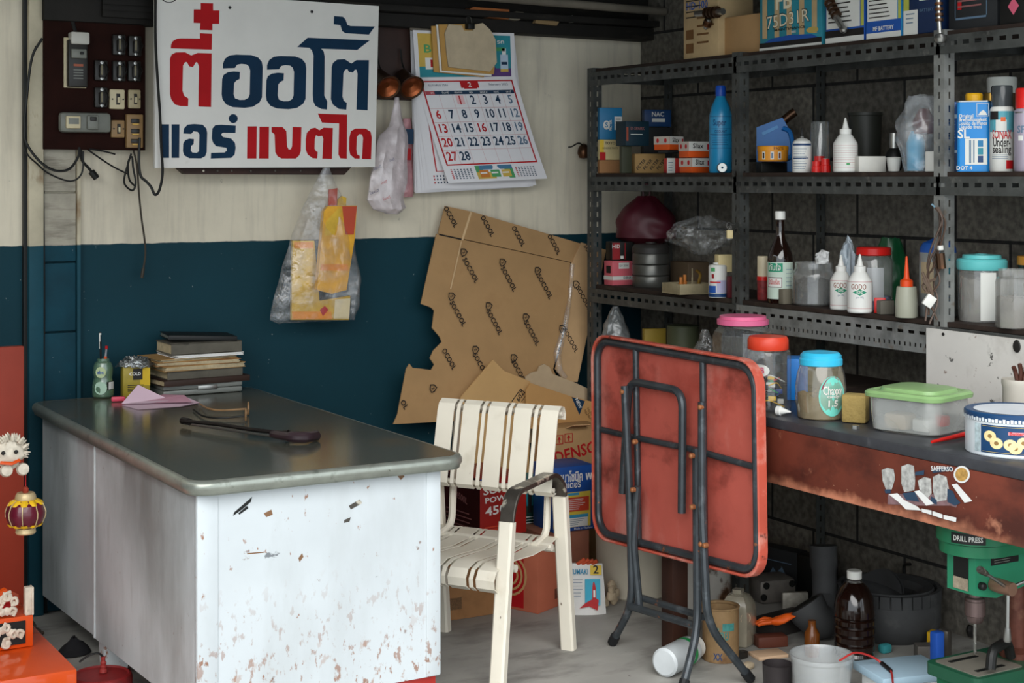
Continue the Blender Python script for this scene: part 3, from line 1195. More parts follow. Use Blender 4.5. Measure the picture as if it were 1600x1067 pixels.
def ex_meter(m2, a, b, d):
    w_, h_ = b.x - a.x, b.z - a.z
    m2.box((a.x + w_ * .24, -d - .006, a.z + h_ * .5), (w_ * .28, .014, h_ * .62), M_cer, bev=.004)
    m2.box((a.x + w_ * .24, -d - .013, a.z + h_ * .55), (w_ * .2, .003, h_ * .3), M_grey)
    m2.box((a.x + w_ * .62, -d - .005, a.z + h_ * .5), (w_ * .22, .012, h_ * .7), M_grey, bev=.004)
    m2.box((a.x + w_ * .62, -d - .012, a.z + h_ * .68), (w_ * .12, .010, h_ * .2), M_bake, bev=.002)


def ex_strip(m2, a, b, d):
    w_, h_ = b.x - a.x, b.z - a.z
    for k in (.2, .5, .8):
        m2.box((a.x + w_ * .5, -d - .002, a.z + h_ * k), (w_ * .5, .006, h_ * .12), M_bake, bev=.002)
        m2.box((a.x + w_ * .5, -d - .005, a.z + h_ * (k - .1)), (w_ * .4, .004, h_ * .03), M_brass)


eb_box('circuit_breaker', 103, 64, 133, 136, .035, M_bake, extra=ex_breaker)
eb_box('breaker_backplate', 99, 60, 134, 137, .008, M_cer, .002)
eb_box('breaker_clamp', 106, 52, 135, 70, .045, mat('pale_clamp', 'b9b7ae', .4), .006)
for xa, ya in ((174, 55), (199, 57), (146, 95), (174, 96), (198, 96), (146, 137)):
    eb_box('fuse_holder', xa, ya, xa + 20, ya + 31, .02, M_bake, extra=ex_fuse)
eb_box('switch_plate', 169.5, 140, 193.5, 170.5, .014, M_cer, .005, ex_plate)
eb_box('switch_plate', 199, 140.5, 218.5, 169.5, .014, mat('dim_ivory_plate', 'a39675', .4), .005, ex_plate)
eb_box('meter_box', 90, 177, 170, 207, .035, M_grey, .012, ex_meter)
eb_box('socket', 172, 188, 193, 215, .016, M_tanp, extra=ex_plate)
eb_box('terminal_strip', 195, 179, 221, 231, .022, M_tanp, extra=ex_strip)


# --- cables
def cable(label, pts, r=.004, off=.03, m=None, name='cable', cat='cable', ends=None):
    mb = MB()
    o = W(pts[0][0], pts[0][1], off)
    P = [W(p[0], p[1], off + (p[2] if len(p) > 2 else 0)) - o for p in pts]
    mb.tube(smoothline(P, 6), r, m or M_black, 7)
    if ends:
        e = P[-1]
        d = (P[-1] - P[-2]).normalized()
        mb.tube([e - d * ends[0] * .4, e + d * ends[0] * .6], ends[1], m or M_black, 8)
    return solo(mb, name, label, cat, o)


cable('thick black conduit running up the wall beside the steel post', [(63, -20), (62, 120), (66, 400), (66, 700), (70, 960)], .011, .016, name='conduit')
cable('black cable looping from the electrical board round the steel post', [(66, 60), (50, 90), (42, 150), (38, 200), (42, 225), (62, 252), (85, 266), (108, 264), (122, 245), (124, 230)], .0045, .09)
cable('second thinner black cable loop hanging below the electrical board', [(56, 72), (46, 110), (37, 190), (40, 235), (58, 256), (78, 272), (110, 283), (128, 270), (130, 236)], .003, .075)
cable('short cable stub with a ring end below the electrical board', [(126, 232), (128, 250), (138, 262), (146, 272)], .005, .05, ends=(.03, .012))
cable('thin wire crossing below the electrical board to the knotted cord', [(135, 232), (150, 243), (176, 260), (200, 272)], .003, .05)
cable('short black cable end sticking out below the electrical board', [(140, 233), (160, 236), (180, 241)], .003, .07)
cable('grey cord hanging from the terminal strip down over the teal wall', [(207, 228), (214, 260), (217, 300), (221, 340), (226, 375), (227, 400), (223, 425)], .0035, .05, mat('grey_cord', '3a342b', .6), ends=(.035, .006))
cable('knotted loop of black cord under the terminal strip', [(205, 240), (196, 270), (194, 285), (200, 294), (208, 297), (212, 285), (208, 262), (206, 245), (200, 255), (202, 280), (212, 292)], .0035, .055)
cable('black cable running down the edge of the shop sign and bending back up', [(243, -10), (243, 60), (246, 120), (250, 180), (252, 230), (254, 270), (249, 297), (242, 304), (236, 292), (228, 283), (220, 275), (217, 255), (218, 215)], .0048, .19)
cable('bunch of dark cables rising from the breaker to the roof', [(118, 52), (112, 30), (104, 10), (100, -15)], .007, .06)

# --- two horn bells hanging together
M_bell = mat('tarnished_brass', '4a3526', .35, .7, var=.3, layers=(('7a4a2c', 14, .5, .7, .6),))
M_bell_in = mat('copper_inside', '8a4a2a', .3, .8, var=.2)
for px, lab in ((600, 'tarnished brass bell hanging beside the shop sign edge'), (637, 'tarnished brass bell hanging beside the calendar')):
    o = W(px, 128, .105)
    bl = thing('hanging_bell', lab, 'bell', o, 0, 'twin brass bells')
    Tb = RX(R(-58)) @ Matrix.Scale(1.25, 4)
    mb = MB()
    mb.lathe([(0, .055), (.012, .054), (.020, .045), (.024, .02), (.030, -.005), (.036, -.03), (.040, -.036), (.034, -.034), (.026, -.01), (0, .02)], M_bell, 20, Tb)
    mb.build('bell_body', bl)
    mb = MB()
    mb.lathe([(0, -.020), (.018, -.020), (.034, -.0335), (.034, -.030), (0, -.016)], M_bell_in, 20, Tb)
    mb.build('bell_mouth', bl)
    mb = MB()
    mb.tube(smoothline([(0, .03, .05), (0, .05, .08), (0, .06, .13)]), .003, M_black, 6)
    mb.build('hanging_wire', bl)


# --- loft for bags and crumpled film
def loft(mb, rows, m, lc, n=28, crum=.006, seed=1, fr=30, open_top=True):
    """rows of (photo y, left x, right x, thickness, bulge towards us); rings squeezed flat, crumpled by noise"""
    rings = []
    for j, (y, xl, xr, th, off) in enumerate(rows):
        a, b = lc(xl, y, off), lc(xr, y, off)
        c, hw = (a + b) / 2, (b.x - a.x) / 2
        ring = []
        for k in range(n):
            t = 2 * PI * k / n
            pl_ = 1 + .10 * math.sin(9 * t + seed) * min(1, th / .04)
            p = Vector((c.x + hw * math.cos(t) * (.93 + .07 * pl_), c.y + th / 2 * math.sin(t) * pl_, c.z))
            q = noise.noise_vector(p * fr + Vector((seed * 7.3, seed, 0)))
            ring.append(p + Vector((q.x * .6, q.y, q.z * .6)) * crum)
        rings.append(ring)
    vs = [p for r in rings for p in r]
    fs = [(i * n + k, i * n + (k + 1) % n, (i + 1) * n + (k + 1) % n, (i + 1) * n + k) for i in range(len(rings) - 1) for k in range(n)]
    mb.add(vs, fs, m, None, True)
    return mb


def dense(rows, k=4):
    out = []
    for a, b in zip(rows, rows[1:]):
        for i in range(k):
            t = i / k
            out.append(tuple(x + (y - x) * t for x, y in zip(a, b)))
    return out + [rows[-1]]


M_film = clear('bag_film', 'e4e4e6', .07, .15, .5, bump=.5, bs=22, var=.13)
M_filmw = clear('white_bag_film', 'e6dadc', .55, .35, .8, bump=.6, bs=18, var=.2)
M_filmp = clear('pink_bag_film', 'd99aa0', .70, .4, .85, bump=.5, bs=26, var=.2)
pb, lc = onwall('plastic_bag', 'white and pink plastic shopping bag hanging under the brass bells', 'plastic bag', 620, 160, .09)
mb = MB()
loft(mb, dense([(152, 617, 623, .01, 0), (180, 612, 627, .025, 0), (198, 606, 631, .04, .0), (212, 592, 636, .05, .01), (245, 585, 637, .06, .02), (285, 577, 634, .07, .02), (312, 574, 630, .07, .02), (326, 584, 634, .06, .02), (335, 602, 622, .02, .02)]), M_filmw, lc, crum=.013, seed=3, fr=20)
mb.build('bag_body', pb)
for k, (x, y, w_) in enumerate(((590, 262, 13), (600, 285, 10), (585, 300, 16), (604, 310, 12), (612, 250, 9))):
    v = lc(x, y, .07)
    mb = MB()
    mb.text('โชคดี', .010, M_redink if k % 2 else mat('navy_print', '3a3f66', .5), FR(v.x, v.y, v.z, R(18)), wid=w_ * .0025)
    mb.build('printed_lettering', pb)
pb, lc = onwall('plastic_bag', 'pink printed bag hanging tight beside the calendar edge', 'plastic bag', 638, 190, .03)
mb = MB()
loft(mb, dense([(185, 630, 642, .01, 0), (205, 618, 645, .03, 0), (250, 612, 646, .04, .0), (300, 614, 646, .04, 0), (308, 622, 645, .03, 0)]), M_filmp, lc, crum=.006, seed=8, fr=20)
mb.build('bag_body', pb)
mb = MB()
a, b = lc(631, 225, .05), lc(646, 202, .05)
mb.box(((a.x + b.x) / 2, b.y, (a.z + b.z) / 2), (b.x - a.x, .002, b.z - a.z), M_blueink)
a, b = lc(630, 250, .05), lc(642, 232, .05)
mb.box(((a.x + b.x) / 2, b.y, (a.z + b.z) / 2), (b.x - a.x, .002, b.z - a.z), M_redink)
mb.build('printed_band', pb)

# --- hanging bag of yellow joss packets
yb, lc = onwall('plastic_bag', 'clear plastic bag of yellow packets hanging from the batten', 'plastic bag', 511, 262, .155)
mb = MB()
loft(mb, dense([(261, 506, 514, .008, 0), (285, 494, 522, .03, 0), (320, 474, 542, .06, 0), (360, 460, 552, .09, 0), (400, 446, 558, .10, 0), (440, 434, 566, .11, 0), (480, 424, 560, .10, 0), (497, 422, 556, .08, 0), (503, 436, 556, .03, 0)], 4), M_film, lc, crum=.012, seed=5, fr=14)
mb.build('bag_body', yb)
mb = MB()
v = lc(511, 262)
mb.tube(smoothline([(v.x, .02, v.z - .02), (v.x, .03, v.z + .004), (v.x + .004, .06, v.z + .004)]), .003, M_worn, 6)
mb.build('nail', yb)
M_gold = mat('gold_foil', 'd1a93a', .28, .35, var=.2, vs=20)
M_orange = mat('orange_packet', 'e08a1e', .4, var=.12, vs=15)
M_org2 = mat('red_orange_packet', 'b8452a', .4, var=.1)


def packet(label, pts, d, thick, m, extra=None):
    o = W(pts[0][0], pts[0][1], .155)
    f2 = [(W(x, y, .155) - o) for x, y in pts]
    m2 = MB()
    m2.prism([(p.x, p.z) for p in f2], thick, m, FR(0, d, 0))
    t = thing('joss_packet', label, 'packet', o)
    m2.build('wrapper', t)
    if extra:
        for k, (ep, em) in enumerate(extra):
            m3 = MB()
            q = [(W(x, y, .155) - o) for x, y in ep]
            m3.poly([(p.x, p.z) for p in q], em, FR(0, d - thick - .0008 - k * .0002, 0))
            m3.build('printed_panel', t)
    return t


packet('flat gold packet standing at the back of the hanging bag', [(456, 500), (458, 376), (492, 376), (500, 470), (548, 462), (546, 500)], .018, .014, M_gold,
       [([(460, 388), (490, 388), (490, 378), (460, 378)], M_orange), ([(457, 499), (520, 499), (518, 487), (457, 487)], M_orange), ([(505, 494), (514, 484), (508, 478), (500, 484)], M_redink), ([(522, 498), (546, 498), (548, 466), (524, 468)], mat('cream_print', 'e0cfa5', .5))])
packet('tall yellow packet with a red corner leaning in the hanging bag', [(489, 452), (500, 330), (506, 322), (551, 321), (548, 370), (535, 452), (512, 458)], -.012, .025, mat('yellow_packet', 'd9a02a', .35, var=.2, vs=20),
       [([(528, 322), (551, 322), (546, 366), (533, 366)], M_org2), ([(494, 422), (538, 422), (537, 412), (495, 412)], M_orange), ([(503, 345), (522, 325), (528, 325), (516, 366), (500, 368)], M_gold)])
packet('red packet end poking from the top of the hanging bag', [(512, 321), (513, 296), (526, 294), (525, 321)], .0, .008, M_org2)
packet('small yellow packet end poking from the top of the hanging bag', [(526, 321), (527, 311), (533, 306), (540, 309), (539, 321)], .0, .008, M_gold)

# --- calendar
cal, lc = onwall('wall_calendar', 'large Thai wall calendar open at month 2, hanging on the back wall', 'calendar', 722, 44, .07)


def bil(q, d=0.0):
    """unit square to the wall-parallel page whose corners (bottom left, bottom right, top right, top left) are photo points"""
    P = [lc(x, y, d) for x, y in q]

    def f(u, v, e=0.0):
        p = (P[0] * (1 - u) + P[1] * u) * (1 - v) + (P[3] * (1 - u) + P[2] * u) * v
        return p + Vector((0, -e, 0))
    return f


def wr(mb, f, u0, v0, u1, v1, m, e=.0008):
    mb.add([f(u0, v0, e), f(u1, v0, e), f(u1, v1, e), f(u0, v1, e)], [(0, 1, 2, 3)], m)


def wt(mb, f, st, u, v, hu, hv, m, e=.0012, bold=False):
    """lettering warped onto a page: centre, width per capital height and height in page units"""
    vs, fs = text_geo(st, bold)
    mb.add([f(u + a.x * hu, v + a.y * hv, e) for a in vs], fs, m)


M_pg = mat('calendar_paper', 'e2e0e2', .6, var=.03)
mb = MB()
v0, v1 = lc(640, 44), lc(803, 50)
mb.box(((v0.x + v1.x) / 2, .0, v0.z), (v1.x - v0.x, .012, .016), mat('calendar_strip', '6f6557', .5), bev=.002)
mb.build('hanger_strip', cal)
mb = MB()
f = bil([(648, 300), (826, 292), (803, 50), (642, 44)], -.012)
for i in range(1):
    mb.add([f(0, 0), f(1, 0), f(1, 1), f(0, 1)], [(0, 1, 2, 3)], M_pg)
    mb.add([f(0, 0, -.006), f(1, 0, -.006), f(1, 1, -.006), f(0, 1, -.006)], [(3, 2, 1, 0)], M_pg)
mb.build('page_block', cal)
for i, (bl, br, e) in enumerate((((649, 302), (828, 292), .0), ((652, 301), (833, 291), .006), ((659, 299), (838, 289), .011), ((664, 297), (826, 292), .015), ((672, 296), (832, 288), .019))):
    mb = MB()
    f = bil([bl, br, (804, 124), (645, 124)], e)
    n = 8
    for k in range(n):
        a, b = k / n, (k + 1) / n
        mb.add([f(0, a), f(1, a), f(1, b), f(0, b)], [(0, 1, 2, 3)], M_pg)
    for (u0_, u1_, w0, w1) in ((.08, .088, .16, .98),):
        wr(mb, f, u0_, w0, u1_ + .004, w1, M_redink)
    wr(mb, f, .08, .16, .4, .165, M_redink)
    for r_ in range(3):
        for c_ in range(6):
            wr(mb, f, .05 + c_ * .03, .05 + r_ * .03, .062 + c_ * .03, .066 + r_ * .03, M_blueink if c_ else M_redink)
    if i == 1:
        wr(mb, f, .35, .035, .85, .05, mat('teal_print', '2f8c98', .5))
    mb.build('lower_page', cal)
# picture header
mb = MB()
f = bil([(650, 124), (805, 122), (803, 52), (645, 47)], .018)
wr(mb, f, 0, 0, 1, 1, M_pg, 0)
M_teal2 = mat('teal_print', '2f8c98', .5)
M_yel = mat('yellow_print', 'cfae52', .5, var=.15)
M_green = mat('green_print', '4f9a62', .5)
M_purple = mat('purple_print', '5c3f78', .5)
wr(mb, f, .04, .04, .96, .94, M_yel, .0006)
wr(mb, f, .30, .04, .96, .94, M_teal2, .0008)
wr(mb, f, .04, .04, .30, .26, M_teal2, .0008)
wr(mb, f, .60, .04, .96, .22, M_purple, .001)
wr(mb, f, .45, .14, .80, .24, M_purple, .0009)
wt(mb, f, 'BL', .16, .62, .10, .17, M_green, .0014, True)
wr(mb, f, .10, .20, .26, .44, M_paper, .0012)
wr(mb, f, .15, .25, .18, .40, M_redink, .0016)
wr(mb, f, .19, .25, .21, .40, M_blueink, .0016)
wt(mb, f, 'รถ', .86, .80, .05, .08, M_paper, .0014, True)
wr(mb, f, .80, .60, .90, .68, M_green, .0012)
wr(mb, f, .85, .14, .93, .52, mat('pale_blue_print', 'b9cbdc', .5), .0012)
wr(mb, f, .87, .52, .91, .66, M_paper, .0012)
wr(mb, f, .86, .30, .92, .36, M_blueink, .0016)
wr(mb, f, .85, .14, .93, .20, M_yel, .0016)
mb.build('picture_header', cal)
# February sheet
mb = MB()
QF = [(694, 286), (848, 279), (806, 121), (649, 123)]
f0 = bil(QF, .020)


def f(u, v, e=0.0):
    p = f0(u, v, e)
    k = (1 - v)
    return p + Vector((0, -.035 * k * k - .010 * math.sin(u * PI) * k, 0))


mb.grid(lambda a, b: f(a, b), 8, 14, M_pg)
mb.grid(lambda a, b: f(1 - a, b, -.001), 8, 14, M_pg)
for (a, b, c, d) in ((.04, .165, .955, .178), (.04, .965, .955, .978), (.04, .165, .054, .978), (.941, .165, .955, .978)):
    n = 10
    for k in range(n):
        if c - a > d - b:
            wr(mb, f, a + (c - a) * k / n, b, a + (c - a) * (k + 1) / n, d, M_redink)
        else:
            wr(mb, f, a, b + (d - b) * k / n, c, b + (d - b) * (k + 1) / n, M_redink)
for k in range(10):
    wr(mb, f, .056 + .884 * k / 10, .845, .056 + .884 * (k + 1) / 10, .88, mat('rose_print', 'b04a52', .5) if k == 0 else M_blueink)
for k, dn in enumerate(('อา', 'จันทร์', 'อังคาร', 'พุธ', 'พฤหัส', 'ศุกร์', 'เสาร์')):
    wt(mb, f, dn, .12 + k * .127, .862, .022, .018, M_paper, .0018)
wt(mb, f, 'กุมภาพันธ์ 2565', .20, .935, .022, .020, M_blueink)
wt(mb, f, 'February 2022', .80, .935, .024, .022, M_blueink)
wr(mb, f, .42, .905, .60, .965, M_redink, .001)
wr(mb, f, .445, .897, .575, .972, M_redink, .0009)
wt(mb, f, '2', .51, .935, .05, .045, M_paper, .0018, True)
M_lineink = mat('thin_line_print', 'c99a9a', .6)
for r_ in range(1, 5):
    for k in range(5):
        wr(mb, f, .056 + .177 * k, .845 - r_ * .134, .056 + .177 * (k + 1), .845 - r_ * .134 + .004, M_lineink)
for c_ in range(1, 7):
    for k in range(5):
        wr(mb, f, .055 + c_ * .1265, .18 + .133 * k, .0575 + c_ * .1265, .18 + .133 * (k + 1), M_lineink)
wr(mb, f, .055 + 2 * .1265 + .03, .75, .055 + 3 * .1265 - .02, .835, mat('pink_print', 'e3b9bb', .6), .0006)
M_sat = mat('faint_blue_print', '5c7389', .5)
for day in range(1, 29):
    k = day + 1
    r_, c_ = divmod(k, 7)
    col = M_redink if (c_ == 0 or day in (1, 16)) else (M_sat if c_ == 6 else M_blueink)
    wt(mb, f, str(day), (.118 + c_ * .1265), .785 - r_ * .134, .070, .084, col, .0016, True)
for u in (.06, .70):
    for r_ in range(6):
        for c_ in range(7):
            if u > .5 or c_ > -1:
                wr(mb, f, u + c_ * .031, .035 + r_ * .017, u + .016 + c_ * .031, .044 + r_ * .017, M_redink if c_ == 0 else M_blueink)
wr(mb, f, .30, .025, .67, .155, M_green, .0008)
wr(mb, f, .30, .025, .48, .09, M_yel, .001)
wr(mb, f, .34, .115, .67, .155, mat('blue_print', '4a7a9a', .5), .001)
for k, m in enumerate((mat('orange_print', 'c77a35', .5), M_green, M_yel)):
    wr(mb, f, .33 + k * .11, .04, .42 + k * .11, .11, m, .0014)
    wr(mb, f, .335 + k * .11, .075, .40 + k * .11, .088, M_paper, .0018)
mb.build('month_page', cal)
# clipped papers
cp, lc = onwall('paper_bundle', 'thick bundle of yellowed papers clipped over the top of the calendar', 'papers', 732, 40, .125)
M_old = mat('yellowed_paper', 'bfae92', .8, var=.12, vs=14, bump=.1, bs=30)
M_old2 = mat('ochre_envelope', 'b98f4e', .8, var=.12)
for i, (pts, m) in enumerate((([(682, 112), (760, 120), (764, 108), (748, 38), (678, 40)], M_old2), ([(690, 112), (770, 119), (772, 104), (752, 40), (684, 38)], M_paper),
                             ([(692, 110), (772, 116), (774, 96), (755, 37), (686, 38)], M_old2),
                             ([(700, 105), (764, 112), (775, 98), (773, 62), (765, 47), (753, 36), (740, 39), (738, 48), (724, 48), (720, 40), (700, 38), (694, 52), (697, 85)], M_old))):
    mb = MB()
    mb.prism(flat(lc, pts), .006, m, FR(0, .026 - i * .009, 0))
    mb.build('paper_sheet', cp)
mb = MB()
a = lc(732, 40)
mb.box((a.x, -.006, a.z - .004), (.030, .040, .022), M_black, bev=.003)
mb.tube(fillet([(a.x - .011, -.01, a.z), (a.x - .011, .0, a.z + .034), (a.x + .011, .0, a.z + .034), (a.x + .011, -.01, a.z)], .01), .0015, M_steel, 5)
mb.build('bulldog_clip', cp)


# --- odds on the ledge above the calendar
def ledge(name, label, cat, pts, m, th=.03):
    o = W(pts[0][0], pts[0][1], .13)
    m2 = MB()
    m2.prism([((W(x, y, .13) - o).x, (W(x, y, .13) - o).z) for x, y in pts], th, m, FR(0, th, 0))
    return solo(m2, name, label, cat, o)


ledge('wooden_strip', 'orange-brown wooden strip lying on the ledge above the calendar', 'wood', [(718, 22), (795, 30), (796, 15), (740, 11)], mat('orange_wood', '9a5a2c', .6, var=.2, vs=20), .06)
ledge('paper_wad', 'crumpled grey paper wad on the ledge right of the wooden strip', 'paper', [(796, 30), (810, 32), (818, 28), (818, 19), (806, 18), (797, 22)], mat('grey_wad', '7f7767', .8, var=.2), .05)
ledge('broken_stick', 'short broken pale stick on the ledge', 'stick', [(836, 36), (870, 40), (874, 34), (838, 29)], mat('pale_stick', '8a7350', .7, var=.2), .02)
ledge('paper_ball', 'small white crumpled paper ball on the ledge near its dark end', 'paper', [(888, 33), (896, 35), (899, 29), (895, 24), (889, 26)], mat('dull_white', 'aaa79e', .7), .03)
# --- rusty bell knob by the rack post
o = W(912, 237, .05)
kb = thing('horn_bulb', 'small rusty horn bulb on a black wire next to the rack post', 'horn', o)
mb = MB()
mb.lathe([(0, -.03), (.018, -.026), (.026, -.008), (.024, .010), (.014, .028), (0, .034)], M_bell, 16)
mb.build('bulb', kb)
mb = MB()
mb.tube(smoothline([(0, -.005, .02), (-.03, -.01, .035), (-.065, -.01, .02), (-.075, 0, .018)]), .003, M_black, 6)
mb.build('hook_wire', kb)
# ================================================================ leaning cardboard and boxes behind the chair
Z5 = lambda x, y: (600 + x / 2.964, 310 + y / 2.964)
cbd = thing('cardboard_sheet', 'big torn flattened carton with slanting repeated print leaning against the teal wall', 'cardboard', (2.9, 5.23, 0))
CT = .14   # lean: y = 5.23 + CT * z


def cpt(px, py, off=0.0):
    d = ray(px, py)
    t = (5.23 - off + CT * H) / (d.y - CT * d.z)
    p = CAM + d * t
    return (p.x - 2.9, p.z * math.hypot(1, CT))


hy = math.hypot(1, CT)
CPL = Matrix(((1, 0, 0, 0), (0, CT / hy, -1 / hy, 0), (0, 1 / hy, CT / hy, 0), (0, 0, 0, 1)))
mb = MB()
main = [(240, 165), (860, 298), (870, 400), (820, 640), (780, 790), (815, 870), (760, 1010), (40, 1045), (60, 1000), (100, 790), (115, 765), (130, 785), (165, 788), (215, 795), (230, 770), (210, 740), (225, 705), (265, 665), (255, 640), (220, 600), (230, 520), (215, 505), (168, 488)]
mb.prism([cpt(*Z5(*p)) for p in main], .005, M_kraft, CPL)
mb.build('main_panel', cbd)
mb = MB()
mb.prism([cpt(*Z5(*p)) for p in [(245, 163), (278, 36), (400, 62), (890, 205), (1022, 248), (995, 380), (930, 330), (860, 296)]], .005, M_kraft, CPL @ T_((0, 0, .004)))
mb.build('top_flap', cbd)
mb = MB()
mb.prism([cpt(*Z5(*p)) for p in [(862, 300), (905, 205), (1020, 240), (975, 450), (935, 620), (888, 850), (830, 850), (785, 790), (830, 620)]], .005, mat('pale_flap', 'bd9a70', .75, var=.1, vs=6), CPL @ T_((0, 0, .009)))
mb.build('side_flap', cbd)
mb = MB()
for pts in ([(352, 195), (362, 195), (402, 66), (394, 62)], [(300, 420), (306, 421), (356, 200), (351, 198)]):
    mb.poly([cpt(*Z5(*p)) for p in pts], mat('crease_pale', 'cdae84', .7), CPL, z=.0096)
for pts in ([(250, 165), (355, 188), (355, 194), (250, 171)],):
    mb.poly([cpt(*Z5(*p)) for p in pts], M_ink, CPL, z=.0096)
mb.build('crease_line', cbd)
ang = R(-62)
for k, (x, y, sh) in enumerate(((300, 88, 0), (470, 130, 0), (613, 178, 0), (778, 215, 0), (392, 335, 1), (568, 375, 1), (735, 410, 1), (333, 535, 1), (502, 575, 1), (675, 625, 1), (915, 465, 1), (855, 660, 1), (292, 745, 0), (440, 775, 1), (617, 805, 1), (950, 270, 0), (85, 955, 0))):
    c = cpt(*Z5(x, y))
    mb = MB()
    st = 'SOCOOL' if sh or k in (15,) else ('OCOOL' if k != 16 else 'OL')
    mb.text(st, .021, M_ink, CPL @ T_((c[0], c[1], .0155)) @ RZ(ang), True, wid=.108 * len(st) / 6)
    mb.build('printed_lettering', cbd)
for x, y in ((360, 252), (540, 298), (703, 337), (304, 455), (476, 500), (648, 552), (880, 400), (816, 605), (415, 702), (592, 740), (218, 880)):
    mb = MB()
    c = cpt(*Z5(x, y))
    g = [(-.016, .010), (0, .017), (.016, .010), (.012, -.008), (0, -.019), (-.012, -.008)]
    T = CPL @ T_((c[0], c[1], .0155)) @ RZ(R(-25))
    n = 6
    inn = [(p[0] * .74, p[1] * .74) for p in g]
    for i in range(6):
        j = (i + 1) % 6
        mb.add([(*g[i], 0), (*g[j], 0), (*inn[j], 0), (*inn[i], 0)], [(0, 3, 2, 1)], M_ink, T)
    mb.text('Z', .010, M_ink, T @ RZ(R(-35)), True)
    mb.build('printed_logo', cbd)
mb = MB()
v = [cpt(*Z5(*p)) for p in [(860, 305), (850, 450), (825, 600), (790, 720), (800, 800), (830, 830)]]
mb.tube([CPL @ Vector((*p, .020)) for p in v], [.010, .008, .012, .016, .014, .010], M_film, 10)
mb.build('tape_strip', cbd)['label'] = 'strip of clear tape peeling off'


# --- cartons
def carton(name, label, cat, loc, size, rz, m, front=None, side=None, group=None, flap=None, top=None, left=None):
    """closed card box; front(mb) prints on its -y face, side(mb) on its +x face, local z from the base"""
    t = thing(name, label, cat, loc, rz, group)
    w_, d_, h_ = size
    m2 = MB()
    m2.box((0, 0, h_ / 2), size, m, bev=min(.003, h_ * .1))
    m2.build('box_body', t)
    for nm, fn in (('printed_front', front), ('printed_side', side), ('printed_top', top)):
        if fn:
            m3 = MB()
            fn(m3, w_, d_, h_)
            m3.build(nm, t)
    if flap:
        m4 = MB()
        flap(m4, w_, d_, h_)
        m4.build('flap', t)
    return t


def fr(d):
    return FR(0, -d / 2 - .0006, 0)


def lf(w):
    return LF(-w / 2 - .0006, 0, 0)


def lines(mb, x0, x1, z0, z1, n, m, T, frac=.45, seed=0):
    rr = random.Random(seed)
    st = (z1 - z0) / n
    for i in range(n):
        z = z0 + (i + .5) * st
        mb.rect(x0, z - st * frac / 2, x1 - (x1 - x0) * rr.random() * .35, z + st * frac / 2, m, T, z=.0004)


M_brownbox = mat('brown_carton', '9c7048', .8, var=.14, vs=5, layers=(('6f4d30', 6, .58, .76, .6),))
M_bb = mat('battery_box_blue', '1f4f9c', .45, var=.08)
carton('torn_carton', 'torn brown carton on the floor behind the chair legs', 'box', (2.515, 4.76, 0), (.33, .22, .25), R(-2), M_brownbox,
       front=lambda mb, w, d, h: (mb.rect(-.04, .035, .03, .075, mat('barcode_brown', '6f5236', .7, var=.5, vs=300), fr(d)),
                                  mb.prism([(-.135 + a, b) for a, b in [(.21, .24), (.22, .19), (.24, .15), (.27, .10), (.285, .085), (.29, .13), (.296, .19), (.296, .245)]], .004, M_kraft3, fr(d))))


def red_side(mb, w, d, h):
    T = lf(w)
    mb.rect(-.1, .01, .04, h - .01, M_redink, T, 0)
    for r_ in (.03, .048, .066):
        n = 20
        for i in range(n):
            a, b = 2 * PI * i / n, 2 * PI * (i + 1) / n
            mb.add([(r_ * math.cos(a) - .02, .12 + r_ * math.sin(a), .0005), (r_ * math.cos(b) - .02, .12 + r_ * math.sin(b), .0005), ((r_ + .008) * math.cos(b) - .02, .12 + (r_ + .008) * math.sin(b), .0005), ((r_ + .008) * math.cos(a) - .02, .12 + (r_ + .008) * math.sin(a), .0005)], [(0, 3, 2, 1)], M_kraft2, T)


carton('red_carton', 'red printed carton on the floor between the chair legs', 'box', (2.845, 4.70, 0), (.2, .2, .215), R(24), mat('red_carton_card', 'b5644a', .75, var=.12, vs=5),
       front=lambda mb, w, d, h: (mb.rect(.0, .03, .055, .065, mat('barcode_red', '6a3a2a', .7, var=.5, vs=300), fr(d))), side=red_side)
H_PB = .20
carton('carton', 'dusty reddish carton under the blue battery box', 'box', (3.07, 4.91, 0), (.185, .20, H_PB), R(0), mat('dusty_red_card', 'a56a54', .8, var=.12, vs=6, layers=(('b98a52', 5, .55, .68, .8),)))
p0, w0, h0 = fit(868, 933, 728, H_PB + .001, y=4.82)


def bat_front(mb, w, d, h):
    T = fr(d)
    mb.text('พานาโซนิค', .034, M_paper, T @ T_((-.022, h * .83, .0006)), True, wid=w * .66)
    mb.text('แบตเตอรี่', .022, M_paper, T @ T_((-.024, h * .71, .0006)), True, wid=w * .60)
    mb.text('พา', .030, M_paper, T @ T_((w * .40, h * .83, .0006)), True)
    mb.rect(-w * .5, h * .06, w * .40, h * .60, mat('battery_yellow', 'd9c04a', .5), T, 0)
    mb.rect(-w * .48, h * .30, w * .36, h * .52, mat('battery_red', 'c8442c', .5), T, .0006)
    mb.rect(-w * .48, h * .55, w * .12, h * .59, mat('battery_sky', '3f97bd', .5), T, .0006)
    mb.rect(-w * .48, h * .20, w * .34, h * .25, mat('battery_sky', '3f97bd', .5), T, .0006)
    mb.rect(-w * .48, h * .065, w * .33, h * .20, M_paper, T, .0006)
    lines(mb, -w * .44, w * .33, h * .32, h * .50, 6, M_paper, T @ T_((0, 0, .0006)), .3)
    lines(mb, -w * .46, w * .32, h * .08, h * .19, 4, M_sat, T @ T_((0, 0, .0006)), .2)
    mb.text('Made in Thailand', .008, M_paper, T @ T_((w * .22, h * .03, .0006)))


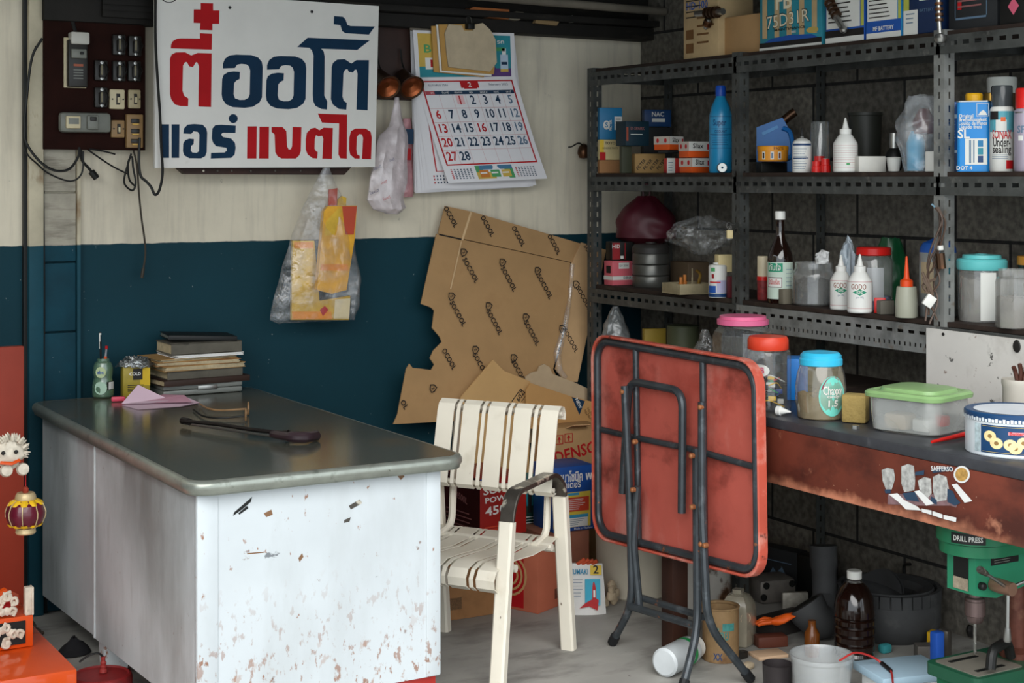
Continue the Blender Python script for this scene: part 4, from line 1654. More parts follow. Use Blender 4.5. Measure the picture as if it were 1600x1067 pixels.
carton('battery_box', 'blue and yellow battery carton with white Thai lettering behind the chair', 'box', (p0.x - .004, 4.90, H_PB + .001), (w0 + .02, .16, h0), R(-4), M_bb, front=bat_front)


def denso(mb, w, d, h):
    T = fr(d)
    mb.text('DENSO', .046, M_redink, T @ T_((.0, h - .100, .0004)) @ RZ(R(10)), True, wid=.19)
    for k in range(2):
        x, z = -.075 + k * .042, h - .045 + k * .004
        for a, b, c, e in ((-.018, -.018, .018, -.015), (-.018, .015, .018, .018), (-.018, -.018, -.015, .018), (.015, -.018, .018, .018)):
            mb.rect(x + a, z + b, x + c, z + e, M_redink, T, .0004)
        mb.poly([(x - .002, z - .012), (x + .002, z - .012), (x + .002, z), (x + .009, z), (x, z + .012), (x - .009, z), (x - .002, z)], M_redink, T, .0004)


carton('parts_carton', 'brown carton with red slanted lettering and arrow marks behind the battery box', 'box', (3.305, 5.19, 0), (.225, .15, .525), R(-3), M_kraft, front=denso,
       flap=lambda mb, w, d, h: (mb.box((0, 0, 0), (.085, .05, .003), mat('pale_flap2', 'c79c72', .7), T_((.0, -d / 2 - .018, h + .004)) @ RX(R(-20)) @ RZ(R(10)))))
M_sp = mat('battery_box_red', '9a1f1a', .4, var=.15, vs=5)
M_spd = mat('battery_box_maroon', '37110f', .4, var=.1)


def sp_front(mb, w, d, h):
    T = fr(d)
    mb.text('SUPER', .026, M_paper, T @ T_((-.012, h * .80, .0006)) @ RZ(R(3)), True, wid=w * .74)
    mb.text('POWER', .019, M_paper, T @ T_((-.012, h * .64, .0006)) @ RZ(R(3)), True, wid=w * .66)
    mb.text('4500', .030, M_paper, T @ T_((-.018, h * .45, .0006)) @ RZ(R(3)), True, wid=w * .60)
    mb.text('cc cc', .010, M_paper, T @ T_((.01, h * .28, .0006)), True)
    mb.rect(-w / 2, h * .9, -w * .1, h, M_bb, T, .0004)
    lines(mb, -w * .40, w * .4, .022, h * .2, 2, mat('red_glow_print', 'c8452f', .4), T, .5)


def sp_left(mb, w, d, h):
    T = lf(w)
    mb.rect(-d / 2, 0, d / 2, h, M_spd, T, 0)
    mb.text('4500L', .022, mat('dull_pink_print', '8a5a58', .5), T @ T_((.02, h * .6, .0006)) @ RZ(R(-12)), True)
    lines(mb, -d * .3, d * .4, .02, h * .4, 4, mat('dull_pink_print', '8a5a58', .5), T, .3, 3)


carton('battery_carton', 'dark red carton with white slanted lettering behind the chair seat', 'box', (2.722, 4.83, .251), (.195, .27, .205), R(4), M_sp, front=sp_front, side=sp_left)


def teal_front(mb, w, d, h):
    T = fr(d)
    mb.rect(-w / 2, 0, w / 2, h * .72, mat('dark_green_print', '173c35', .5), T, 0)
    rr = random.Random(2)
    for i in range(7):
        x = -w * .45 + i * w * .13
        mb.rect(x, h * .65, x + w * .09, h * (.75 + .14 * rr.random()), M_ink, T, .0005)
    lines(mb, -w * .3, w * .4, h * .5, h * .62, 4, M_paper, T @ T_((0, 0, .0005)), .3)


carton('teal_box', 'teal box with a dark skyline print between the red battery carton and the chair arm', 'box', (3.03, 5.10, 0), (.17, .12, .36), R(-4), mat('teal_card', '2a8b9a', .45, var=.1), front=teal_front)


# --- flattened cards lying against the leaning sheet
def card(name, label, cat, pts, y, m, th=.006, extra=None):
    o = ony(pts[0][0], pts[0][1], y)
    L2 = lambda q: [((ony(a, b, y) - o).x, (ony(a, b, y) - o).z) for a, b in q]
    t = thing(name, label, cat, o)
    m2 = MB()
    m2.prism(L2(pts), th, m, FR(0, th, 0))
    m2.build('card_body', t)
    if extra:
        m3 = MB()
        extra(m3, L2)
        m3.build('printed_lettering', t)
    return t


Z6 = lambda pts: [(680 + x / 5.926, 540 + y / 5.926) for x, y in pts]


def cardA(mb, L2):
    mb.poly(L2(Z6([(925, 505), (955, 460), (1010, 480), (1000, 530), (930, 530)])), M_blueink, FR(0, -.0006, 0))
    for q in ([(705, 515), (790, 395), (796, 400), (712, 520)], [(790, 395), (850, 450), (846, 456), (788, 402)], [(850, 450), (800, 520), (794, 518), (844, 452)]):
        mb.poly(L2(Z6(q)), M_ink, FR(0, -.0006, 0))
    c = L2(Z6([(790, 465)]))[0]
    mb.text('60Z', .020, M_ink, FR(c[0], -.0008, c[1], R(55)), True)


def cardB(mb, L2):
    mb.poly(L2(Z6([(1262, 475), (1385, 512), (1335, 640)])), M_blueink, FR(0, -.0006, 0))
    c = L2(Z6([(1325, 535)]))[0]
    mb.text('NEW', .014, M_paper, FR(c[0], -.0012, c[1], R(-62)), True)
    for k in range(6):
        c = L2(Z6([(1420 + k * 14 - (k % 2) * 40, 600 + k * 18)]))[0]
        mb.text('HIH', .010, mat('brown_print', '6b4a28', .6), FR(c[0], -.0008, c[1], R(-70)), True)


card('flat_carton', 'tan flattened carton peeking above the chair back, its corner pointing up', 'cardboard', Z6([(180, 1990), (235, 480), (535, 130), (640, 235), (880, 330), (860, 1990)]), 5.265, M_kraft2, extra=cardA)
card('flat_carton', 'tan flattened carton with a blue NEW triangle beside the chair back', 'cardboard', Z6([(880, 345), (1260, 470), (1560, 545), (1560, 770), (1290, 770), (850, 770), (840, 420)]), 5.225, mat('kraft_ochre', 'b98d58', .75, var=.08, vs=6), extra=cardB)
card('torn_card', 'pale torn strip of card behind the NEW carton', 'cardboard', Z6([(835, 290), (890, 250), (950, 235), (965, 190), (1010, 170), (1060, 200), (1085, 260), (1300, 345), (1420, 400), (1415, 900), (1250, 900), (880, 900)]), 5.29, mat('pale_card', 'b9a283', .8, var=.1, vs=8))

# --- bag of a jack, and the cream panel
p = onz(918, 962, 0)
p.x += .016
kt = thing('jack_bag', 'white bag with a yellow number patch and a red jack picture, on the floor', 'bag', (p.x, p.y + .04, 0), facing(p) + R(4))
M_bagw = mat('white_bag', 'dcdad6', .5, var=.06, vs=9, bump=.3, bs=14)
kw, kh = (948 - 890) * 5.03 / 2450 * 1.0, 82 * 5.03 / 2450
mb = MB()
n = 24
rings = []
for j in range(9):
    v = j / 8
    th = .07 * (1 - v * .75)
    for k in range(n):
        a = 2 * PI * k / n
        x = (kw / 2 + .012 * (1 - v)) * max(-1, min(1, math.cos(a) * 1.15))
        y = th / 2 * math.sin(a)
        q = noise.noise_vector(Vector((x * 20, y * 20, v * 3)))
        rings.append((x + q.x * .003, y + q.y * .003, v * kh + q.z * .002))
mb.add(rings, [(j * n + k, j * n + (k + 1) % n, (j + 1) * n + (k + 1) % n, (j + 1) * n + k) for j in range(8) for k in range(n)] + [tuple(range(n))[::-1], tuple(8 * n + k for k in range(n))], M_bagw, None, True)
mb.build('bag_body', kt)
mb = MB()
TB = T_((0, -.040, 0)) @ RX(R(-8.6)) @ RX(PI / 2)
T = T_((0, 0, .0)) @ TB
mb.text('KUMAKI', .018, mat('kumaki_blue', '2a84a8', .5), T @ T_((-.022, kh * .86, .002)), True, wid=.062)
mb.rect(kw * .14, kh * .80, kw * .46, kh * .99, mat('label_yellow', 'd9b63a', .5), T, .002)
mb.text('2', .028, M_ink, T @ T_((kw * .30, kh * .90, .003)), True)
mb.rect(-.002, kh * .2, kw * .42, kh * .72, mat('sky_print', '35a7c6', .5), T, .002)
mb.poly([(.012, kh * .18), (.040, kh * .10), (.045, kh * .3), (.036, kh * .34), (.035, kh * .55), (.030, kh * .66), (.026, kh * .66), (.023, kh * .55), (.022, kh * .32), (.0, kh * .25), (-.022, kh * .14)], M_redink, T, .003)
mb.rect(.026, kh * .36, .033, kh * .5, M_paper, T, .004)
lines(mb, -kw * .40, -.004, kh * .35, kh * .75, 6, M_sat, T @ T_((0, 0, .002)), .15)
mb.build('printed_front', kt)
mb = MB()
for k in range(4):
    mb.tube([(-.03 + k * .016, .0, kh - .006), (.0 + k * .014, -.006, kh + .016 - k * .002)], .007, mat('orange_parts', 'b84a2a', .5, var=.1), 8)
mb.build('red_contents', kt)

mb = MB()
mb.lathe([(0, 0), (.128, 0), (.134, .006), (.140, .40), (.146, .408), (.146, .42), (.138, .42), (.134, .40), (.128, .012), (0, .010)], mat('cream_bin', 'bdb6a4', .6, var=.1, vs=4), 36)
solo(mb, 'waste_bin', 'plain cream round bin standing on the floor behind the folded table', 'bin', (3.245, 4.645, 0))
mb = MB()
for k in range(7):
    rr = random.Random(k)
    c = (rr.uniform(-.03, .03), rr.uniform(-.01, .01), rr.uniform(-.03, .03))
    mb.box(c, (.035, .02, .03), M_kraft3, RZ(rr.random()) @ RY(rr.random() * 2), bev=.008)
q = onz(958, 948, 0)
q.z = .045
solo(mb, 'torn_foam', 'ragged pale foam scrap above the jack bag', 'foam', q)
# ================================================================ things on the desk
DT = DZ + .0022


def D(px, py, z=0.0):
    return onz(px, py, DT + z)


# ledgers, folders and boxes piled at the wall end of the desk
c0 = D(255, 620)
SX, SY = c0.x, c0.y - .0
M_case = mat('grey_case', '7d807b', .45, .2, var=.15, vs=12, layers=(('4a4a45', 20, .62, .72, .6),))
M_ledger = mat('dark_ledger', '32221b', .6, var=.2)
M_bind = mat('grey_binding', '5a564c', .75, var=.2, vs=12, layers=(('2f2c28', 20, .62, .72, .6),))
M_tan = mat('tan_folder', 'a5814f', .75, var=.15, vs=8)
M_tan2 = mat('brown_folder', '8a6238', .75, var=.15, vs=8)
M_edge = mat('paper_edges', 'b7a888', .8, var=.2, vs=60)
zc = DT


def pile(name, label, cat, dx, dy, size, rz, parts, tilt=0):
    """one item of the pile with its base on the one below"""
    global zc
    t = thing(name, label, cat, (SX + dx + size[0] / 2, SY + dy + size[1] / 2, zc), rz, None, 0, tilt)
    parts(t, size)
    zc += size[2]
    return t


def p_case(t, s):
    mb = MB()
    mb.box((0, 0, s[2] * .26), (s[0], s[1], s[2] * .5), M_case, bev=.004)
    mb.build('case_base', t)
    mb = MB()
    mb.box((0, 0, s[2] * .77), (s[0], s[1], s[2] * .45), M_case, bev=.004)
    mb.build('case_lid', t)
    mb = MB()
    mb.box((s[0] * .05, -s[1] / 2 - .002, s[2] * .62), (.07, .006, .016), M_steel, bev=.002)
    mb.build('latch', t)


def p_book(cover, edge=M_edge, cv=.0025):
    def f(t, s):
        mb = MB()
        mb.box((0, 0, cv / 2), (s[0], s[1], cv), cover, bev=.001)
        mb.box((0, 0, s[2] - cv / 2), (s[0], s[1], cv), cover, bev=.001)
        mb.box((0, -s[1] / 2 + .0015, s[2] / 2), (s[0], .003, s[2] - .001), cover, bev=.001)
        mb.build('cover', t)
        mb = MB()
        mb.box((0, .002, s[2] / 2), (s[0] - .008, s[1] - .006, s[2] - 2 * cv - .0004), edge)
        mb.build('page_block', t)
    return f


def p_folder(m, papers=M_edge):
    def f(t, s):
        mb = MB()
        mb.box((0, 0, .001), (s[0], s[1], .002), m)
        mb.box((0, 0, s[2] - .001), (s[0], s[1], .002), m, RZ(R(1.5)))
        mb.build('cover', t)
        mb = MB()
        k = max(2, int(s[2] / .003))
        rr = random.Random(int(s[0] * 1e4))
        for i in range(k):
            z = .002 + (s[2] - .004) * (i + .5) / k
            mb.box((rr.uniform(-.004, .006), rr.uniform(-.008, .002), z), (s[0] - .012, s[1] - .01, (s[2] - .004) / k * .85), papers, RZ(R(rr.uniform(-2, 2))))
        mb.build('papers', t)
    return f


pile('storage_case', 'grey latched case at the bottom of the pile on the desk', 'case', 0, 0, (.285, .18, .036), R(0), p_case)
pile('ledger', 'dark brown ledger on top of the grey case', 'book', -.015, -.015, (.32, .20, .020), R(5), p_book(M_ledger))
pile('binder', 'thick grey worn binder above the dark brown ledger', 'binder', .01, .0, (.275, .19, .030), R(2), p_book(M_bind))
pile('folder', 'tan folder of papers just above the grey binder', 'folder', -.01, -.012, (.30, .19, .017), R(3), p_folder(M_tan))
pile('folder', 'brown folder in the middle of the pile, its edge curling', 'folder', -.022, -.008, (.30, .19, .014), R(-3), p_folder(M_tan2))
pile('folder', 'tan folder jutting out furthest near the top of the pile', 'folder', -.03, .0, (.295, .18, .012), R(6), p_folder(M_tan))
pile('paper_sheaf', 'sheaf of white papers under the grey-brown box file', 'papers', .035, -.008, (.25, .18, .009), R(2), p_folder(M_paper, M_paper))
pile('box_file', 'grey-brown box file near the top of the desk pile', 'file', .03, .005, (.255, .17, .040), R(0), p_book(M_bind, M_edge, .004))
zc += .006
pile('book', 'thin black book lying aslant on top of the desk pile', 'book', .035, .01, (.24, .16, .016), R(-7), p_book(M_black, M_grey), R(3))

# pen holder made from a soap bottle
p = D(165, 622)
pen_h = thing('pen_holder', 'cut soap bottle with green and blue stickers used as a pen holder', 'pen holder', (p.x, p.y + .03, DT), facing(p))
M_soap = clear('green_soap_plastic', '5d7f66', .75, .25, .9)
mb = MB()
mb.lathe([(0, 0), (.030, 0), (.036, .006), (.037, .03), (.034, .055), (.030, .066), (.033, .08), (.034, .10), (.028, .118), (.020, .124), (.020, .132), (.018, .132), (.018, .122), (.026, .112), (.031, .098), (.030, .08), (.026, .066), (.031, .05), (.033, .02), (0, .006)], M_soap, 20)
mb.build('bottle_body', pen_h)
mb = MB()
for z, r_, m in ((.088, .019, mat('pale_green_sticker', 'b9c79a', .5)), (.035, .022, mat('mint_sticker', 'a8c4b0', .5))):
    n = 14
    mb.add([((.0365 if z < .06 else .035) * math.sin(-.25 + r_ * math.cos(2 * PI * i / n) / .036), -(.0385 if z < .06 else .0355) * math.cos(-.25 + r_ * math.cos(2 * PI * i / n) / .036), z + r_ * math.sin(2 * PI * i / n)) for i in range(n)], [tuple(range(n))], m)
mb.ctext('abc', .012, .088, .0365, M_bb, -.25, bold=True)
mb.curved(.35, 1.2, .028, .056, .0385, M_ink)
mb.curved(.5, 1.1, .03, .054, .039, M_paper)
mb.ctext('|||||', .018, .042, .0395, M_ink, .8, wid=.018)
mb.build('stickers', pen_h)
mb = MB()
mb.tube([(-.004, .004, .02), (-.008, .006, .16), (-.010, .008, .222)], .0035, M_black, 8)
mb.tube([(-.009, .007, .165), (-.010, .008, .218)], .0038, M_white, 8)
pn = solo(mb, 'pen', 'slim white and black pen standing in the soap bottle', 'pen', (p.x, p.y + .03, DT), facing(p))
mb = MB()
mb.tube([(.004, -.002, .02), (.008, -.006, .14)], .005, mat('orange_plastic', 'd4552a', .4), 8)
mb.tube([(.008, -.006, .14), (.011, -.008, .165)], [.004, .003], mat('grey_tip', '8a8f94', .4), 8)
mb.tube([(.011, -.008, .165), (.012, -.009, .175)], .005, M_redink, 8)
solo(mb, 'marker', 'orange glue pen with a red tip standing in the soap bottle', 'pen', (p.x, p.y + .03, DT), facing(p))

# open box with foil
p = D(212, 622)
fb = thing('foil_box', 'yellow printed box with crinkled foil spilling from its open top', 'box', (p.x + .012, p.y + .045, DT), R(-8))
mb = MB()
mb.box((0, 0, .054), (.090, .06, .108), mat('mustard_box', '9c8a2c', .45, var=.2, vs=16), bev=.002)
mb.build('box_body', fb)
mb = MB()
T = FR(0, -.0306, 0)
mb.rect(-.012, .06, .02, .098, M_ink, T)
mb.rect(.012, .04, .045, .10, mat('bright_yellow', 'c9a81e', .45), T, -.0002)
mb.text('COLD', .010, M_paper, T @ T_((-.005, .08, .0005)), True)
lines(mb, -.03, .03, .02, .045, 4, M_ink, T, .4)
mb.build('printed_front', fb)
mb = MB()
rr = random.Random(4)
M_foil = mat('crinkled_foil', 'a9adad', .18, .9, var=.3, vs=40, bump=1, bs=60)


def foilf(u, v):
    a = 2 * PI * u
    r_ = .052 * (1 - v) + .01
    q = noise.noise_vector(Vector((math.cos(a) * 3, math.sin(a) * 3, v * 6)))
    return (r_ * 1.05 * math.cos(a) + q.x * .010, r_ * .75 * math.sin(a) + q.y * .008, .104 + .030 * math.sin(v * 2.2) + q.z * .010)


mb.grid(foilf, 28, 6, M_foil)
mb.build('foil', fb)
# pink marker
p = D(185, 627)
mb = MB()
mb.box((0, 0, .008), (.046, .015, .016), mat('pink_plastic', 'd94a62', .4), bev=.004)
solo(mb, 'highlighter', 'stubby pink highlighter lying beside the pink papers', 'highlighter', (p.x, p.y, DT), R(-15))
# folded pink papers
p = D(250, 632)
pk = thing('folded_papers', 'folded pale pink papers lying on the desk, one corner standing up', 'papers', (p.x, p.y, DT))
M_pink = mat('pink_paper', 'd9bccb', .7, var=.04)
M_pink2 = mat('pink_paper_edge', 'cf9aae', .7)


def dl(px, py, z=0.0):
    return D(px, py, z) - Vector((p.x, p.y, DT))


for k, (pts, tri) in enumerate(((((190, 633, .0), (216, 640, .0), (282, 635, .002), (312, 629, .004), (286, 618, .010), (262, 622, .004)), None),
                                (((192, 631, .003), (300, 628, .010), (288, 617, .018), (255, 616, .008)), None),
                                (((191, 631, .004), (232, 630, .006), (282, 624, .012), (262, 622, .012)), None))):
    mb = MB()
    P = [dl(*q) for q in pts]
    mb.add(P, [tuple(range(len(P)))], M_pink if k != 1 else M_pink2)
    mb.add([q - Vector((0, 0, .0012)) for q in P], [tuple(range(len(P)))[::-1]], M_pink)
    mb.build('paper_sheet', pk)
mb = MB()
a, b, tip = dl(190, 631, .004), dl(266, 625, .006), None
tip = ony(216, 601, (D(216, 628).y + .03)) - Vector((p.x, p.y, DT))
mid = dl(232, 622, .02)
mb.add([a, b, tip, a + Vector((0, .002, 0)), b + Vector((0, .002, 0)), tip + Vector((0, .002, 0))], [(0, 1, 2), (5, 4, 3)], M_pink)
mb.build('raised_corner', pk)
# eyeglasses
p = D(350, 640)
gl = thing('eyeglasses', 'pair of tan framed eyeglasses lying on the desk beside the pink papers', 'eyeglasses', (p.x, p.y, DT))
gd = lambda px, py, z=0.0: D(px, py, z) - Vector((p.x, p.y, DT))
M_tanf = mat('tan_frame', '8a6a48', .35, var=.2, vs=30)
mb = MB()
mb.tube(smoothline([gd(312, 631, .006), gd(325, 638, .012), gd(345, 641, .010), gd(384, 639, .016)]), .0032, M_tanf, 7)
mb.build('temple', gl)
mb = MB()
mb.tube(smoothline([gd(302, 640, .004), gd(318, 650, .006), gd(345, 653, .006), gd(382, 650, .010)]), .003, M_black, 7)
mb.build('temple', gl)
for k, (px, py) in enumerate(((388, 641), (384, 651))):
    c = gd(px, py, .016)
    dr = Vector((.30, .95, 0)).normalized()
    P = [c + dr * .026 * math.cos(2 * PI * i / 18) * (.62) + Vector((0, 0, .019 * math.sin(2 * PI * i / 18) + .006)) for i in range(18)]
    mb = MB()
    mb.tube(P, .0024, M_tanf, 6, closed=True)
    o = mb.build('lens_rim', gl)
    mb = MB()
    mb.add(P, [tuple(range(18))], clear('spectacle_glass', 'd8dcdc', .25, .05, .6))
    mb.build('lens', gl)
mb = MB()
mb.tube([gd(388, 641, .026), gd(386, 646, .030), gd(384, 651, .026)], .002, M_tanf, 6)
mb.build('bridge', gl)
# long dark tool
p = D(390, 668)
tl = thing('wiper_arm', 'long black wiper arm with a thick dark end lying across the desk', 'tool', (p.x, p.y, DT))
td = lambda px, py, z=0.0: D(px, py, z + .005) - Vector((p.x, p.y, DT))
M_dk = mat('oily_dark_metal', '201c1c', .3, .5, var=.3)
mb = MB()
mb.tube(smoothline([td(288, 658, .012), td(340, 663, .014), td(400, 672, .014), td(450, 677, .012)]), [.008] + [.006] * 17 + [.011], M_dk, 8)
mb.tube([td(285, 657, .011), td(296, 659, .011)], .011, M_dk, 8)
mb.build('arm', tl)
mb = MB()
mb.tube([td(300, 663, .006), td(440, 684, .006)], .004, mat('grey_steel_rod', '6d6f6c', .3, .8), 7)
mb.build('rod', tl)
mb = MB()
mb.tube(smoothline([td(425, 678, .012), td(450, 682, .014), td(478, 683, .013), td(497, 680, .008)]), [.010] + [.012] * 6 + [.016] * 6 + [.015] * 5 + [.006], mat('dark_purple_grip', '2e2226', .3, var=.3), 10)
mb.build('grip', tl)

# ================================================================ spirit house at the far side of the desk
sh = thing('spirit_house', 'red and orange Chinese spirit house with white carvings beside the desk', 'shrine', (.85, 4.62, 0))
SO = Vector((.85, 4.62, 0))
M_or = mat('orange_lacquer', 'cc4a14', .22, var=.1, vs=4, coat=.4)
M_or2 = mat('red_lacquer', '8c3220', .5, var=.15, vs=4, spec=.3)
M_carv = mat('white_carving', 'c9bfae', .5, var=.2, vs=30, layers=(('7a6a50', 40, .58, .7, .5),))
M_yelp = mat('yellow_paint', 'd8ac1e', .45, var=.1)
mb = MB()
mb.box((0, 0, .075), (.60, .66, .15), M_or, bev=.006)
mb.build('base', sh)
mb = MB()
xr = ony(36, 700, 4.93).x - SO.x
zt = ony(36, 540, 4.93).z
mb.box((xr - .25, .31, (zt + .15) / 2), (.5, .03, zt - .15), M_or2, bev=.003)
mb.build('back_panel', sh)
ya = 4.56
xq = ony(52, 1000, ya).x - SO.x
zq = lambda py: ony(40, py, ya).z
mb = MB()
z1, z2, z3 = .151, zq(962), zq(918)
mb.box((xq - .2, .10 + ya - SO.y, (z1 + z2) / 2), (.4, .20, z2 - z1), M_or, bev=.003)
mb.build('step', sh)


def fret(x0, x1, za, zb, y, seed, name):
    m2 = MB()
    rr = random.Random(seed)
    for i in range(9):
        cx, cz = rr.uniform(x0 + .015, x1 - .015), rr.uniform(za + .01, zb - .01)
        m2.tube(smoothline([(cx + .012 * math.cos(t * 1.6 + i) * (1 - t / 8), y - .004 - .003 * math.sin(t), cz + .014 * math.sin(t * 1.6 + i) * (1 - t / 8)) for t in range(6)], 4), .0048, M_carv, 6)
    for i in range(4):
        m2.lathe([(0, -.006), (.010, -.003), (.012, .002), (.006, .006), (0, .007)], M_carv, 8, FR(rr.uniform(x0 + .02, x1 - .02), y - .002, rr.uniform(za + .01, zb - .01)))
    return m2.build(name, sh)


yl = ya - SO.y - .002
mb = MB()
mb.box((xq - .09, yl, (z1 + z2) / 2), (.135, .004, (z2 - z1) * .72), M_black)
mb.build('panel_recess', sh)
fret(xq - .155, xq - .025, z1 + .006, z2 - .006, yl - .002, 3, 'carved_panel')
fret(xq - .16, xq - .035, z2 + .002, z3 - .004, yl + .004, 5, 'carved_balustrade')
mb = MB()
mb.box((xq - .012, .012 + yl, (z2 + z3) / 2), (.022, .024, z3 - z2), M_carv, bev=.003)
mb.box((xq - .002, .012 + yl, (z2 + z3) / 2), (.006, .030, z3 - z2), M_carv, bev=.002)
mb.build('balustrade_post', sh)
mb = MB()
mb.box((xq - .10, .10 + yl, z2 + .012), (.12, .08, .02), M_redink, bev=.006)
mb.tube([(xq - .12, .08 + yl, z2 + .03), (xq - .06, .10 + yl, z2 + .05), (xq - .02, .14 + yl, z2 + .02)], .014, M_or, 8)
mb.build('altar_dish', sh)
# eave with carved beast
mb = MB()
yd = 4.42
e = ony(20, 712, yd) - SO
mb.box((e.x - .13, e.y + .02, e.z), (.26, .05, .022), M_or2, bev=.004)
mb.box((e.x - .13, e.y - .005, e.z + .004), (.25, .02, .012), M_or, bev=.003)
mb.box((e.x - .28, e.y + .28, e.z + .01), (.06, .55, .03), M_or2, bev=.004)
mb.build('eave', sh)
mb = MB()
c = ony(14, 712, yd - .03) - SO


def beast(u, v):
    a, b = 2 * PI * u, PI * v
    q = noise.noise_vector(Vector((math.cos(a) * 2, math.sin(a) * 2, v * 5)))
    r_ = .034 * (1 + .35 * q.x)
    return c + Vector((1.25 * r_ * math.sin(b) * math.cos(a), .8 * r_ * math.sin(b) * math.sin(a), 1.05 * r_ * math.cos(b) + .006))


mb.grid(beast, 26, 16, M_carv)
rr = random.Random(9)
for i in range(26):
    a = R(-30 + i * 9)
    b0 = c + Vector((.030 * math.cos(a) * 1.2, rr.uniform(-.012, .012), .032 * math.sin(a) + .012))
    b1 = b0 + Vector((.020 * math.cos(a + .3), rr.uniform(-.006, .006), .020 * math.sin(a + .3)))
    mb.tube([b0, (b0 + b1) / 2 + Vector((0, -.003, .002)), b1], [.0055, .0045, .001], M_carv, 6)
for s_ in (-1, 1):
    mb.lathe([(0, -.012), (.012, -.010), (.018, 0), (.015, .012), (0, .015)], M_carv, 12, T_(c + Vector((.012 + s_ * .022, -.012, -.038))) @ RX(R(80)))
mb.build('carved_beast', sh)
mb = MB()
for dx in (-.022, .012):
    mb.lathe([(0, 0), (.006, .001), (.004, .005), (0, .006)], M_ink, 8, T_(c + Vector((dx, -.030, .014))) @ RX(PI / 2))
mb.tube([c + Vector((-.03, -.03, -.012)), c + Vector((.0, -.036, -.016)), c + Vector((.022, -.028, -.010))], .005, M_or, 6)
mb.build('painted_face', sh)

# lantern
lo = ony(40, 802, 4.43)
ln = thing('paper_lantern', 'small maroon and gold lantern hanging from the spirit house eave', 'lantern', lo)
M_mar = mat('maroon_silk', '5a1526', .3, var=.15, vs=20, coat=.3)
M_gp = mat('pale_gold_paint', 'c4ae84', .4, .3, var=.1)
mb = MB()
mb.lathe([(.026, -.040), (.044, -.028), (.052, -.008), (.053, .006), (.046, .026), (.030, .038)], M_mar, 32, None, True, 0, (8, .03))
mb.build('silk_globe', ln)
mb = MB()
for k in range(8):
    a = 2 * PI * (k + .5) / 8
    mb.tube([(r_ * 1.0 * math.cos(a), r_ * math.sin(a), z) for r_, z in ((.027, -.040), (.045, -.027), (.0535, -.007), (.0545, .006), (.047, .026), (.031, .038))], .0016, M_gp, 5)
mb.build('gold_rib', ln)
mb = MB()
mb.lathe([(0, .036), (.027, .036), (.029, .042), (.027, .052), (.023, .058), (0, .058)], M_gp, 24)
mb.build('top_collar', ln)
mb = MB()
mb.lathe([(0, -.056), (.025, -.056), (.028, -.052), (.026, -.038), (0, -.038)], M_gp, 24)
mb.build('bottom_collar', ln)
for zz, s_, nm in ((.036, -1, 'top_frill'), (-.036, 1, 'bottom_frill')):
    mb = MB()
    mb.lathe([(.028, zz + .004), (.040, zz + s_ * .002), (.046, zz + s_ * .010)], M_yelp, 64, None, True, 0, (10, .09))
    mb.build(nm, ln)
mb = MB()
mb.tube([(0, 0, .058), (0, 0, .125)], .0016, M_redink, 6)
mb.lathe([(0, .056), (.008, .058), (.009, .068), (.005, .074), (0, .075)], M_or2, 10)
mb.build('hanging_cord', ln)

# ---------------------------------------------------------------- under and beside the desk
p = onz(150, 1052, .085)
rc = thing('gas_tin', 'flat red round tin with a worn lid on the floor under the desk', 'tin', (max(p.x, 1.255), p.y, 0))
mb = MB()
M_rtin = mat('worn_red_tin', '7a1f20', .45, var=.2, vs=12, layers=(('3a2a28', 14, .54, .7, .6),))
mb.lathe([(0, 0), (.085, 0), (.088, .01), (.088, .07), (.084, .08), (.078, .083), (.074, .078), (0, .076)], M_rtin, 32)
mb.build('tin_body', rc)
p2 = onz(153, 1042, .08)
nz = thing('hose_nozzle', 'small red ribbed hose nozzle standing on the red tin', 'nozzle', (max(p.x, 1.255) + .012, p.y + .02, .079))
mb = MB()
mb.lathe([(0, 0), (.012, 0), (.011, .008), (.009, .010), (.010, .018), (.008, .020), (.009, .028), (.006, .032), (.006, .044), (0, .046)], mat('nozzle_red', '8a2f2c', .45), 12)
mb.build('nozzle_body', nz)
mb = MB()
mb.tube(smoothline([(0, 0, .044), (-.015, .0, .056), (-.04, .005, .052), (-.065, .012, .036)]), .003, M_black, 6)
mb.build('hose', nz)
p = onz(186, 1036, .04)
tc2 = thing('drink_can', 'red can with a blue and white label lying under the desk', 'can', (p.x + .10, p.y + .12, .034), R(25), None, R(90))
mb = MB()
mb.lathe([(0, -.06), (.026, -.06), (.033, -.052), (.033, .052), (.026, .06), (0, .06)], M_rtin, 20)
mb.build('can_body', tc2)
mb = MB()
mb.curved(-.2, 1.2, -.04, .02, .0335, M_bb, 8)
mb.ctext('cola', .014, -.01, .034, M_paper, .5, bold=True)
mb.build('can_label', tc2)
p = onz(115, 1022, 0)
mb = MB()


def ragf(u, v):
    q = noise.noise_vector(Vector((u * 3, v * 3, 1)))
    a = 2 * PI * u
    return (.055 * math.cos(a) * (1 - v * .9) + q.x * .012, .05 * math.sin(a) * (1 - v * .9) + q.y * .012, .004 + .05 * v ** .7 + q.z * .012 * v)


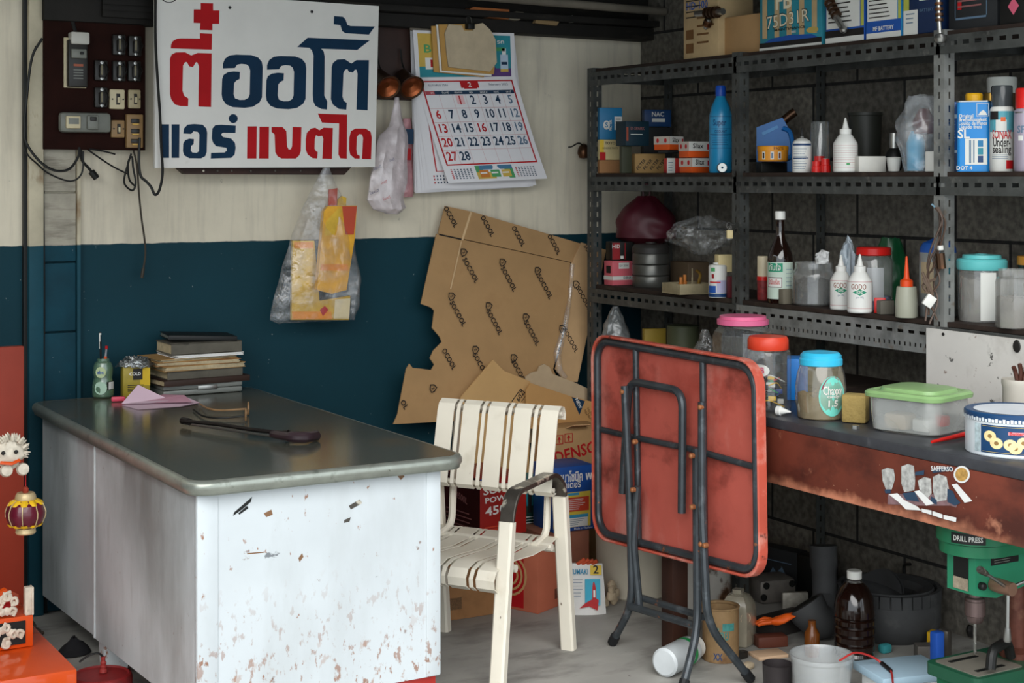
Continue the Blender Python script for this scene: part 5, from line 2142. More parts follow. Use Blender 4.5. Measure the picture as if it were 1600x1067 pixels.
mb.grid(ragf, 20, 8, mat('black_rag_cloth', '1c1c1f', .9, var=.2))
solo(mb, 'rag', 'crumpled black rag on the floor between the spirit house and the desk', 'rag', (max(p.x, 1.215), p.y, 0))
mb = MB()
rr = random.Random(12)
c = onz(80, 965, 0)
for i in range(60):
    s_ = rr.uniform(.006, .022)
    x, y = min(1.27, c.x + rr.gauss(0, .05)), min(YW - .08, c.y + rr.gauss(0, .08))
    mb.box((0, 0, 0), (s_, s_ * rr.uniform(.5, 1.2), s_ * .6), mat('rubble_dust', '4a4138', .9, var=.3, vs=30), T_((x, y, s_ * .35)) @ RZ(rr.random() * 3) @ RX(rr.random()), bev=s_ * .2)
o = solo(mb, 'rubble', 'small grey rubble and dust swept against the post foot', 'rubble')
o['kind'] = 'stuff'
# ================================================================ things on the rack


def zpy(px, py, x):
    p = onx(px, py, x)
    return p.z


def cb(name, label, cat, pl, pm, pr, pt, zb, x, m, ang=30.5, front=None, side=None, group=None, flap=None, h=None):
    """box with its near upright edge at photo column pm on plane x; left face spans pl..pm, front face pm..pr"""
    c = onx(pm, PY0, x)
    s = c.x * SN + c.y * CS
    a = R(ang)
    w_ = (pr - pm) * s / F / math.cos(a)
    d_ = max(.02, (pm - pl) * s / F / max(.15, math.sin(a)))
    hh = h or (H - (pt - PY0) / F * s - zb)
    r = a - TH
    ctr = Vector((c.x, c.y, zb)) + Vector((math.cos(r), math.sin(r), 0)) * w_ / 2 + Vector((-math.sin(r), math.cos(r), 0)) * d_ / 2
    return carton(name, label, cat, ctr, (w_, d_, hh), r, m, front, side, group, flap), zb + hh


def sb(name, label, pl, pr, pt, z, x, w, m, side=None, front=None, cat='box'):
    """box set square on the shelf, its -x face spanning photo columns pl..pr"""
    a, b = onx(pl, PY0, x), onx(pr, PY0, x)
    s = b.x * SN + b.y * CS
    return carton(name, label, cat, ((x + w / 2), (a.y + b.y) / 2, z), (w, a.y - b.y, H - (pt - PY0) / F * s - z), 0, m, front, side)


def turned(name, label, cat, pl, pr, pt, zb, x, parts, group=None, tilt=0, y=None):
    """upright round thing: parts = (part name, profile in units of radius and height, material, n, square)"""
    p, w_, h_ = fit(pl, pr, pt, zb, x, y)
    t = thing(name, label, cat, p, facing(p), group, tilt)
    r_ = w_ / 2
    for pn, prof, m, *o in parts:
        mb = MB()
        if callable(prof):
            prof(mb, r_, h_)
        else:
            mb.lathe([(a * r_, b * h_) for a, b in prof], m, o[0] if o else 24, RZ(PI / 4) if len(o) > 1 else None, True, o[1] if len(o) > 1 else 0)
        mb.build(pn, t)
    return t, r_, h_


Z1, Z2s, Z3s, Z4 = SH1 + .0005, SH2 + .0005, SH3 + .0005, SH4 + .0005
M_tb = mat('teal_print_card', '2a7f8f', .5, var=.1)
M_cartdirty = mat('pale_dirty_carton', 'b39a72', .8, var=.15, vs=6, layers=(('6f5a3e', 8, .58, .75, .6),))
M_wlabel = mat('white_label', 'cfcfc9', .5, var=.05)
M_darkcard = mat('dark_card', '26282a', .55, var=.2, layers=(('8a8a86', 60, .70, .73, .7),))
M_yg = mat('yellow_green_print', 'a9ad4a', .5)


# ---- top shelf
def c1(mb, w, d, h):
    T = lf(w)
    mb.text('HD-100', .028, M_bb, T @ T_((-.02, h - .10, .0003)), True)
    lines(mb, -d * .42, d * .1, .14, .24, 5, M_ink, T, .2)
    lines(mb, -d * .1, d * .4, .04, .16, 4, mat('brown_print', '6b4a28', .6), T, .25, 2)
    for k in range(2):
        mb.rect(-d * .42, .02 + k * .05, -d * .2, .055 + k * .05, mat('brown_print', '6b4a28', .6), T, .0003)


x1_ = 3.47
sb('printed_carton', 'pale printed carton at the far end of the row on the top shelf', 1068, 1122, -40, Z1, x1_, .16, M_cartdirty, c1)
sb('plain_carton', 'plain brown carton with a folded flap on the top shelf beside the teal box', 1131, 1188, 20, Z1 + .001, x1_ + .03, .17, M_kraft)


def c75(mb, w, d, h):
    T = lf(w)
    for k in range(5):
        mb.rect(-d * .5 + d * (.05 + k * .2), h * .15, -d * .5 + d * (.10 + k * .2 + .03), h, M_cartdirty, T, .0003)
    mb.rect(-d * .5, 0, d * .5, .009, M_wlabel, T, .0006)
    mb.rect(-d * .5, .009, d * .5, .026, M_ink, T, .0003)
    mb.poly([(-d * .42, .026), (d * .45, .026), (d * .35, .038), (0, .044), (-d * .3, .038)], M_bb, T, .0005)
    mb.text('75D31R', .046, M_ink, T @ T_((-.01, .096, .0008)) @ RZ(R(3)), True, wid=d * .70)
    mb.text('75D31R', .043, mat('cream_print2', 'd9d0b4', .5), T @ T_((-.01, .096, .0012)) @ RZ(R(3)), False, wid=d * .68)
    mb.text('MAINTENANCE', .009, M_ink, T @ T_((.0, .065, .0008)), True, wid=d * .5)
    mb.text('FREE', .008, M_wlabel, T @ T_((.02, .052, .0008)), True)
    n = 14
    mb.poly([(d * .36 + .030 * math.cos(2 * PI * i / n), .052 + .010 * math.sin(2 * PI * i / n)) for i in range(n)], mat('oval_gold', 'b09a55', .5), T, .0008)
    mb.text('FB', .06, mat('cream_print2', 'd9d0b4', .5), T @ T_((-.03, .16, .0008)), True)


sb('battery_carton', 'teal and cream striped battery carton with big outlined lettering on the top shelf', 1187, 1284, -60, Z1, x1_, .16, M_tb, c75)


def cw(mb, w, d, h):
    T = lf(w)
    mb.rect(-d * .5, 0, d * .5, .018, M_wlabel, T, .0002)
    mb.rect(-d * .5, .018, d * .5, .040, M_ink, T, .0003)
    mb.rect(-d * .47, .046, d * .40, h, M_wlabel, T, .0003)
    lines(mb, -d * .42, d * .36, .06, h - .01, 12, M_ink, T @ T_((0, 0, .0004)), .28, 5)
    mb.rect(d * .42, .046, d * .5, h, M_yg, T, .0003)


def cw2(mb, w, d, h):
    cw(mb, w, d, h)
    T = lf(w)
    mb.rect(-d * .5, .018, d * .5, .055, M_bb, T, .0005)
    mb.text('MF BATTERY', .013, M_wlabel, T @ T_((0, .030, .0009)), True, wid=d * .6)


sb('battery_carton', 'battery carton with a white instruction label, behind the hanging ball joint', 1290, 1350, -60, Z1, x1_, .16, M_bb, cw)
sb('battery_carton', 'battery carton with a white label in a bright blue border', 1354, 1408, -60, Z1, x1_, .16, mat('bright_blue_card', '2a7fb5', .45), cw2)


def cblue(mb, w, d, h):
    T = lf(w)
    mb.rect(-d * .5, .0, -d * .05, .075, M_wlabel, T, .0004)
    lines(mb, -d * .42, -d * .1, .03, .07, 3, M_sat, T @ T_((0, 0, .0004)), .25)
    mb.rect(-d * .5, .075, -d * .32, h, M_yg, T, .0004)
    mb.text('60', .05, M_wlabel, T @ T_((.03, .17, .0005)), True)
    mb.poly([(-.0, .10), (.05, .10), (.045, .118), (.03, .128), (.015, .120), (.0, .115)], M_wlabel, T, .0005)
    mb.text('BATTERY', .010, M_sat, T @ T_((.03, .07, .0005)))


sb('battery_carton', 'navy battery carton with a white sticker at its lower corner, beside the rack post', 1412, 1462, -60, Z1, x1_, .16, mat('navy_card', '14284a', .45), cblue)


def cdk(mb, w, d, h):
    T = lf(w)
    for a, b, c, e in ((-.36, .02, .30, .026), (-.36, .02, -.345, 1), (.285, .02, .30, 1)):
        mb.rect(d * a, h * b if b != .02 else .03, d * c, .036 if e == .026 else h, M_sat, T, .0004)
    lines(mb, -d * .3, d * .25, .06, h - .01, 7, mat('dull_pink_print', '8a5a58', .5), T @ T_((0, 0, .0003)), .3, 7)
    mb.rect(-d * .3, .06, -d * .22, .085, M_redink, T, .0006)


sb('battery_carton', 'dark speckled battery carton with a thin blue frame right of the rack post', 1482, 1558, -60, Z1 + .001, x1_ + .02, .16, M_darkcard, cdk)


def cpk(mb, w, d, h):
    T = lf(w)
    mb.tube([T @ Vector((-d * .5, h * .75, 0)), T @ Vector((-d * .2, h * .60, 0)), T @ Vector((d * .1, h * .62, 0)), T @ Vector((d * .35, h * .8, 0))], .012, mat('pink_swirl', 'c85a72', .4), 6)
    mb.poly([(-.02, .05), (0, .025), (.02, .05), (0, .075)], mat('pink_swirl', 'c85a72', .4), T, .0004)


sb('battery_carton', 'black carton with a pink swirl and diamond on the top shelf', 1562, 1606, -60, Z1, x1_, .16, M_black, cpk)


def tie_rod(label, pts, x, ball, r=.008):
    o = onx(pts[0][0], pts[0][1], x)
    t = thing('tie_rod_end', label, 'car part', o)
    P = [onx(a, b, x) - o for a, b in pts]
    mb = MB()
    mb.tube(P, r, M_steel, 10)
    mb.build('rod', t)
    mb = MB()
    d = (P[-1] - P[0]).normalized()
    for i in range(4):
        c = P[0] + (P[-1] - P[0]) * (.2 + .12 * i)
        mb.tube([c, c + d * .008], r * 1.8, M_bell, 12)
    mb.build('rubber_boot', t)
    mb = MB()
    b = P[-1]
    mb.lathe([(0, -ball), (ball * .8, -ball * .6), (ball, 0), (ball * .8, ball * .6), (0, ball)], M_steel, 14, T_(b))
    mb.build('ball', t)


tie_rod('greasy ball joint lying over the edge of the battery cartons', [(1290, -8), (1302, 20), (1318, 46)], x1_ - .02, .013, .010)
tie_rod('thin threaded tie rod with a nut hanging down in front of the rack post', [(1466, -10), (1467, 30), (1469, 60)], RX0 - .03, .018, .007)
tie_rod('black ball joint with two bright studs resting on the pale printed carton', [(1130, 18), (1108, 20), (1088, 22)], x1_ - .02, .010, .012)
tie_rod('small ball joint with bright eye in front of the pale printed carton', [(1108, 30), (1106, 36), (1103, 43)], x1_ - .02, .009, .009)


# ---- second shelf, far bay
M_blue_card = mat('blue_card', '1f6f9c', .45, var=.08)
M_navy = mat('navy_box', '163a66', .45)
M_dteal = mat('dark_teal_card', '0f2a36', .5)
M_creambox = mat('cream_box', 'c9b888', .55)
xb = 3.456
zA = zpy(950, 250, xb)
cb('small_carton', 'small dull brown carton under the cream box in the rack corner', 'box', 934, 937, 972, 250, Z2s, xb, M_brownbox, 14)
zB = zpy(950, 218, xb)


def fcream(mb, w, d, h):
    T = fr(d)
    mb.text('TOYO', .010, M_ink, T @ T_((.0, h * .82, .0003)), True, wid=w * .5)
    mb.text('GENUINE PARTS', .007, M_ink, T @ T_((.0, h * .58, .0003)), wid=w * .75)
    mb.rect(-w * .5, 0, -w * .22, h * .38, M_redink, T, .0003)
    mb.rect(-w * .5, h * .38, -w * .3, h, mat('label_yellow', 'd9b63a', .5), T, .0002)


cb('parts_box', 'cream box with a red corner, between brown and blue boxes in the rack corner', 'box', 934, 937, 970, 218, zA + .001, xb, M_creambox, 18, fcream)


def fblue(mb, w, d, h):
    T = fr(d)
    n = 14
    mb.poly([(-w * .2 + .014 * math.cos(2 * PI * i / n), h * .45 + .018 * math.sin(2 * PI * i / n)) for i in range(n)], M_wlabel, T, .0003)
    mb.text('S', .02, M_blue_card, T @ T_((-w * .2, h * .45, .0006)), True)
    mb.text('FILTER', .010, M_wlabel, T @ T_((-w * .02, h * .45, .0003)) @ RZ(PI / 2), True)
    mb.rect(w * .15, h * .3, w * .48, h * .72, M_wlabel, T, .0003)
    lines(mb, w * .2, w * .45, h * .35, h * .68, 4, M_ink, T @ T_((0, 0, .0003)), .3)


cb('filter_box', 'bright blue filter box with a white badge standing on the cream box', 'box', 934, 937, 973, 168, zB + .002, xb, M_blue_card, 14, fblue)
cb('carton', 'dull olive carton carrying the dark teal box on the rack', 'box', 968, 972, 988, 228, Z2s, xb - .01, mat('olive_card', '3c3f30', .6), 25)
zC = zpy(980, 228, xb - .01)


def fdt(mb, w, d, h):
    T = fr(d)
    mb.text('D-SPARK', .011, mat('dull_pink_print', '8a5a58', .5), T @ T_((.0, h * .7, .0003)), True)
    mb.rect(-w * .3, h * .45, w * .2, h * .48, M_wlabel, T, .0003)
    mb.rect(-w * .48, h * .2, -w * .4, h * .75, mat('copper_print', '9a4a35', .5), T, .0003)


cb('parts_box', 'dark teal box lying in front of the bright blue filter box', 'box', 964, 978, 1016, 189, zC + .001, xb - .01, M_dteal, 24, fdt)
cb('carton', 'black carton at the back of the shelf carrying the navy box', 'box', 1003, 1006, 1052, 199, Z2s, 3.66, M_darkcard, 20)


def fnac(mb, w, d, h):
    T = fr(d)
    mb.text('NAC', .018, M_wlabel, T @ T_((0, h * .72, .0003)), True, wid=w * .45)
    mb.rect(-w * .22, h * .28, w * .26, h * .48, M_wlabel, T, .0003)


cb('parts_box', 'navy box with white lettering on the black carton at the back of the shelf', 'box', 1004, 1007, 1050, 171, zpy(1020, 198, 3.66) + .002, 3.66, M_navy, 14, fnac)


def fbrown(mb, w, d, h):
    T = fr(d)
    for k in range(4):
        mb.text('FILTER', .012, M_ink, T @ T_((-w * .3 + k * w * .22, h * .45, .0003)) @ RZ(R(50)), True)


t, zt_ = cb('filter_carton', 'brown printed filter carton lying in front on the second shelf', 'box', 988, 992, 1041, 240, Z2s, 3.50, mat('light_kraft', '9c7c4c', .7), 12, fbrown)
M_or_c = mat('orange_white_card', 'd2551e', .45)


def fslx(mb, w, d, h, txt=True):
    T = fr(d)
    mb.rect(-w / 2, h * .42, w / 2, h, M_wlabel, T, .0002)
    if txt:
        mb.text('Sliax', .018, M_ink, T @ T_((-w * .05, h * .72, .0005)), True, wid=w * .5)
    mb.rect(w * .38, h * .5, w * .48, h * .85, M_redink, T, .0004)
    T = lf(w)
    mb.rect(-d / 2, h * .42, d / 2, h, mat('dim_white_label', 'bdb3a8', .5), T, .0002)
    n = 10
    for k in (-.25, .25):
        mb.poly([(d * k + .007 * math.cos(2 * PI * i / n), h * .7 + .009 * math.sin(2 * PI * i / n)) for i in range(n)], M_redink, T, .0005)


gS = None
zs = zpy(1090, 247, 3.50)
cb('bulb_box', 'white and red box at the foot of the orange stack beside the brown filter carton', 'box', 1038, 1042, 1064, 247, Z2s, 3.50, mat('red_white_card', 'c23a35', .45), 16,
   lambda mb, w, d, h: (mb.rect(-w / 2, 0, w * .1, h, M_wlabel, fr(d), .0002), lines(mb, -w * .4, 0, h * .1, h * .8, 4, M_sat, fr(d) @ T_((0, 0, .0004)), .25)))
cb('bulb_box', 'orange and white box at the bottom of the stack, standing on the shelf board', 'box', 1064, 1081, 1111, 247, Z2s, 3.49, M_or_c, 33, fslx)
cb('bulb_box', 'orange and white box on top of its twin beside the blue bottle', 'box', 1063, 1076, 1111, 221, zs + .002, 3.49, M_or_c, 28, fslx)
cb('bulb_box', 'orange and white box with round emblems on its side, turned askew on the stack', 'box', 1024, 1046, 1070, 213, zt_ + .012, 3.53, M_or_c, 42, fslx)
cb('carton', 'thin dark carton under the askew orange box', 'box', 1030, 1044, 1062, 240, zt_ + .001, 3.535, M_darkcard, 36, h=.010)

# blue squeeze bottle
M_bl = mat('blue_bottle_plastic', '1f86b5', .28, var=.06, spec=.6)
t, r_, h_ = turned('blue_bottle', 'tall blue bottle with a dark blue cap on the second shelf beside the post', 'bottle', 1108, 1144, 134, Z2s, 3.51, (
    ('bottle_body', [(0, 0), (.92, 0), (1, .02), (1, .60), (.98, .66), (.80, .76), (.46, .86), (.40, .88), (.40, .90)], M_bl),
    ('cap', [(.46, .88), (.46, .975), (.40, 1.0), (0, 1.0)], mat('royal_blue_cap', '1648a8', .35))))
mb = MB()
for z in (.64, .50, .44, .28):
    mb.curved(-1.1, 1.1, h_ * z, h_ * z + .0015, r_ + .0006, M_navy, 10)
mb.ctext('Super', .022, h_ * .57, r_ + .0006, M_navy, -.1, r_ * 1.2, True)
mb.ctext('COOLANT', .010, h_ * .47, r_ + .0006, M_navy, 0, r_ * 1.1, True)
for k in range(5):
    mb.curved(-.8, .7 - .15 * (k % 2), h_ * (.42 - k * .025), h_ * (.425 - k * .025), r_ + .0006, M_navy, 8)
mb.build('printed_label', t)
p = onx(1128, 264, 3.455)
mb = MB()
mb.lathe([(.004, -.012), (.016, -.012), (.018, -.006), (.018, .006), (.016, .012), (.004, .012), (.004, -.012)], M_steel, 16, RZ(-TH) @ RX(PI / 2))
solo(mb, 'bearing', 'small steel bearing on edge in front of the tall blue bottle', 'bearing', (p.x, p.y, Z2s + .018))

# ---- second shelf, middle bay
o = onx(1182, PY0, 3.60)
o.z = Z2s
cn = thing('plastic_canister', 'blue plastic canister slumped at the back of the shelf beside the post', 'canister', o, facing(o))
ks = (o.x * SN + o.y * CS) / F
CP = lambda pts: [((x - 1182) * ks, H - (y - PY0) * ks - Z2s) for x, y in pts]
mb = MB()
M_cani = mat('blue_canister', '1a64a8', .35, var=.1)
mb.prism(CP([(1182, 268.2), (1182, 199), (1222, 184), (1234, 205), (1240, 240), (1238, 268.2)]), .10, M_cani, FR(0, .10, 0))
mb.prism(CP([(1190, 207), (1214, 196), (1216, 200), (1192, 212)]), .004, mat('pale_canister_edge', '3f86c0', .35), FR(0, 0, 0))
mb.build('canister_body', cn)
mb = MB()
q = CP([(1222, 190), (1236, 178), (1242, 174)])
mb.tube([(a, .05, b) for a, b in q], .016, M_bell, 12)
mb.build('spout', cn)
mb = MB()
q = CP([(1222, 200), (1234, 208), (1238, 240), (1226, 250)])
mb.tube(smoothline([(a, -.008, b) for a, b in q]), .008, M_cani, 8)
mb.build('handle', cn)
cb('flat_box', 'flat black box under the orange round tub', 'box', 1183, 1190, 1234, 253, Z2s, 3.50, M_black, 25)
t, r_, h_ = turned('round_tub', 'orange round tub with a torn label on the flat black box', 'tub', 1184, 1231, 228, zpy(1207, 253, 3.50) + .002, 3.535, (
    ('tub_body', [(0, 0), (.94, 0), (1, .08), (1, .72), (0, .72)], mat('tub_orange_label', 'd08a2a', .45, var=.08)),
    ('lid', [(1.03, .70), (1.04, .96), (.98, 1), (0, 1)], mat('amber_lid', 'd9901e', .35))))
mb = MB()
for k, a in enumerate((-.75, -.15, .35)):
    mb.curved(a, a + .22, h_ * .12, h_ * .62, r_ * 1.006, M_wlabel, 4)
    mb.curved(a + .05, a + .17, h_ * .2, h_ * .55, r_ * 1.012, (M_ink, M_sat, mat('maroon_print', '5a2a1a', .5))[k], 4)
mb.ctext('PASTE', .010, h_ * .82, r_ * 1.045, mat('maroon_print', '5a2a1a', .5), .4, bold=True)
mb.build('printed_label', t)
M_wb = mat('white_bottle_plastic', 'd9d9d4', .35, var=.04)
t, r_, h_ = turned('oil_bottle', 'small white bottle with blue bands and a dark spout', 'bottle', 1238, 1268, 200, Z2s, 3.50, (
    ('bottle_body', [(0, 0), (.95, 0), (1, .02), (1, .62), (.9, .70), (.5, .76), (.2, .77), (.2, .80)], M_wb),
    ('spout', [(.22, .77), (.20, .80), (.08, .96), (.05, 1.0), (0, 1.0)], M_black, 12)))
mb = MB()
mb.curved(-1.2, 1.2, h_ * .60, h_ * .645, r_ * 1.006, M_navy, 10)
mb.curved(-1.1, .7, h_ * .31, h_ * .33, r_ * 1.006, M_navy, 10)
for k in range(9):
    mb.curved(-1.0, .3 + .1 * (k % 3), h_ * (.08 + k * .055), h_ * (.09 + k * .055), r_ * 1.004, M_sat, 6)
mb.build('printed_label', t)
M_glass = clear('clear_glass', 'dfe6e6', .10, .04, .6)
M_dirtyglass = clear('dirty_jar_plastic', 'b9b3a6', .30, .25, .7, var=.25, bs=9)
turned('glass_tumbler', 'upturned clear glass tumbler behind the red caps', 'glass', 1264, 1298, 190, Z2s, 3.58, (('glass_body', [(1.0, 0), (.82, .96), (.75, 1), (0, 1)], M_glass),))
M_redp = mat('red_plastic', 'c8201c', .3, var=.1)
for k, (pl, pr, pt, x, lab) in enumerate(((1268, 1283, 252, 3.485, 'small red ribbed cap in front at the shelf edge'), (1281, 1298, 248, 3.50, 'red ribbed cap with a grey mark, nearest the white cone bottle'), (1271, 1290, 244, 3.535, 'taller red cap behind the other red caps'))):
    turned('bottle_cap', lab, 'cap', pl, pr, pt, Z2s, x, (('cap_shell', lambda mb, r, h: (mb.lathe([(r, 0), (r, h * .5), (r * .86, h * .55), (r * .8, h), (0, h)], M_redp, 40, None, True, 0, (14, .03)), mb.box((0, -r * .3, h + .001), (r * .8, r * .4, .002), M_grey)) if k == 1 else mb.lathe([(r, 0), (r, h * .5), (r * .86, h * .55), (r * .8, h), (0, h)], M_redp, 40, None, True, 0, (14, .03)), M_redp),))
CONE = (('bottle_body', [(0, 0), (.93, 0), (1, .02), (1, .50), (.97, .54), (.60, .67), (.46, .70), (.46, .71)], M_wb),
        ('cap', [(.48, .70), (.48, .79), (.30, .80), (.26, .82), (.07, .99), (.03, 1), (0, 1)], M_wb, 20))
t, r_, h_ = turned('glue_bottle', 'big white cone-topped bottle with red print lines on the second shelf', 'bottle', 1302, 1340, 184, Z2s, 3.50, CONE)
mb = MB()
for k in range(10):
    mb.curved(-1.2, 1.2, h_ * (.09 + k * .044), h_ * (.095 + k * .044), r_ * 1.004, mat('pale_red_line', 'b9797a', .5), 10)
mb.rect(-.005, h_ * .13, .006, h_ * .17, M_green, FR(.008, -r_ * 1.004, 0))
mb.build('printed_label', t)
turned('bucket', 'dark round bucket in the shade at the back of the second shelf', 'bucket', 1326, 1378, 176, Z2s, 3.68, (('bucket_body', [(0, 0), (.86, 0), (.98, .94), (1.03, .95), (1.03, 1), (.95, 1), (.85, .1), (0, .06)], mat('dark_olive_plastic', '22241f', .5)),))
cb('small_box', 'plain white card box lying at the shelf edge', 'box', 1339, 1342, 1386, 244, Z2s, 3.49, mat('white_card', 'd2d0c8', .6), 8)
turned('paper_cup', 'white paper cup tilted behind the plain white box', 'cup', 1385, 1408, 246, Z2s + .004, 3.54, (('cup_body', [(0, 0), (.75, 0), (1, 1), (.96, 1), (.7, .05)], M_wlabel),), tilt=R(6))
t, r_, h_ = turned('lamp_bulb', 'old dark bulb with a metal collar lying behind the paper cup', 'bulb', 1382, 1412, 208, Z2s, 3.62, (
    ('glass_bulb', [(0, 0), (.7, .05), (1, .25), (.8, .5), (.45, .62)], M_black), ('collar', [(.46, .60), (.5, .8), (.42, 1), (0, 1)], M_steel)))


def lumpy(name, label, cat, pl, pr, pt, zb, x, m, seed, prof, crum=.18, depth=1.0, group=None):
    """crumpled bag of film standing on a shelf"""
    p, w_, h_ = fit(pl, pr, pt, zb, x)
    t = thing(name, label, cat, p, facing(p), group)
    mb = MB()

    def f(u, v):
        a = 2 * PI * u
        k = v * (len(prof) - 1)
        i = min(int(k), len(prof) - 2)
        r_ = prof[i] + (prof[i + 1] - prof[i]) * (k - i)
        q = noise.noise_vector(Vector((math.cos(a) * 2.2 + seed, math.sin(a) * 2.2, v * 4.5)))
        q2 = noise.noise_vector(Vector((math.cos(a) * 6 + seed, math.sin(a) * 6, v * 12)))
        r_ *= w_ / 2 * (1 + crum * q.x + crum * .5 * q2.x)
        return (r_ * math.cos(a), r_ * depth * math.sin(a), max(.001, v * h_ + (q.z * crum * .12 + q2.z * .02) * h_ * (0 if v < .02 else 1)))
    mb.grid(f, 40, 22, m)
    mb.build('bag_body', t, 60)
    return t, w_, h_


lb, w_, h_ = lumpy('knotted_bag', 'knotted clear bag holding blue and dark red things, half behind the rack post', 'plastic bag', 1402, 1478, 150, Z2s, 3.545, clear('grey_bag_film', 'c3c8cc', .22, .22, .7, bump=.6, bs=16, var=.2), 4, [.70, .76, .85, .95, 1.0, .98, .85, .7, .5], .2, .8)
for pl, pr, pt, zb, m, nm, lb_ in ((1412, 1450, 205, 0, mat('sky_plastic', '4fb0dc', .4), 'blue_jug', 'sky blue jug inside the knotted bag'), (1425, 1462, 170, .12, mat('dark_red_cloth', '5a1a1c', .7), 'red_cloth', 'dark red cloth bundle at the top inside the knotted bag')):
    p, w2, h2 = fit(pl, pr, pt, Z2s + (.004 if not zb else .115), 3.55)
    mb = MB()
    if zb:
        mb.lathe([(0, 0), (w2 * .4, .004), (w2 * .48, h2 * .5), (w2 * .2, h2), (0, h2)], m, 16)
    else:
        mb.lathe([(0, 0), (w2 * .36, 0), (w2 * .38, h2 * .7), (w2 * .3, h2 * .86), (w2 * .2, h2), (0, h2)], m, 18)
    solo(mb, nm, lb_, 'jug' if not zb else 'cloth', p)

# ---- second shelf, near bay
sb('small_box', 'small white box with a red edge just behind the rack post', 1445, 1464, 236, Z2s, 3.47, .05, M_wlabel, lambda mb, w, d, h: mb.rect(d * .38, 0, d * .5, h, M_redink, lf(w), .0003))
M_canblue = mat('can_blue', '1f7fc4', .3, var=.05)


def fside(mb, w, d, h):
    T = fr(d)
    mb.rect(-w * .5, h * .0, w * .5, h * .26, M_navy, T, .0002)
    mb.rect(-w * .45, h * .27, w * .45, h * .31, mat('pale_blue_print', 'b9cbdc', .5), T, .0004)
    mb.rect(-w * .45, h * .76, w * .45, h * .82, mat('pale_blue_print', 'b9cbdc', .5), T, .0004)
    lines(mb, -w * .4, w * .4, h * .33, h * .74, 9, mat('dim_blue_print', '7fa3c2', .5), T @ T_((0, 0, .0003)), .3)
    mb.text('a', .016, M_wlabel, T @ T_((0, h * .91, .0004)), True)
    mb.text('1', .014, M_wlabel, T @ T_((0, h * .05, .0004)), True)


p, w0, h0 = fit(1479, 1496, 160, Z2s, 3.53)
carton('fluid_can', 'narrow side-on blue fluid can with small print beside the big blue can', 'can', p, (w0, .09, h0), facing(p) + R(0), mat('can_mid_blue', '1d5fa8', .35), fside)
p, w0, h0 = fit(1497, 1547, 159, Z2s, 3.515)
sl_ = thing('brake_fluid_can', 'big bright blue fluid can with a white barcode panel and a yellow cap', 'can', p, facing(p) - R(4))
mb = MB()
mb.prism(rrect(-w0 / 2, -.035, w0 / 2, .035, .012, 4), h0, M_canblue, None, None, True)
mb.build('can_body', sl_)
mb = MB()
mb.prism(rrect(-w0 / 2 - .001, -.036, w0 / 2 + .001, .036, .012, 4), .004, M_steel, T_((0, 0, h0 - .002)))
mb.build('rim', sl_)
mb = MB()
mb.lathe([(.024, 0), (.025, .018), (.022, .023), (0, .023)], mat('yellow_cap', 'd9a31e', .35), 28, T_((0, 0, h0 + .0015)), True, 0, (20, .02))
mb.build('cap', sl_)
mb = MB()
T = FR(0, -.0358, 0)
for i, st in enumerate(('Original', 'Bremsflüssigkeit', 'Líquido de frenos', 'Liquido freni')):
    vs, fs = text_geo(st, True)
    wd = (max(v.x for v in vs) - min(v.x for v in vs)) * .0092
    wd = min(wd, w0 * .84)
    mb.text(st, .0105, M_wlabel, T @ T_((-w0 * .43 + wd / 2, h0 * (.79 - i * .052), .0004)), True, wid=wd)
mb.text('SL', .026, M_wlabel, T @ T_((-w0 * .28, h0 * .53, .0004)), True)
mb.text('DOT 4', .011, M_wlabel, T @ T_((-w0 * .26, h0 * .05, .0004)), True)
mb.rect(-w0 * .24, h0 * .10, w0 * .42, h0 * .47, M_wlabel, T, .0003)
mb.rect(-w0 * .12, h0 * .12, -w0 * .06, h0 * .45, M_sat, T, .0006)
mb.rect(.0, h0 * .13, w0 * .04, h0 * .45, M_sat, T, .0006)
for k in range(3):
    mb.rect(w0 * .14, h0 * (.13 + k * .11), w0 * .30, h0 * (.225 + k * .11), (M_navy, M_tb, M_blue_card)[k], T, .0006)
for a, b, c, e in ((.1, .78, .46, .785), (.1, .965, .46, .97), (.1, .78, .115, .97), (.445, .78, .46, .97)):
    mb.rect(w0 * a, h0 * b, w0 * c, h0 * e, M_wlabel, T, .0005)
mb.poly([(w0 * .14, h0 * .80), (w0 * .42, h0 * .80), (w0 * .38, h0 * .84), (w0 * .30, h0 * .875), (w0 * .22, h0 * .85)], M_wlabel, T, .0005)
mb.build('printed_label', sl_)
turned('wide_jar', 'jar with a wide white lid standing behind the spray can', 'jar', 1543, 1588, 121, Z2s, 3.71, (
    ('jar_body', [(0, 0), (.94, 0), (.96, .84), (0, .84)], mat('brown_jar', '4a3a26', .4)), ('lid', [(1, .83), (1.02, .98), (.97, 1), (0, 1)], mat('offwhite_lid', 'c9cbc4', .4))))


def spray(label, pl, pr, pt, x, body, cap, deco):
    t, r_, h_ = turned('spray_can', label, 'spray can', pl, pr, pt, Z2s, x, (
        ('can_body', [(0, 0), (.96, 0), (1, .01), (1, .70), (.96, .73), (.86, .755), (0, .76)], body),
        ('cap', [(.88, .755), (.88, .98), (.82, 1), (0, 1)], cap)))
    mb = MB()
    deco(mb, r_, h_)
    mb.build('printed_label', t)


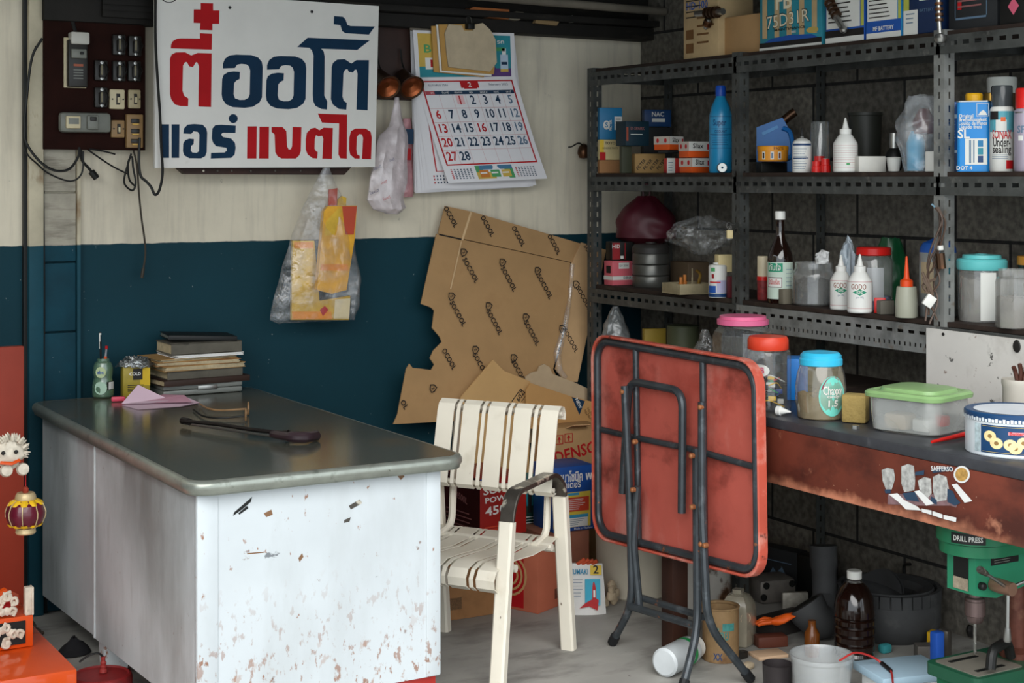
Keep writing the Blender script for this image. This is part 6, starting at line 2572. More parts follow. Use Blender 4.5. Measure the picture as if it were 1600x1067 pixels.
def d_sonax(mb, r, h):
    q = r * 1.005
    mb.curved(-1.3, 1.3, h * .46, h * .70, q, mat('print_turquoise', '4f9aa8', .4), 12)
    mb.curved(-.5, .4, h * .47, h * .60, q * 1.003, M_wlabel, 6)
    mb.curved(-.1, .3, h * .58, h * .63, q * 1.006, mat('orange_dot', 'd4602a', .4), 4)
    mb.curved(-1.2, -.3, h * .60, h * .70, q * 1.006, M_ink, 6)
    mb.ctext('SONAX', .026, h * .425, q, M_redink, 0, r * 1.75, True)
    mb.ctext('Under-', .026, h * .335, q, M_ink, -.02, r * 1.5, True)
    mb.ctext('sealing', .024, h * .255, q, M_ink, 0, r * 1.65, True)
    for k in range(3):
        mb.curved(-.9, .5, h * (.19 - k * .02), h * (.195 - k * .02), q, M_sat, 8)
    mb.curved(.35, 1.1, h * .03, h * .13, q, M_redink, 6)


spray('white and turquoise spray can with a dark clear cap beside the bright blue can', 1547, 1584, 134, 3.53, M_wlabel, mat('smoky_cap', '3f4345', .15), d_sonax)


def d_lilac(mb, r, h):
    mb.curved(-.7, -.3, h * .37, h * .43, r * 1.005, M_wlabel, 5)
    mb.ctext('SPRAY', .02, h * .5, r * 1.005, M_sat, .3, bold=True)
    mb.curved(-1.2, 1.2, h * .70, h * .715, r * 1.01, M_steel, 10)


spray('lilac spray can with a red cap at the edge of the photo', 1585, 1624, 138, 3.52, mat('lilac_can', 'a39aa8', .35, .2), M_redp, d_lilac)
spray('brown necked can half hidden between the blue can and the spray can', 1536, 1560, 145, 3.64, mat('brown_can', '5a4630', .4), M_brass, lambda mb, r, h: mb.curved(-1, 1, h * .3, h * .5, r * 1.005, M_wlabel))

# ---- third shelf, far bay
def fpink(mb, w, d, h):
    T = fr(d)
    mb.rect(-w / 2, h * .22, w / 2, h * .38, M_wlabel, T, .0002)
    mb.text('DENKI', .010, M_ink, T @ T_((w * .25, h * .30, .0005)), True)
    mb.rect(-w * .2, h * .68, w * .32, h * .92, M_wlabel, T, .0003)
    mb.text('12V 35W', .008, M_ink, T @ T_((w * .05, h * .80, .0006)))
    T = lf(w)
    mb.rect(-d * .2, h * .5, d * .3, h * .8, M_ink, T, .0003)
    mb.rect(-d / 2, h * .22, d / 2, h * .38, M_wlabel, T, .0002)


t, zt_ = cb('lamp_box', 'pink box with a white band at the far end of the third shelf', 'box', 945, 957, 990, 408, Z3s, 3.485, mat('pink_card', 'c8606a', .45, var=.06), 28, fpink)


def fblk(mb, w, d, h):
    T = fr(d)
    mb.rect(-w * .48, h * .05, -w * .12, h * .95, mat('deep_red_print', '8a1a20', .4), T, .0002)
    mb.text('HID', .014, M_wlabel, T @ T_((-w * .3, h * .75, .0005)), True)
    mb.rect(-w * .1, h * .1, w * .05, h * .25, M_wlabel, T, .0004)
    mb.rect(w * .1, h * .05, w * .14, h * .95, mat('deep_red_print', '8a1a20', .4), T, .0002)


cb('lamp_box', 'black and dark red box standing on the pink box', 'box', 948, 956, 990, 378, zt_ + .001, 3.495, M_black, 16, fblk)
M_dkjar = clear('sooty_jar', '4a4842', .62, .2, .9)
t, r_, h_ = turned('tiffin_stack', 'stack of dull round metal tins under a lid, on the third shelf', 'tins', 988, 1046, 378, Z3s, 3.58, (
    ('tin', [(0, 0), (.94, 0), (1, .04), (1, .22), (.97, .25), (0, .25)], mat('dull_tin', '5a5a56', .35, .6, var=.3, vs=10)),
    ('tin', [(0, .255), (.94, .255), (1, .28), (1, .47), (.97, .50), (0, .50)], mat('dull_tin', '5a5a56', .35, .6)),
    ('tin', [(0, .505), (.94, .505), (1, .53), (1, .72), (.97, .75), (0, .75)], mat('dull_tin', '5a5a56', .35, .6)),
    ('lid', [(1.01, .755), (1.01, .88), (.9, .95), (.3, .97), (.28, 1), (0, 1)], mat('dark_lid', '2e2c2a', .5))))
p, w0, h0 = fit(1044, 1106, 440, Z3s, 3.50)
ty = thing('wooden_tray', 'shallow wooden tray of small fittings on the third shelf', 'tray', p, R(-6))
M_palewood = mat('pale_dusty_wood', '8f8468', .7, var=.2, vs=20)
dtr = .13
mb = MB()
mb.box((0, 0, .003), (w0, dtr, .006), M_palewood)
mb.build('tray_floor', ty)
for x_, y_, a, b in ((0, -dtr / 2 + .003, w0, .006), (0, dtr / 2 - .003, w0, .006), (-w0 / 2 + .003, 0, .006, dtr - .012), (w0 / 2 - .003, 0, .006, dtr - .012)):
    mb = MB()
    mb.box((x_, y_, .022), (a, b, .032), M_palewood, bev=.001)
    mb.build('tray_side', ty)
for i, (dx, hh, m, nm, lb_) in enumerate(((-.04, .055, mat('amber_cap', 'b06a2a', .4), 'fitting', 'small amber fitting standing in the wooden tray'), (-.015, .062, mat('amber_cap', 'b06a2a', .4), 'fitting', 'taller amber fitting in the middle of the wooden tray'), (.012, .085, M_palewood, 'stick', 'thin upright stick standing in the wooden tray'), (.045, .075, M_bell, 'pipe_bend', 'curved brass bend poking out of the wooden tray'))):
    mb = MB()
    r_ = .003 if nm == 'stick' else .009
    if nm == 'pipe_bend':
        mb.tube(smoothline([(0, 0, .0), (.004, 0, .03), (.012, 0, .06), (.010, .02, hh)]), .006, M_brass, 8)
    else:
        mb.lathe([(0, 0), (r_, 0), (r_, hh * .6), (r_ * .7, hh * .62), (r_ * .7, hh), (0, hh)], m, 12)
    solo(mb, nm, lb_, nm.replace('_', ' '), (p.x + dx, p.y - .01 + .01 * (i % 2), Z3s + .0065))
# wine red bag hanging from the second shelf
o = onx(1010, 300, 3.66)
rbag = thing('hanging_bag', 'wine red bag hanging in the shade under the second shelf', 'bag', (o.x, o.y, SH2 - .085), facing(o))
mb = MB()
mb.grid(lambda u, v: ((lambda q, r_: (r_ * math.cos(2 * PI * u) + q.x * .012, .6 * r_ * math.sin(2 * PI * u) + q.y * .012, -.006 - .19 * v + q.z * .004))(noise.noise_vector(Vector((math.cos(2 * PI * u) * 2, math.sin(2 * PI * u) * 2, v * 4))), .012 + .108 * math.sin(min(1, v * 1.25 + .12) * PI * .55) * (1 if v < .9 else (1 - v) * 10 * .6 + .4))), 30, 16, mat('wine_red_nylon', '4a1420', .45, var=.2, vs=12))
mb.build('bag_body', rbag)
mb = MB()
for sx in (-1, 1):
    mb.tube([(sx * .01, 0, -.03), (sx * .015, 0, .03), (0, 0, .045)], .004, mat('wine_red_nylon', '4a1420', .45), 6)
mb.build('handle', rbag)
# crumpled clear film
lumpy('plastic_sheet', 'crumpled clear plastic film lying over the things on the third shelf', 'plastic film', 1046, 1150, 338, Z3s + .14, 3.57, clear('crumpled_film', 'c9cdcd', .05, .12, .5, bump=.9, bs=26, var=.16), 9, [.25, .45, .8, .95, 1.0, .85, .6, .3], .5, .7)
cb('small_carton', 'dull tan carton under the clear plastic film', 'box', 1052, 1075, 1110, 410, Z3s, 3.66, mat('dull_tan_card', '5a4a38', .7), 25)  # one even dull tan base colour
t, r_, h_ = turned('spray_can', 'short white and blue can under a small open box beside the post', 'can', 1107, 1136, 410, Z3s, 3.475, (
    ('can_body', [(0, 0), (.97, 0), (1, .02), (1, .88), (.9, .93), (.5, .95), (.5, 1), (0, 1)], M_wlabel),))
mb = MB()
mb.curved(-1.3, 1.3, 0.002, h_ * .12, r_ * 1.006, M_navy)
mb.curved(-1.2, -.2, h_ * .14, h_ * .34, r_ * 1.006, M_bb)
mb.curved(-.1, 1.1, h_ * .14, h_ * .5, r_ * 1.004, mat('lilac_print', 'a9a8c4', .5))
mb.curved(-1.0, .3, h_ * .42, h_ * .46, r_ * 1.006, M_redink)
mb.curved(-.7, -.4, h_ * .55, h_ * .68, r_ * 1.006, mat('deep_red_print', '8a1a20', .4))
mb.curved(-.8, -.3, h_ * .75, h_ * .86, r_ * 1.006, M_green)
mb.build('printed_label', t)
cb('small_box', 'little white open box jammed between the short can and the rack post', 'box', 1118, 1123, 1150, 398, zpy(1130, 426, 3.47), 3.465, M_creambox, 18)
cb('small_carton', 'maroon box wedged low behind the rack post', 'box', 1137, 1139, 1150, 432, Z3s, 3.48, mat('maroon_card', '5a1c22', .5), 20)

# ---- third shelf, middle bay
turned('red_capped_bottle', 'bottle with a cream top and red band just right of the rack post', 'bottle', 1183, 1202, 400, Z3s, 3.53, (
    ('bottle_body', [(0, 0), (.95, 0), (1, .03), (1, .46), (0, .46)], mat('maroon_print_can', '7a2a2a', .45, var=.4, vs=60)), ('band', [(1.03, .45), (1.03, .54), (0, .54)], M_redp), ('cap', [(.98, .54), (.98, .98), (.9, 1), (0, 1)], mat('cream_cap', 'cfc2a4', .45))))
M_brownglass = mat('brown_glass', '1c0f0b', .06, spec=.8, var=0)
t, r_, h_ = turned('brown_bottle', 'tall brown glass bottle with a white cap and green and white label', 'bottle', 1199, 1239, 330, Z3s, 3.50, (
    ('bottle_body', [(0, 0), (.94, 0), (1, .02), (1, .46), (.96, .52), (.78, .59), (.42, .70), (.33, .78), (.31, .90), (.33, .91)], M_brownglass),
    ('cap', [(.40, .91), (.41, .985), (.37, 1), (0, 1)], M_white, 40)))
mb = MB()
mb.curved(-1.35, 1.35, h_ * .05, h_ * .45, r_ * 1.006, mat('mint_label', 'b9c9bb', .5), 16)
mb.curved(-1.1, .2, h_ * .345, h_ * .44, r_ * 1.012, mat('label_green', '1f8a68', .5), 8)
mb.ctext('ทันใจ', .020, h_ * .39, r_ * 1.018, M_wlabel, -.45, r_ * 1.0, True)
mb.curved(-1.15, .15, h_ * .175, h_ * .285, r_ * 1.012, mat('print_maroon', '5a2030', .5), 8)
mb.curved(-1.1, .10, h_ * .183, h_ * .277, r_ * 1.016, M_wlabel, 8)
mb.ctext('น้ำมันเครื่อง', .016, h_ * .23, r_ * 1.02, M_redink, -.5, r_ * .95, True)
for k in range(7):
    mb.curved(.45, 1.1, h_ * (.10 + k * .045), h_ * (.105 + k * .045), r_ * 1.012, M_sat, 5)
mb.build('printed_label', t)
cb('small_box', 'small grey-brown box at the foot of the brown bottle', 'box', 1218, 1224, 1240, 452, Z3s, 3.462, mat('grey_brown_card', '6a6456', .6), 28)
M_jar = clear('jar_plastic', 'c9cbc8', .16, .1, .6, var=.12, bs=8)
M_scrap = mat('dark_scrap', '1d1b1a', .6, .2, var=.5, vs=40, bump=.8, bs=50, layers=(('6a5a48', 30, .64, .70, .7),))


def heap(mb, r, h, m, seed, sq=0):
    def f(u, v):
        a = 2 * PI * u
        k = math.sin(v * PI * .5)
        q = noise.noise_vector(Vector((math.cos(a) * 4 + seed, math.sin(a) * 4, v * 5)))
        rr = r * (1 - (max(0, v - .5) * 2) ** 2)
        return (rr * math.cos(a), rr * math.sin(a), min(h * 1.25, max(.002, h * min(1, v * 2) + q.z * h * .25 * (v > .3))))
    mb.grid(f, 26, 10, m)


def jar(name, label, pl, pr, pt, zb, x, body, lidprof, lidm, fill=None, fillm=None, seed=1, bodym=None, n=32, sq=None, fl=None, y=None):
    p, w_, h_ = fit(pl, pr, pt, zb, x, y)
    t = thing(name, label, 'jar', p, facing(p))
    r_ = w_ / 2
    mb = MB()
    mb.lathe([(a * r_, b * h_) for a, b in body], bodym or M_jar, n, None, True, sq or 0, fl)
    mb.build('jar_body', t)
    if lidprof:
        mb = MB()
        mb.lathe([(a * r_, b * h_) for a, b in lidprof], lidm, 60, None, True, 0, (30, .008))
        mb.build('lid', t)
    if fill:
        mb = MB()
        heap(mb, r_ * .9, h_ * fill, fillm or M_scrap, seed)
        o = mb.build('jar_contents', t)
        o['label'] = 'dark mixed small parts seen through the jar'
    return t, r_, h_


jar('open_jar', 'wide open glass jar of dark scrap with a tissue stuffed in its mouth', 1237, 1306, 409, Z3s, 3.545, [(0, 0), (.9, 0), (1, .05), (1, .68), (.96, .76), (.84, .84), (.84, .98), (.87, 1), (.84, 1.0)], None, None, .55, None, 2)
M_tissue = mat('white_tissue', 'd6d7d6', .8, var=.08, bump=.5, bs=60)


def tissue(label, pl, pr, pt, pb, x, m=None):
    zb = zpy((pl + pr) / 2, pb, x)
    p, w_, h_ = fit(pl, pr, pt, zb, x)
    mb = MB()
    sd = pl

    def f(u, v):
        a = 2 * PI * u
        q = noise.noise_vector(Vector((math.cos(a) * 2.5 + sd, math.sin(a) * 2.5, v * 3)))
        r_ = w_ / 2 * (.8 + .5 * q.x) * (1 if v < .8 else (1 - v) * 5)
        return (r_ * math.cos(a), r_ * math.sin(a), h_ * v * (1 + .4 * q.z))
    mb.grid(f, 22, 8, m or M_tissue)
    solo(mb, 'tissue', label, 'tissue', p, sharp=20)


tissue('white tissue poking up from the open jar', 1273, 1296, 391, 412, 3.56)
tissue('pale blue and white rag tuft behind the two glue bottles', 1313, 1336, 380, 470, 3.62, mat('blue_white_rag', 'b9c4cc', .8, var=.2, vs=40))
for k, (pl, pr, pt, x, lab) in enumerate(((1297, 1331, 398, 3.50, 'white glue bottle with a green diamond, next to the open jar'), (1324, 1363, 397, 3.468, 'white glue bottle with a green diamond, in front at the shelf edge'))):
    t, r_, h_ = turned('glue_bottle', lab, 'bottle', pl, pr, pt, Z3s, x, CONE)
    mb = MB()
    mb.ctext('GODO', .017, h_ * .445, r_ * 1.008, mat('copper_print2', '8a5a48', .5), -.1, r_ * 1.25, True)
    n = 1.0
    for i in range(8):
        a0, a1 = -.6 + i * .15, -.6 + (i + 1) * .15
        z0, z1 = .055 * (1 - abs(a0) / .6), .055 * (1 - abs(a1) / .6)
        mb.add([(r_ * 1.007 * math.sin(a), -r_ * 1.007 * math.cos(a), h_ * (.355 + z)) for a, z in ((a0, -z0), (a1, -z1), (a1, z1), (a0, z0))], [(0, 1, 2, 3)], mat('label_green', '1f8a68', .5))
    mb.ctext('BOND', .010, h_ * .355, r_ * 1.014, M_wlabel, 0, r_ * .5, True)
    mb.ctext('glue 100g', .006, h_ * .27, r_ * 1.008, M_sat, 0, r_ * .6)
    mb.build('printed_label', t)
    mb = MB()
    for z in (.53,):
        mb.curved(-1.3, 1.3, h_ * z, h_ * z + .0014, r_ * 1.007, mat('pale_red_line', 'b9797a', .5), 12)
    mb.build('printed_line', t)
    mb = MB()
    mb.curved(-1.3, 1.3, h_ * .08, h_ * .08 + .0014, r_ * 1.007, mat('pale_red_line', 'b9797a', .5), 12)
    mb.build('printed_line', t)
t, r_, h_ = jar('lidded_jar', 'clear jar with a red lid and a white paper sticker behind the glue bottles', 1336, 1394, 386, Z3s, 3.60, [(0, 0), (.95, 0), (1, .03), (1, .78), (.9, .85), (.82, .88)], [(.9, .87), (.93, .88), (.93, .98), (.86, 1), (0, 1)], M_redp, .2, mat('blue_bits', '2a4a7a', .5, var=.4, vs=50), 6)
mb = MB()
mb.curved(-.35, .55, h_ * .15, h_ * .68, r_ * 1.01, clear('faint_sticker', 'c9cdd0', .7, .4, .8), 6)
mb.build('sticker', t)
lumpy('plastic_bag', 'dark green plastic bag at the back of the third shelf', 'plastic bag', 1362, 1420, 372, Z3s, 3.74, mat('green_bag', '0f4a2a', .3, var=.2), 12, [.9, 1, 1, .9, .7, .5], .15, .7)
cb('small_box', 'small grey open box in front of the red lidded jar', 'box', 1372, 1376, 1400, 470, Z3s, 3.462, mat('grey_dusty_card', '5f5b52', .6), 18)
t, r_, h_ = turned('plastic_clip', 'little red and white clip lying beside the grey box', 'clip', 1366, 1384, 465, Z3s, 3.50, (('clip_body', lambda mb, r, h: mb.box((0, 0, h / 2), (r * 2, .012, h), M_redp, bev=.003), M_redp),))
turned('squeeze_bottle', 'cloudy squeeze bottle with a bright orange nozzle on the third shelf', 'bottle', 1399, 1434, 400, Z3s, 3.47, (
    ('bottle_body', [(0, 0), (.93, 0), (1, .03), (.97, .25), (.88, .47), (.84, .50), (.5, .505), (0, .505)], mat('cloudy_plastic', 'a5a594', .4, var=.05), 28),
    ('nozzle', [(.56, .50), (.56, .60), (.30, .63), (.24, .66), (.10, .98), (.05, 1), (0, 1)], mat('orange_nozzle', 'dd4a1c', .35), 24)))

# ---- third shelf, near bay
t, r_, h_ = turned('gas_can', 'large grey spray cylinder with a blue shoulder, behind the wire tangle', 'can', 1437, 1494, 372, Z3s, 3.58, (
    ('can_body', [(0, 0), (.97, 0), (1, .02), (1, .80), (.98, .82)], mat('grey_printed_can', '8a8f8e', .4, .2, var=.3, vs=14)),
    ('shoulder', [(.99, .82), (.95, .88), (.80, .94), (.4, .98), (.25, 1), (0, 1)], M_bb)))
mb = MB()
mb.curved(-1.1, -.2, h_ * .3, h_ * .7, r_ * 1.005, mat('tan_print', 'a9987a', .5), 8)
mb.curved(.1, 1.0, h_ * .55, h_ * .75, r_ * 1.005, M_tb, 8)
for k in range(9):
    mb.curved(.1, 1.0, h_ * (.12 + k * .045), h_ * (.13 + k * .045), r_ * 1.005, M_sat, 5)
mb.build('printed_label', t)
M_glovefill = mat('white_cloth_fill', '76716a', .8, var=.15, vs=10, bump=.6, bs=30)
t, r_, h_ = jar('lidded_jar', 'clear jar with a turquoise lid stuffed with white cloth', 1497, 1571, 397, Z3s, 3.575, [(0, 0), (.93, 0), (.97, .03), (.97, .72), (.93, .78), (.93, .8)], [(1.0, .77), (1.04, .80), (1.04, .90), (.98, .93), (.8, .94), (.78, .99), (.3, 1), (.28, .985), (0, .985)], mat('turquoise_lid', '5fb8b8', .35), .62, M_glovefill, 3)
mb = MB()
mb.curved(-.05, .62, h_ * .03, h_ * .74, r_ * .985, M_wlabel, 6)
mb.build('paper_strip', t)
jar('octagonal_jar', 'open eight-sided clear jar at the right end of the third shelf', 1556, 1612, 420, Z3s, 3.49, [(0, 0), (.93, 0), (1, .04), (1, .78), (.94, .84), (.82, .86), (.82, .98), (.85, 1), (.8, 1)], None, None, .5, M_glovefill, 8, clear('milky_jar', 'b9b9b4', .25, .2, .75), 8)
turned('amber_lidded_jar', 'dark jar with an ochre lid behind the eight-sided jar', 'jar', 1590, 1640, 400, Z3s, 3.66, (
    ('jar_body', [(0, 0), (.95, 0), (.95, .88), (0, .88)], M_brownglass), ('lid', [(1, .87), (1, .98), (.95, 1), (0, 1)], mat('ochre_lid', 'a8742a', .4))))

# ---- wires on the posts
o = onx(1140, 366, RX0 - .012)
wi = thing('white_connector', 'white connector block with a curled wire stuck to the rack post', 'connector', o, -TH)
mb = MB()
mb.box((0, 0, 0), (.022, .02, .030), M_creambox, bev=.003)
mb.build('plug', wi)
mb = MB()
mb.tube(smoothline([(0, -.004, .012), (-.012, -.01, .03), (-.004, -.012, .042), (.012, -.008, .034), (.04, -.006, .040), (.062, -.004, .065), (.070, -.004, .095)]), .0016, M_steel, 5)
mb.build('wire', wi)
rr = random.Random(5)
o = onx(1466, 430, RX0 - .022)
wt_ = thing('wire_harness', 'tangle of brown wires and old connectors hanging on the rack post', 'wires', o, -TH)
M_bw = mat('brown_wire', '4a3a30', .5, var=.3)
for k in range(5):
    mb = MB()
    P = [(-.004 + rr.uniform(-.006, .006), 0, .20)]
    for i in range(6):
        P.append((rr.uniform(-.022, .016) - .004 * i, rr.uniform(-.02, .012), .15 - i * .055 + rr.uniform(-.02, .02)))
    mb.tube(smoothline(P, 5), .0032, M_bw, 5)
    mb.build('wire', wt_)
mb = MB()
mb.tube(smoothline([(-.02, 0, .21), (.0, 0, .19), (.012, 0, .17), (.008, 0, .10), (.0, 0, .05)]), .0028, mat('pale_blue_wire', '6a8a9a', .5), 5)
mb.build('wire', wt_)
for k in range(3):
    mb = MB()
    mb.tube(smoothline([(-.05 + rr.uniform(0, .02), -.01, -.02 + rr.uniform(-.03, .03)) for i in range(3)] + [(-.02, -.012, -.06), (-.045, 0, -.03), (-.01, -.01, -.01)], 5), .004, mat('rag_wire', '5a4a3e', .7), 5)
    mb.build('ribbon', wt_)
mb = MB()
mb.box((0, 0, 0), (.030, .016, .036), M_wlabel, T_((-.030, -.012, -.075)) @ RY(R(35)), bev=.003)
mb.build('white_plug', wt_)
mb = MB()
mb.tube([(.002, -.012, .065), (.006, -.014, .02)], .014, M_bell, 10)
mb.tube([(.004, -.012, .075), (.003, -.012, .088)], .009, M_wlabel, 8)
mb.build('bulb_holder', wt_)

# ---- lower shelf, seen above the folded table
lumpy('plastic_sheet', 'grey plastic sheeting bundled in the far corner of the lower shelf', 'plastic film', 938, 986, 478, Z4, 3.56, clear('grey_sheet', '8f9494', .55, .3, .9, bump=.7, bs=20, var=.3), 15, [1, 1, .95, .8, .6, .4, .2], .22, .8)
cb('small_box', 'dull yellow box glimpsed over the folded table edge', 'box', 1004, 1007, 1042, 514, Z4, 3.56, mat('dull_yellow_card', '9a8232', .5), 15)
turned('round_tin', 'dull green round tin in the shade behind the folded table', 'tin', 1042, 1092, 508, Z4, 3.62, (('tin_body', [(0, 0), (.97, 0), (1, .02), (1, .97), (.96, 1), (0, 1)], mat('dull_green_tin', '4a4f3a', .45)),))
lumpy('plastic_sheet', 'crumpled clear film on the lower shelf beside the pink-lidded jar', 'plastic film', 1078, 1125, 515, Z4, 3.50, clear('crumpled_film', 'd2d6d6', .3), 21, [1, .95, .8, .6, .4, .2], .3, .8)
# ================================================================ things on the workbench
BT = BZ + .0005
mb = MB()
xs_ = BX - .0006


def F_(pts):   # photo points on the front board -> local points of the bench
    return [onx(x, y, xs_) - Vector((BX, BY1, 0)) for x, y in pts]


def fpoly(mb, pts, m, e=0.0):
    q = F_(pts)
    mb.poly([(-p.y, p.z) for p in q], m, Matrix(((0, 0, -1, 0), (-1, 0, 0, 0), (0, 1, 0, 0), (0, 0, 0, 1))) @ T_((0, 0, -q[0].x + e)))


Z9 = lambda pts: [(1320 + x / 6.667, 700 + y / 6.667) for x, y in pts]
fpoly(mb, Z9([(450, 480), (1100, 480), (1180, 570), (1160, 620), (1100, 600), (820, 600), (445, 585)]), mat('sticker_mauve', '7a5f62', .4, var=.3, vs=40))
for pts in ([(385, 230), (440, 205), (510, 220), (525, 320), (490, 430), (430, 430), (395, 340)], [(590, 190), (660, 165), (720, 185), (735, 330), (725, 440), (620, 460), (590, 370)],
            [(760, 340), (830, 300), (900, 320), (905, 470), (850, 540), (780, 430)], [(920, 300), (980, 270), (1060, 300), (1085, 420), (1060, 540), (950, 560), (915, 430)]):
    fpoly(mb, Z9(pts), M_stk[0], .0004)
for pts in ([(600, 470), (730, 455), (780, 560), (640, 540)], [(900, 500), (960, 540), (960, 590), (890, 560)], [(1070, 420), (1130, 450), (1160, 520), (1210, 570), (1150, 600), (1070, 560)], [(415, 430), (480, 430), (480, 470), (425, 470)], [(735, 250), (830, 230), (825, 280), (735, 285)], [(915, 215), (1120, 190), (1120, 235), (915, 260)]):
    fpoly(mb, Z9(pts), M_stk[1], .0006)
for pts in ([(460, 480), (550, 470), (620, 540), (760, 610), (800, 650), (640, 640), (560, 560)], [(725, 450), (780, 440), (930, 580), (850, 600)], [(1115, 380), (1170, 370), (1330, 550), (1250, 570)], [(800, 630), (905, 650), (905, 695), (805, 665)], [(915, 655), (1020, 690), (1020, 735), (915, 700)], [(1030, 695), (1165, 725), (1160, 770), (1030, 738)]):
    fpoly(mb, Z9(pts), M_stk[2], .0008)
n = 20
fpoly(mb, Z9([(1220 + 85 * math.cos(2 * PI * i / n), 275 + 90 * math.sin(2 * PI * i / n)) for i in range(n)]), M_stk[2], .0006)
fpoly(mb, Z9([(1220 + 66 * math.cos(2 * PI * i / n), 275 + 70 * math.sin(2 * PI * i / n)) for i in range(n)]), M_stk[3], .001)
q = F_(Z9([(1015, 218)]))[0]
mb.text('SAFFERSO', .012, M_stk[2], Matrix(((0, 0, -1, q.x - .0012), (-1, 0, 0, q.y), (0, 1, 0, q.z), (0, 0, 0, 1))) @ RZ(R(8)), True, wid=.075)
o = mb.build('trophy_sticker', bench)
o['label'] = 'worn sticker of silver trophies and a lion medal'

M_pinklid = mat('pink_lid', 'dd6a92', .35, var=.05)
M_cj = clear('clear_jar', 'cfd4d4', .06, .05, .5)
OCT = [(0, 0), (.93, 0), (1, .04), (1, .74), (.93, .80), (.80, .86), (.78, .88)]
jar('lidded_jar', 'big clear eight-sided jar with a pink lid at the far end of the workbench', 1114, 1207, 493, BT, 3.20, OCT, [(.82, .88), (.86, .89), (.86, .955), (.78, .96), (.77, 1), (0, 1)], M_pinklid, bodym=M_cj, n=8)
t, r_, h_ = jar('lidded_jar', 'clear jar with a red lid full of coloured wire connectors', 1164, 1236, 525, BT, 3.035, [(0, 0), (.94, 0), (1, .03), (1, .72), (.95, .80), (.84, .83)], [(.86, .82), (.88, .83), (.88, .955), (.80, 1), (0, 1)], mat('red_orange_lid', 'd2412a', .35), bodym=M_cj)
mb = MB()
n = 18
mb.add([(r_ * 1.01 * math.sin(-.35 + .42 * math.cos(2 * PI * i / n)), -r_ * 1.01 * math.cos(-.35 + .42 * math.cos(2 * PI * i / n)), h_ * (.56 + .085 * math.sin(2 * PI * i / n))) for i in range(n)], [tuple(range(n))], M_wlabel)
mb.ctext('AB', .018, h_ * .56, r_ * 1.02, mat('pink_ink', 'c84a6a', .4), -.35, r_ * .4, True)
mb.build('oval_sticker', t)
rr = random.Random(3)
cols = [M_black, M_black, M_wlabel, mat('green_plug', '1f8a4a', .4), M_yelp, M_black, M_redp, mat('navy_plug', '2a3f7a', .4), M_wlabel]
for i in range(16):
    mb = MB()
    a, q = rr.uniform(0, 2 * PI), rr.uniform(.1, .62) * r_
    z = .012 + (i / 16) * h_ * .42
    mb.box((q * math.cos(a), q * math.sin(a), z), (rr.uniform(.016, .028), .014, .014), cols[i % len(cols)], bev=.002)
    mb.tube(smoothline([(q * math.cos(a), q * math.sin(a), z), (.5 * r_ * math.cos(a + 1), .5 * r_ * math.sin(a + 1), z + .012), (.7 * r_ * math.cos(a + 2.4), .7 * r_ * math.sin(a + 2.4), max(.006, z - .01))]), .0018, cols[(i + 3) % len(cols)], 5)
    mb.build('wire_connector', t)
p, w0, h0 = fit(1230, 1262, 558, BT, 3.26)
carton('blue_box', 'plain bright blue box behind the blue-lidded jar on the workbench', 'box', p, (w0, .10, h0), facing(p), mat('bright_blue_box', '1a74c4', .4, var=.1))
t, r_, h_ = jar('lidded_jar', 'tall hazy jar with a sky blue lid and a turquoise oval label', 1243, 1322, 548, BT, 3.06, [(0, 0), (.86, 0), (.92, .02), (1, .28), (1, .46), (.93, .66), (.82, .78), (.80, .80)], [(.82, .79), (.84, .80), (.84, .88), (.80, .90), (.80, .94), (.70, .98), (.3, 1), (0, .985)], mat('sky_lid', '35b1d6', .35), .35, mat('brown_cloth_fill', '7a6a4e', .7, var=.3, vs=14, bump=.8, bs=20), 4, clear('hazy_jar', 'a0967c', .28, .1, .7, var=.15, bs=7))
mb = MB()
n = 22


def on_jar(a, v):
    z = h_ * v
    rr_ = .93 if v > .6 else 1.0
    rad = r_ * (1.0 if .28 < v < .46 else (1.0 - .07 * (v - .46) / .20 if v >= .46 else .92 + .08 * (v - .02) / .26)) * 1.012
    return (rad * math.sin(a), -rad * math.cos(a), z)


ctr = .50
mb.add([on_jar(ctr + .58 * math.cos(2 * PI * i / n), .36 + .30 * math.sin(2 * PI * i / n)) for i in range(n)] + [on_jar(ctr, .37)], [(i, (i + 1) % n, n) for i in range(n)], mat('turquoise_label', '6cc4b4', .45))
vs = [on_jar(ctr + .52 * math.cos(PI * i / 10), .36 + .29 * math.sin(PI * i / 10)) for i in range(3, 10)]
mb.add([Vector(v) * 1.004 for v in vs], [tuple(range(len(vs)))], mat('label_maroon', '8a2a44', .45))
for st, v, wd, hh, m in (('Chaxxy', .44, .060, .024, M_wlabel), ('candy', .36, .036, .010, M_wlabel), ('1.5', .25, .030, .018, M_wlabel)):
    vv, ff = text_geo(st, True)
    x0_, x1_2 = min(a.x for a in vv), max(a.x for a in vv)
    mb.add([Vector(on_jar(ctr + (a.x - (x0_ + x1_2) / 2) / (x1_2 - x0_) * wd / r_, v + a.y * hh / h_)) * 1.008 for a in vv], ff, m)
mb.build('oval_label', t)
p = onz(1225, 650, BT)
mb = MB()
mb.lathe([(0, -.022), (.014, -.022), (.014, -.010), (.011, -.008), (.002, .022), (0, .022)], M_wb, 20)
solo(mb, 'nozzle_cap', 'white cone cap lying on the workbench before the connector jar', 'cap', (p.x, p.y, BT + .014), R(20), None, R(90), R(-60))
p = onz(1328, 662, BT)
mb = MB()
mb.box((0, 0, .040), (.070, .055, .080), mat('worn_sponge', '98824c', .85, var=.15, vs=12, bump=.5, bs=60), bev=.008)
solo(mb, 'sponge_block', 'ochre sponge block between the blue-lidded jar and the green-lidded box', 'sponge', (p.x + .034, p.y + .014, BT), facing(p) + R(-12))
p = onz(1337, 670, BT)
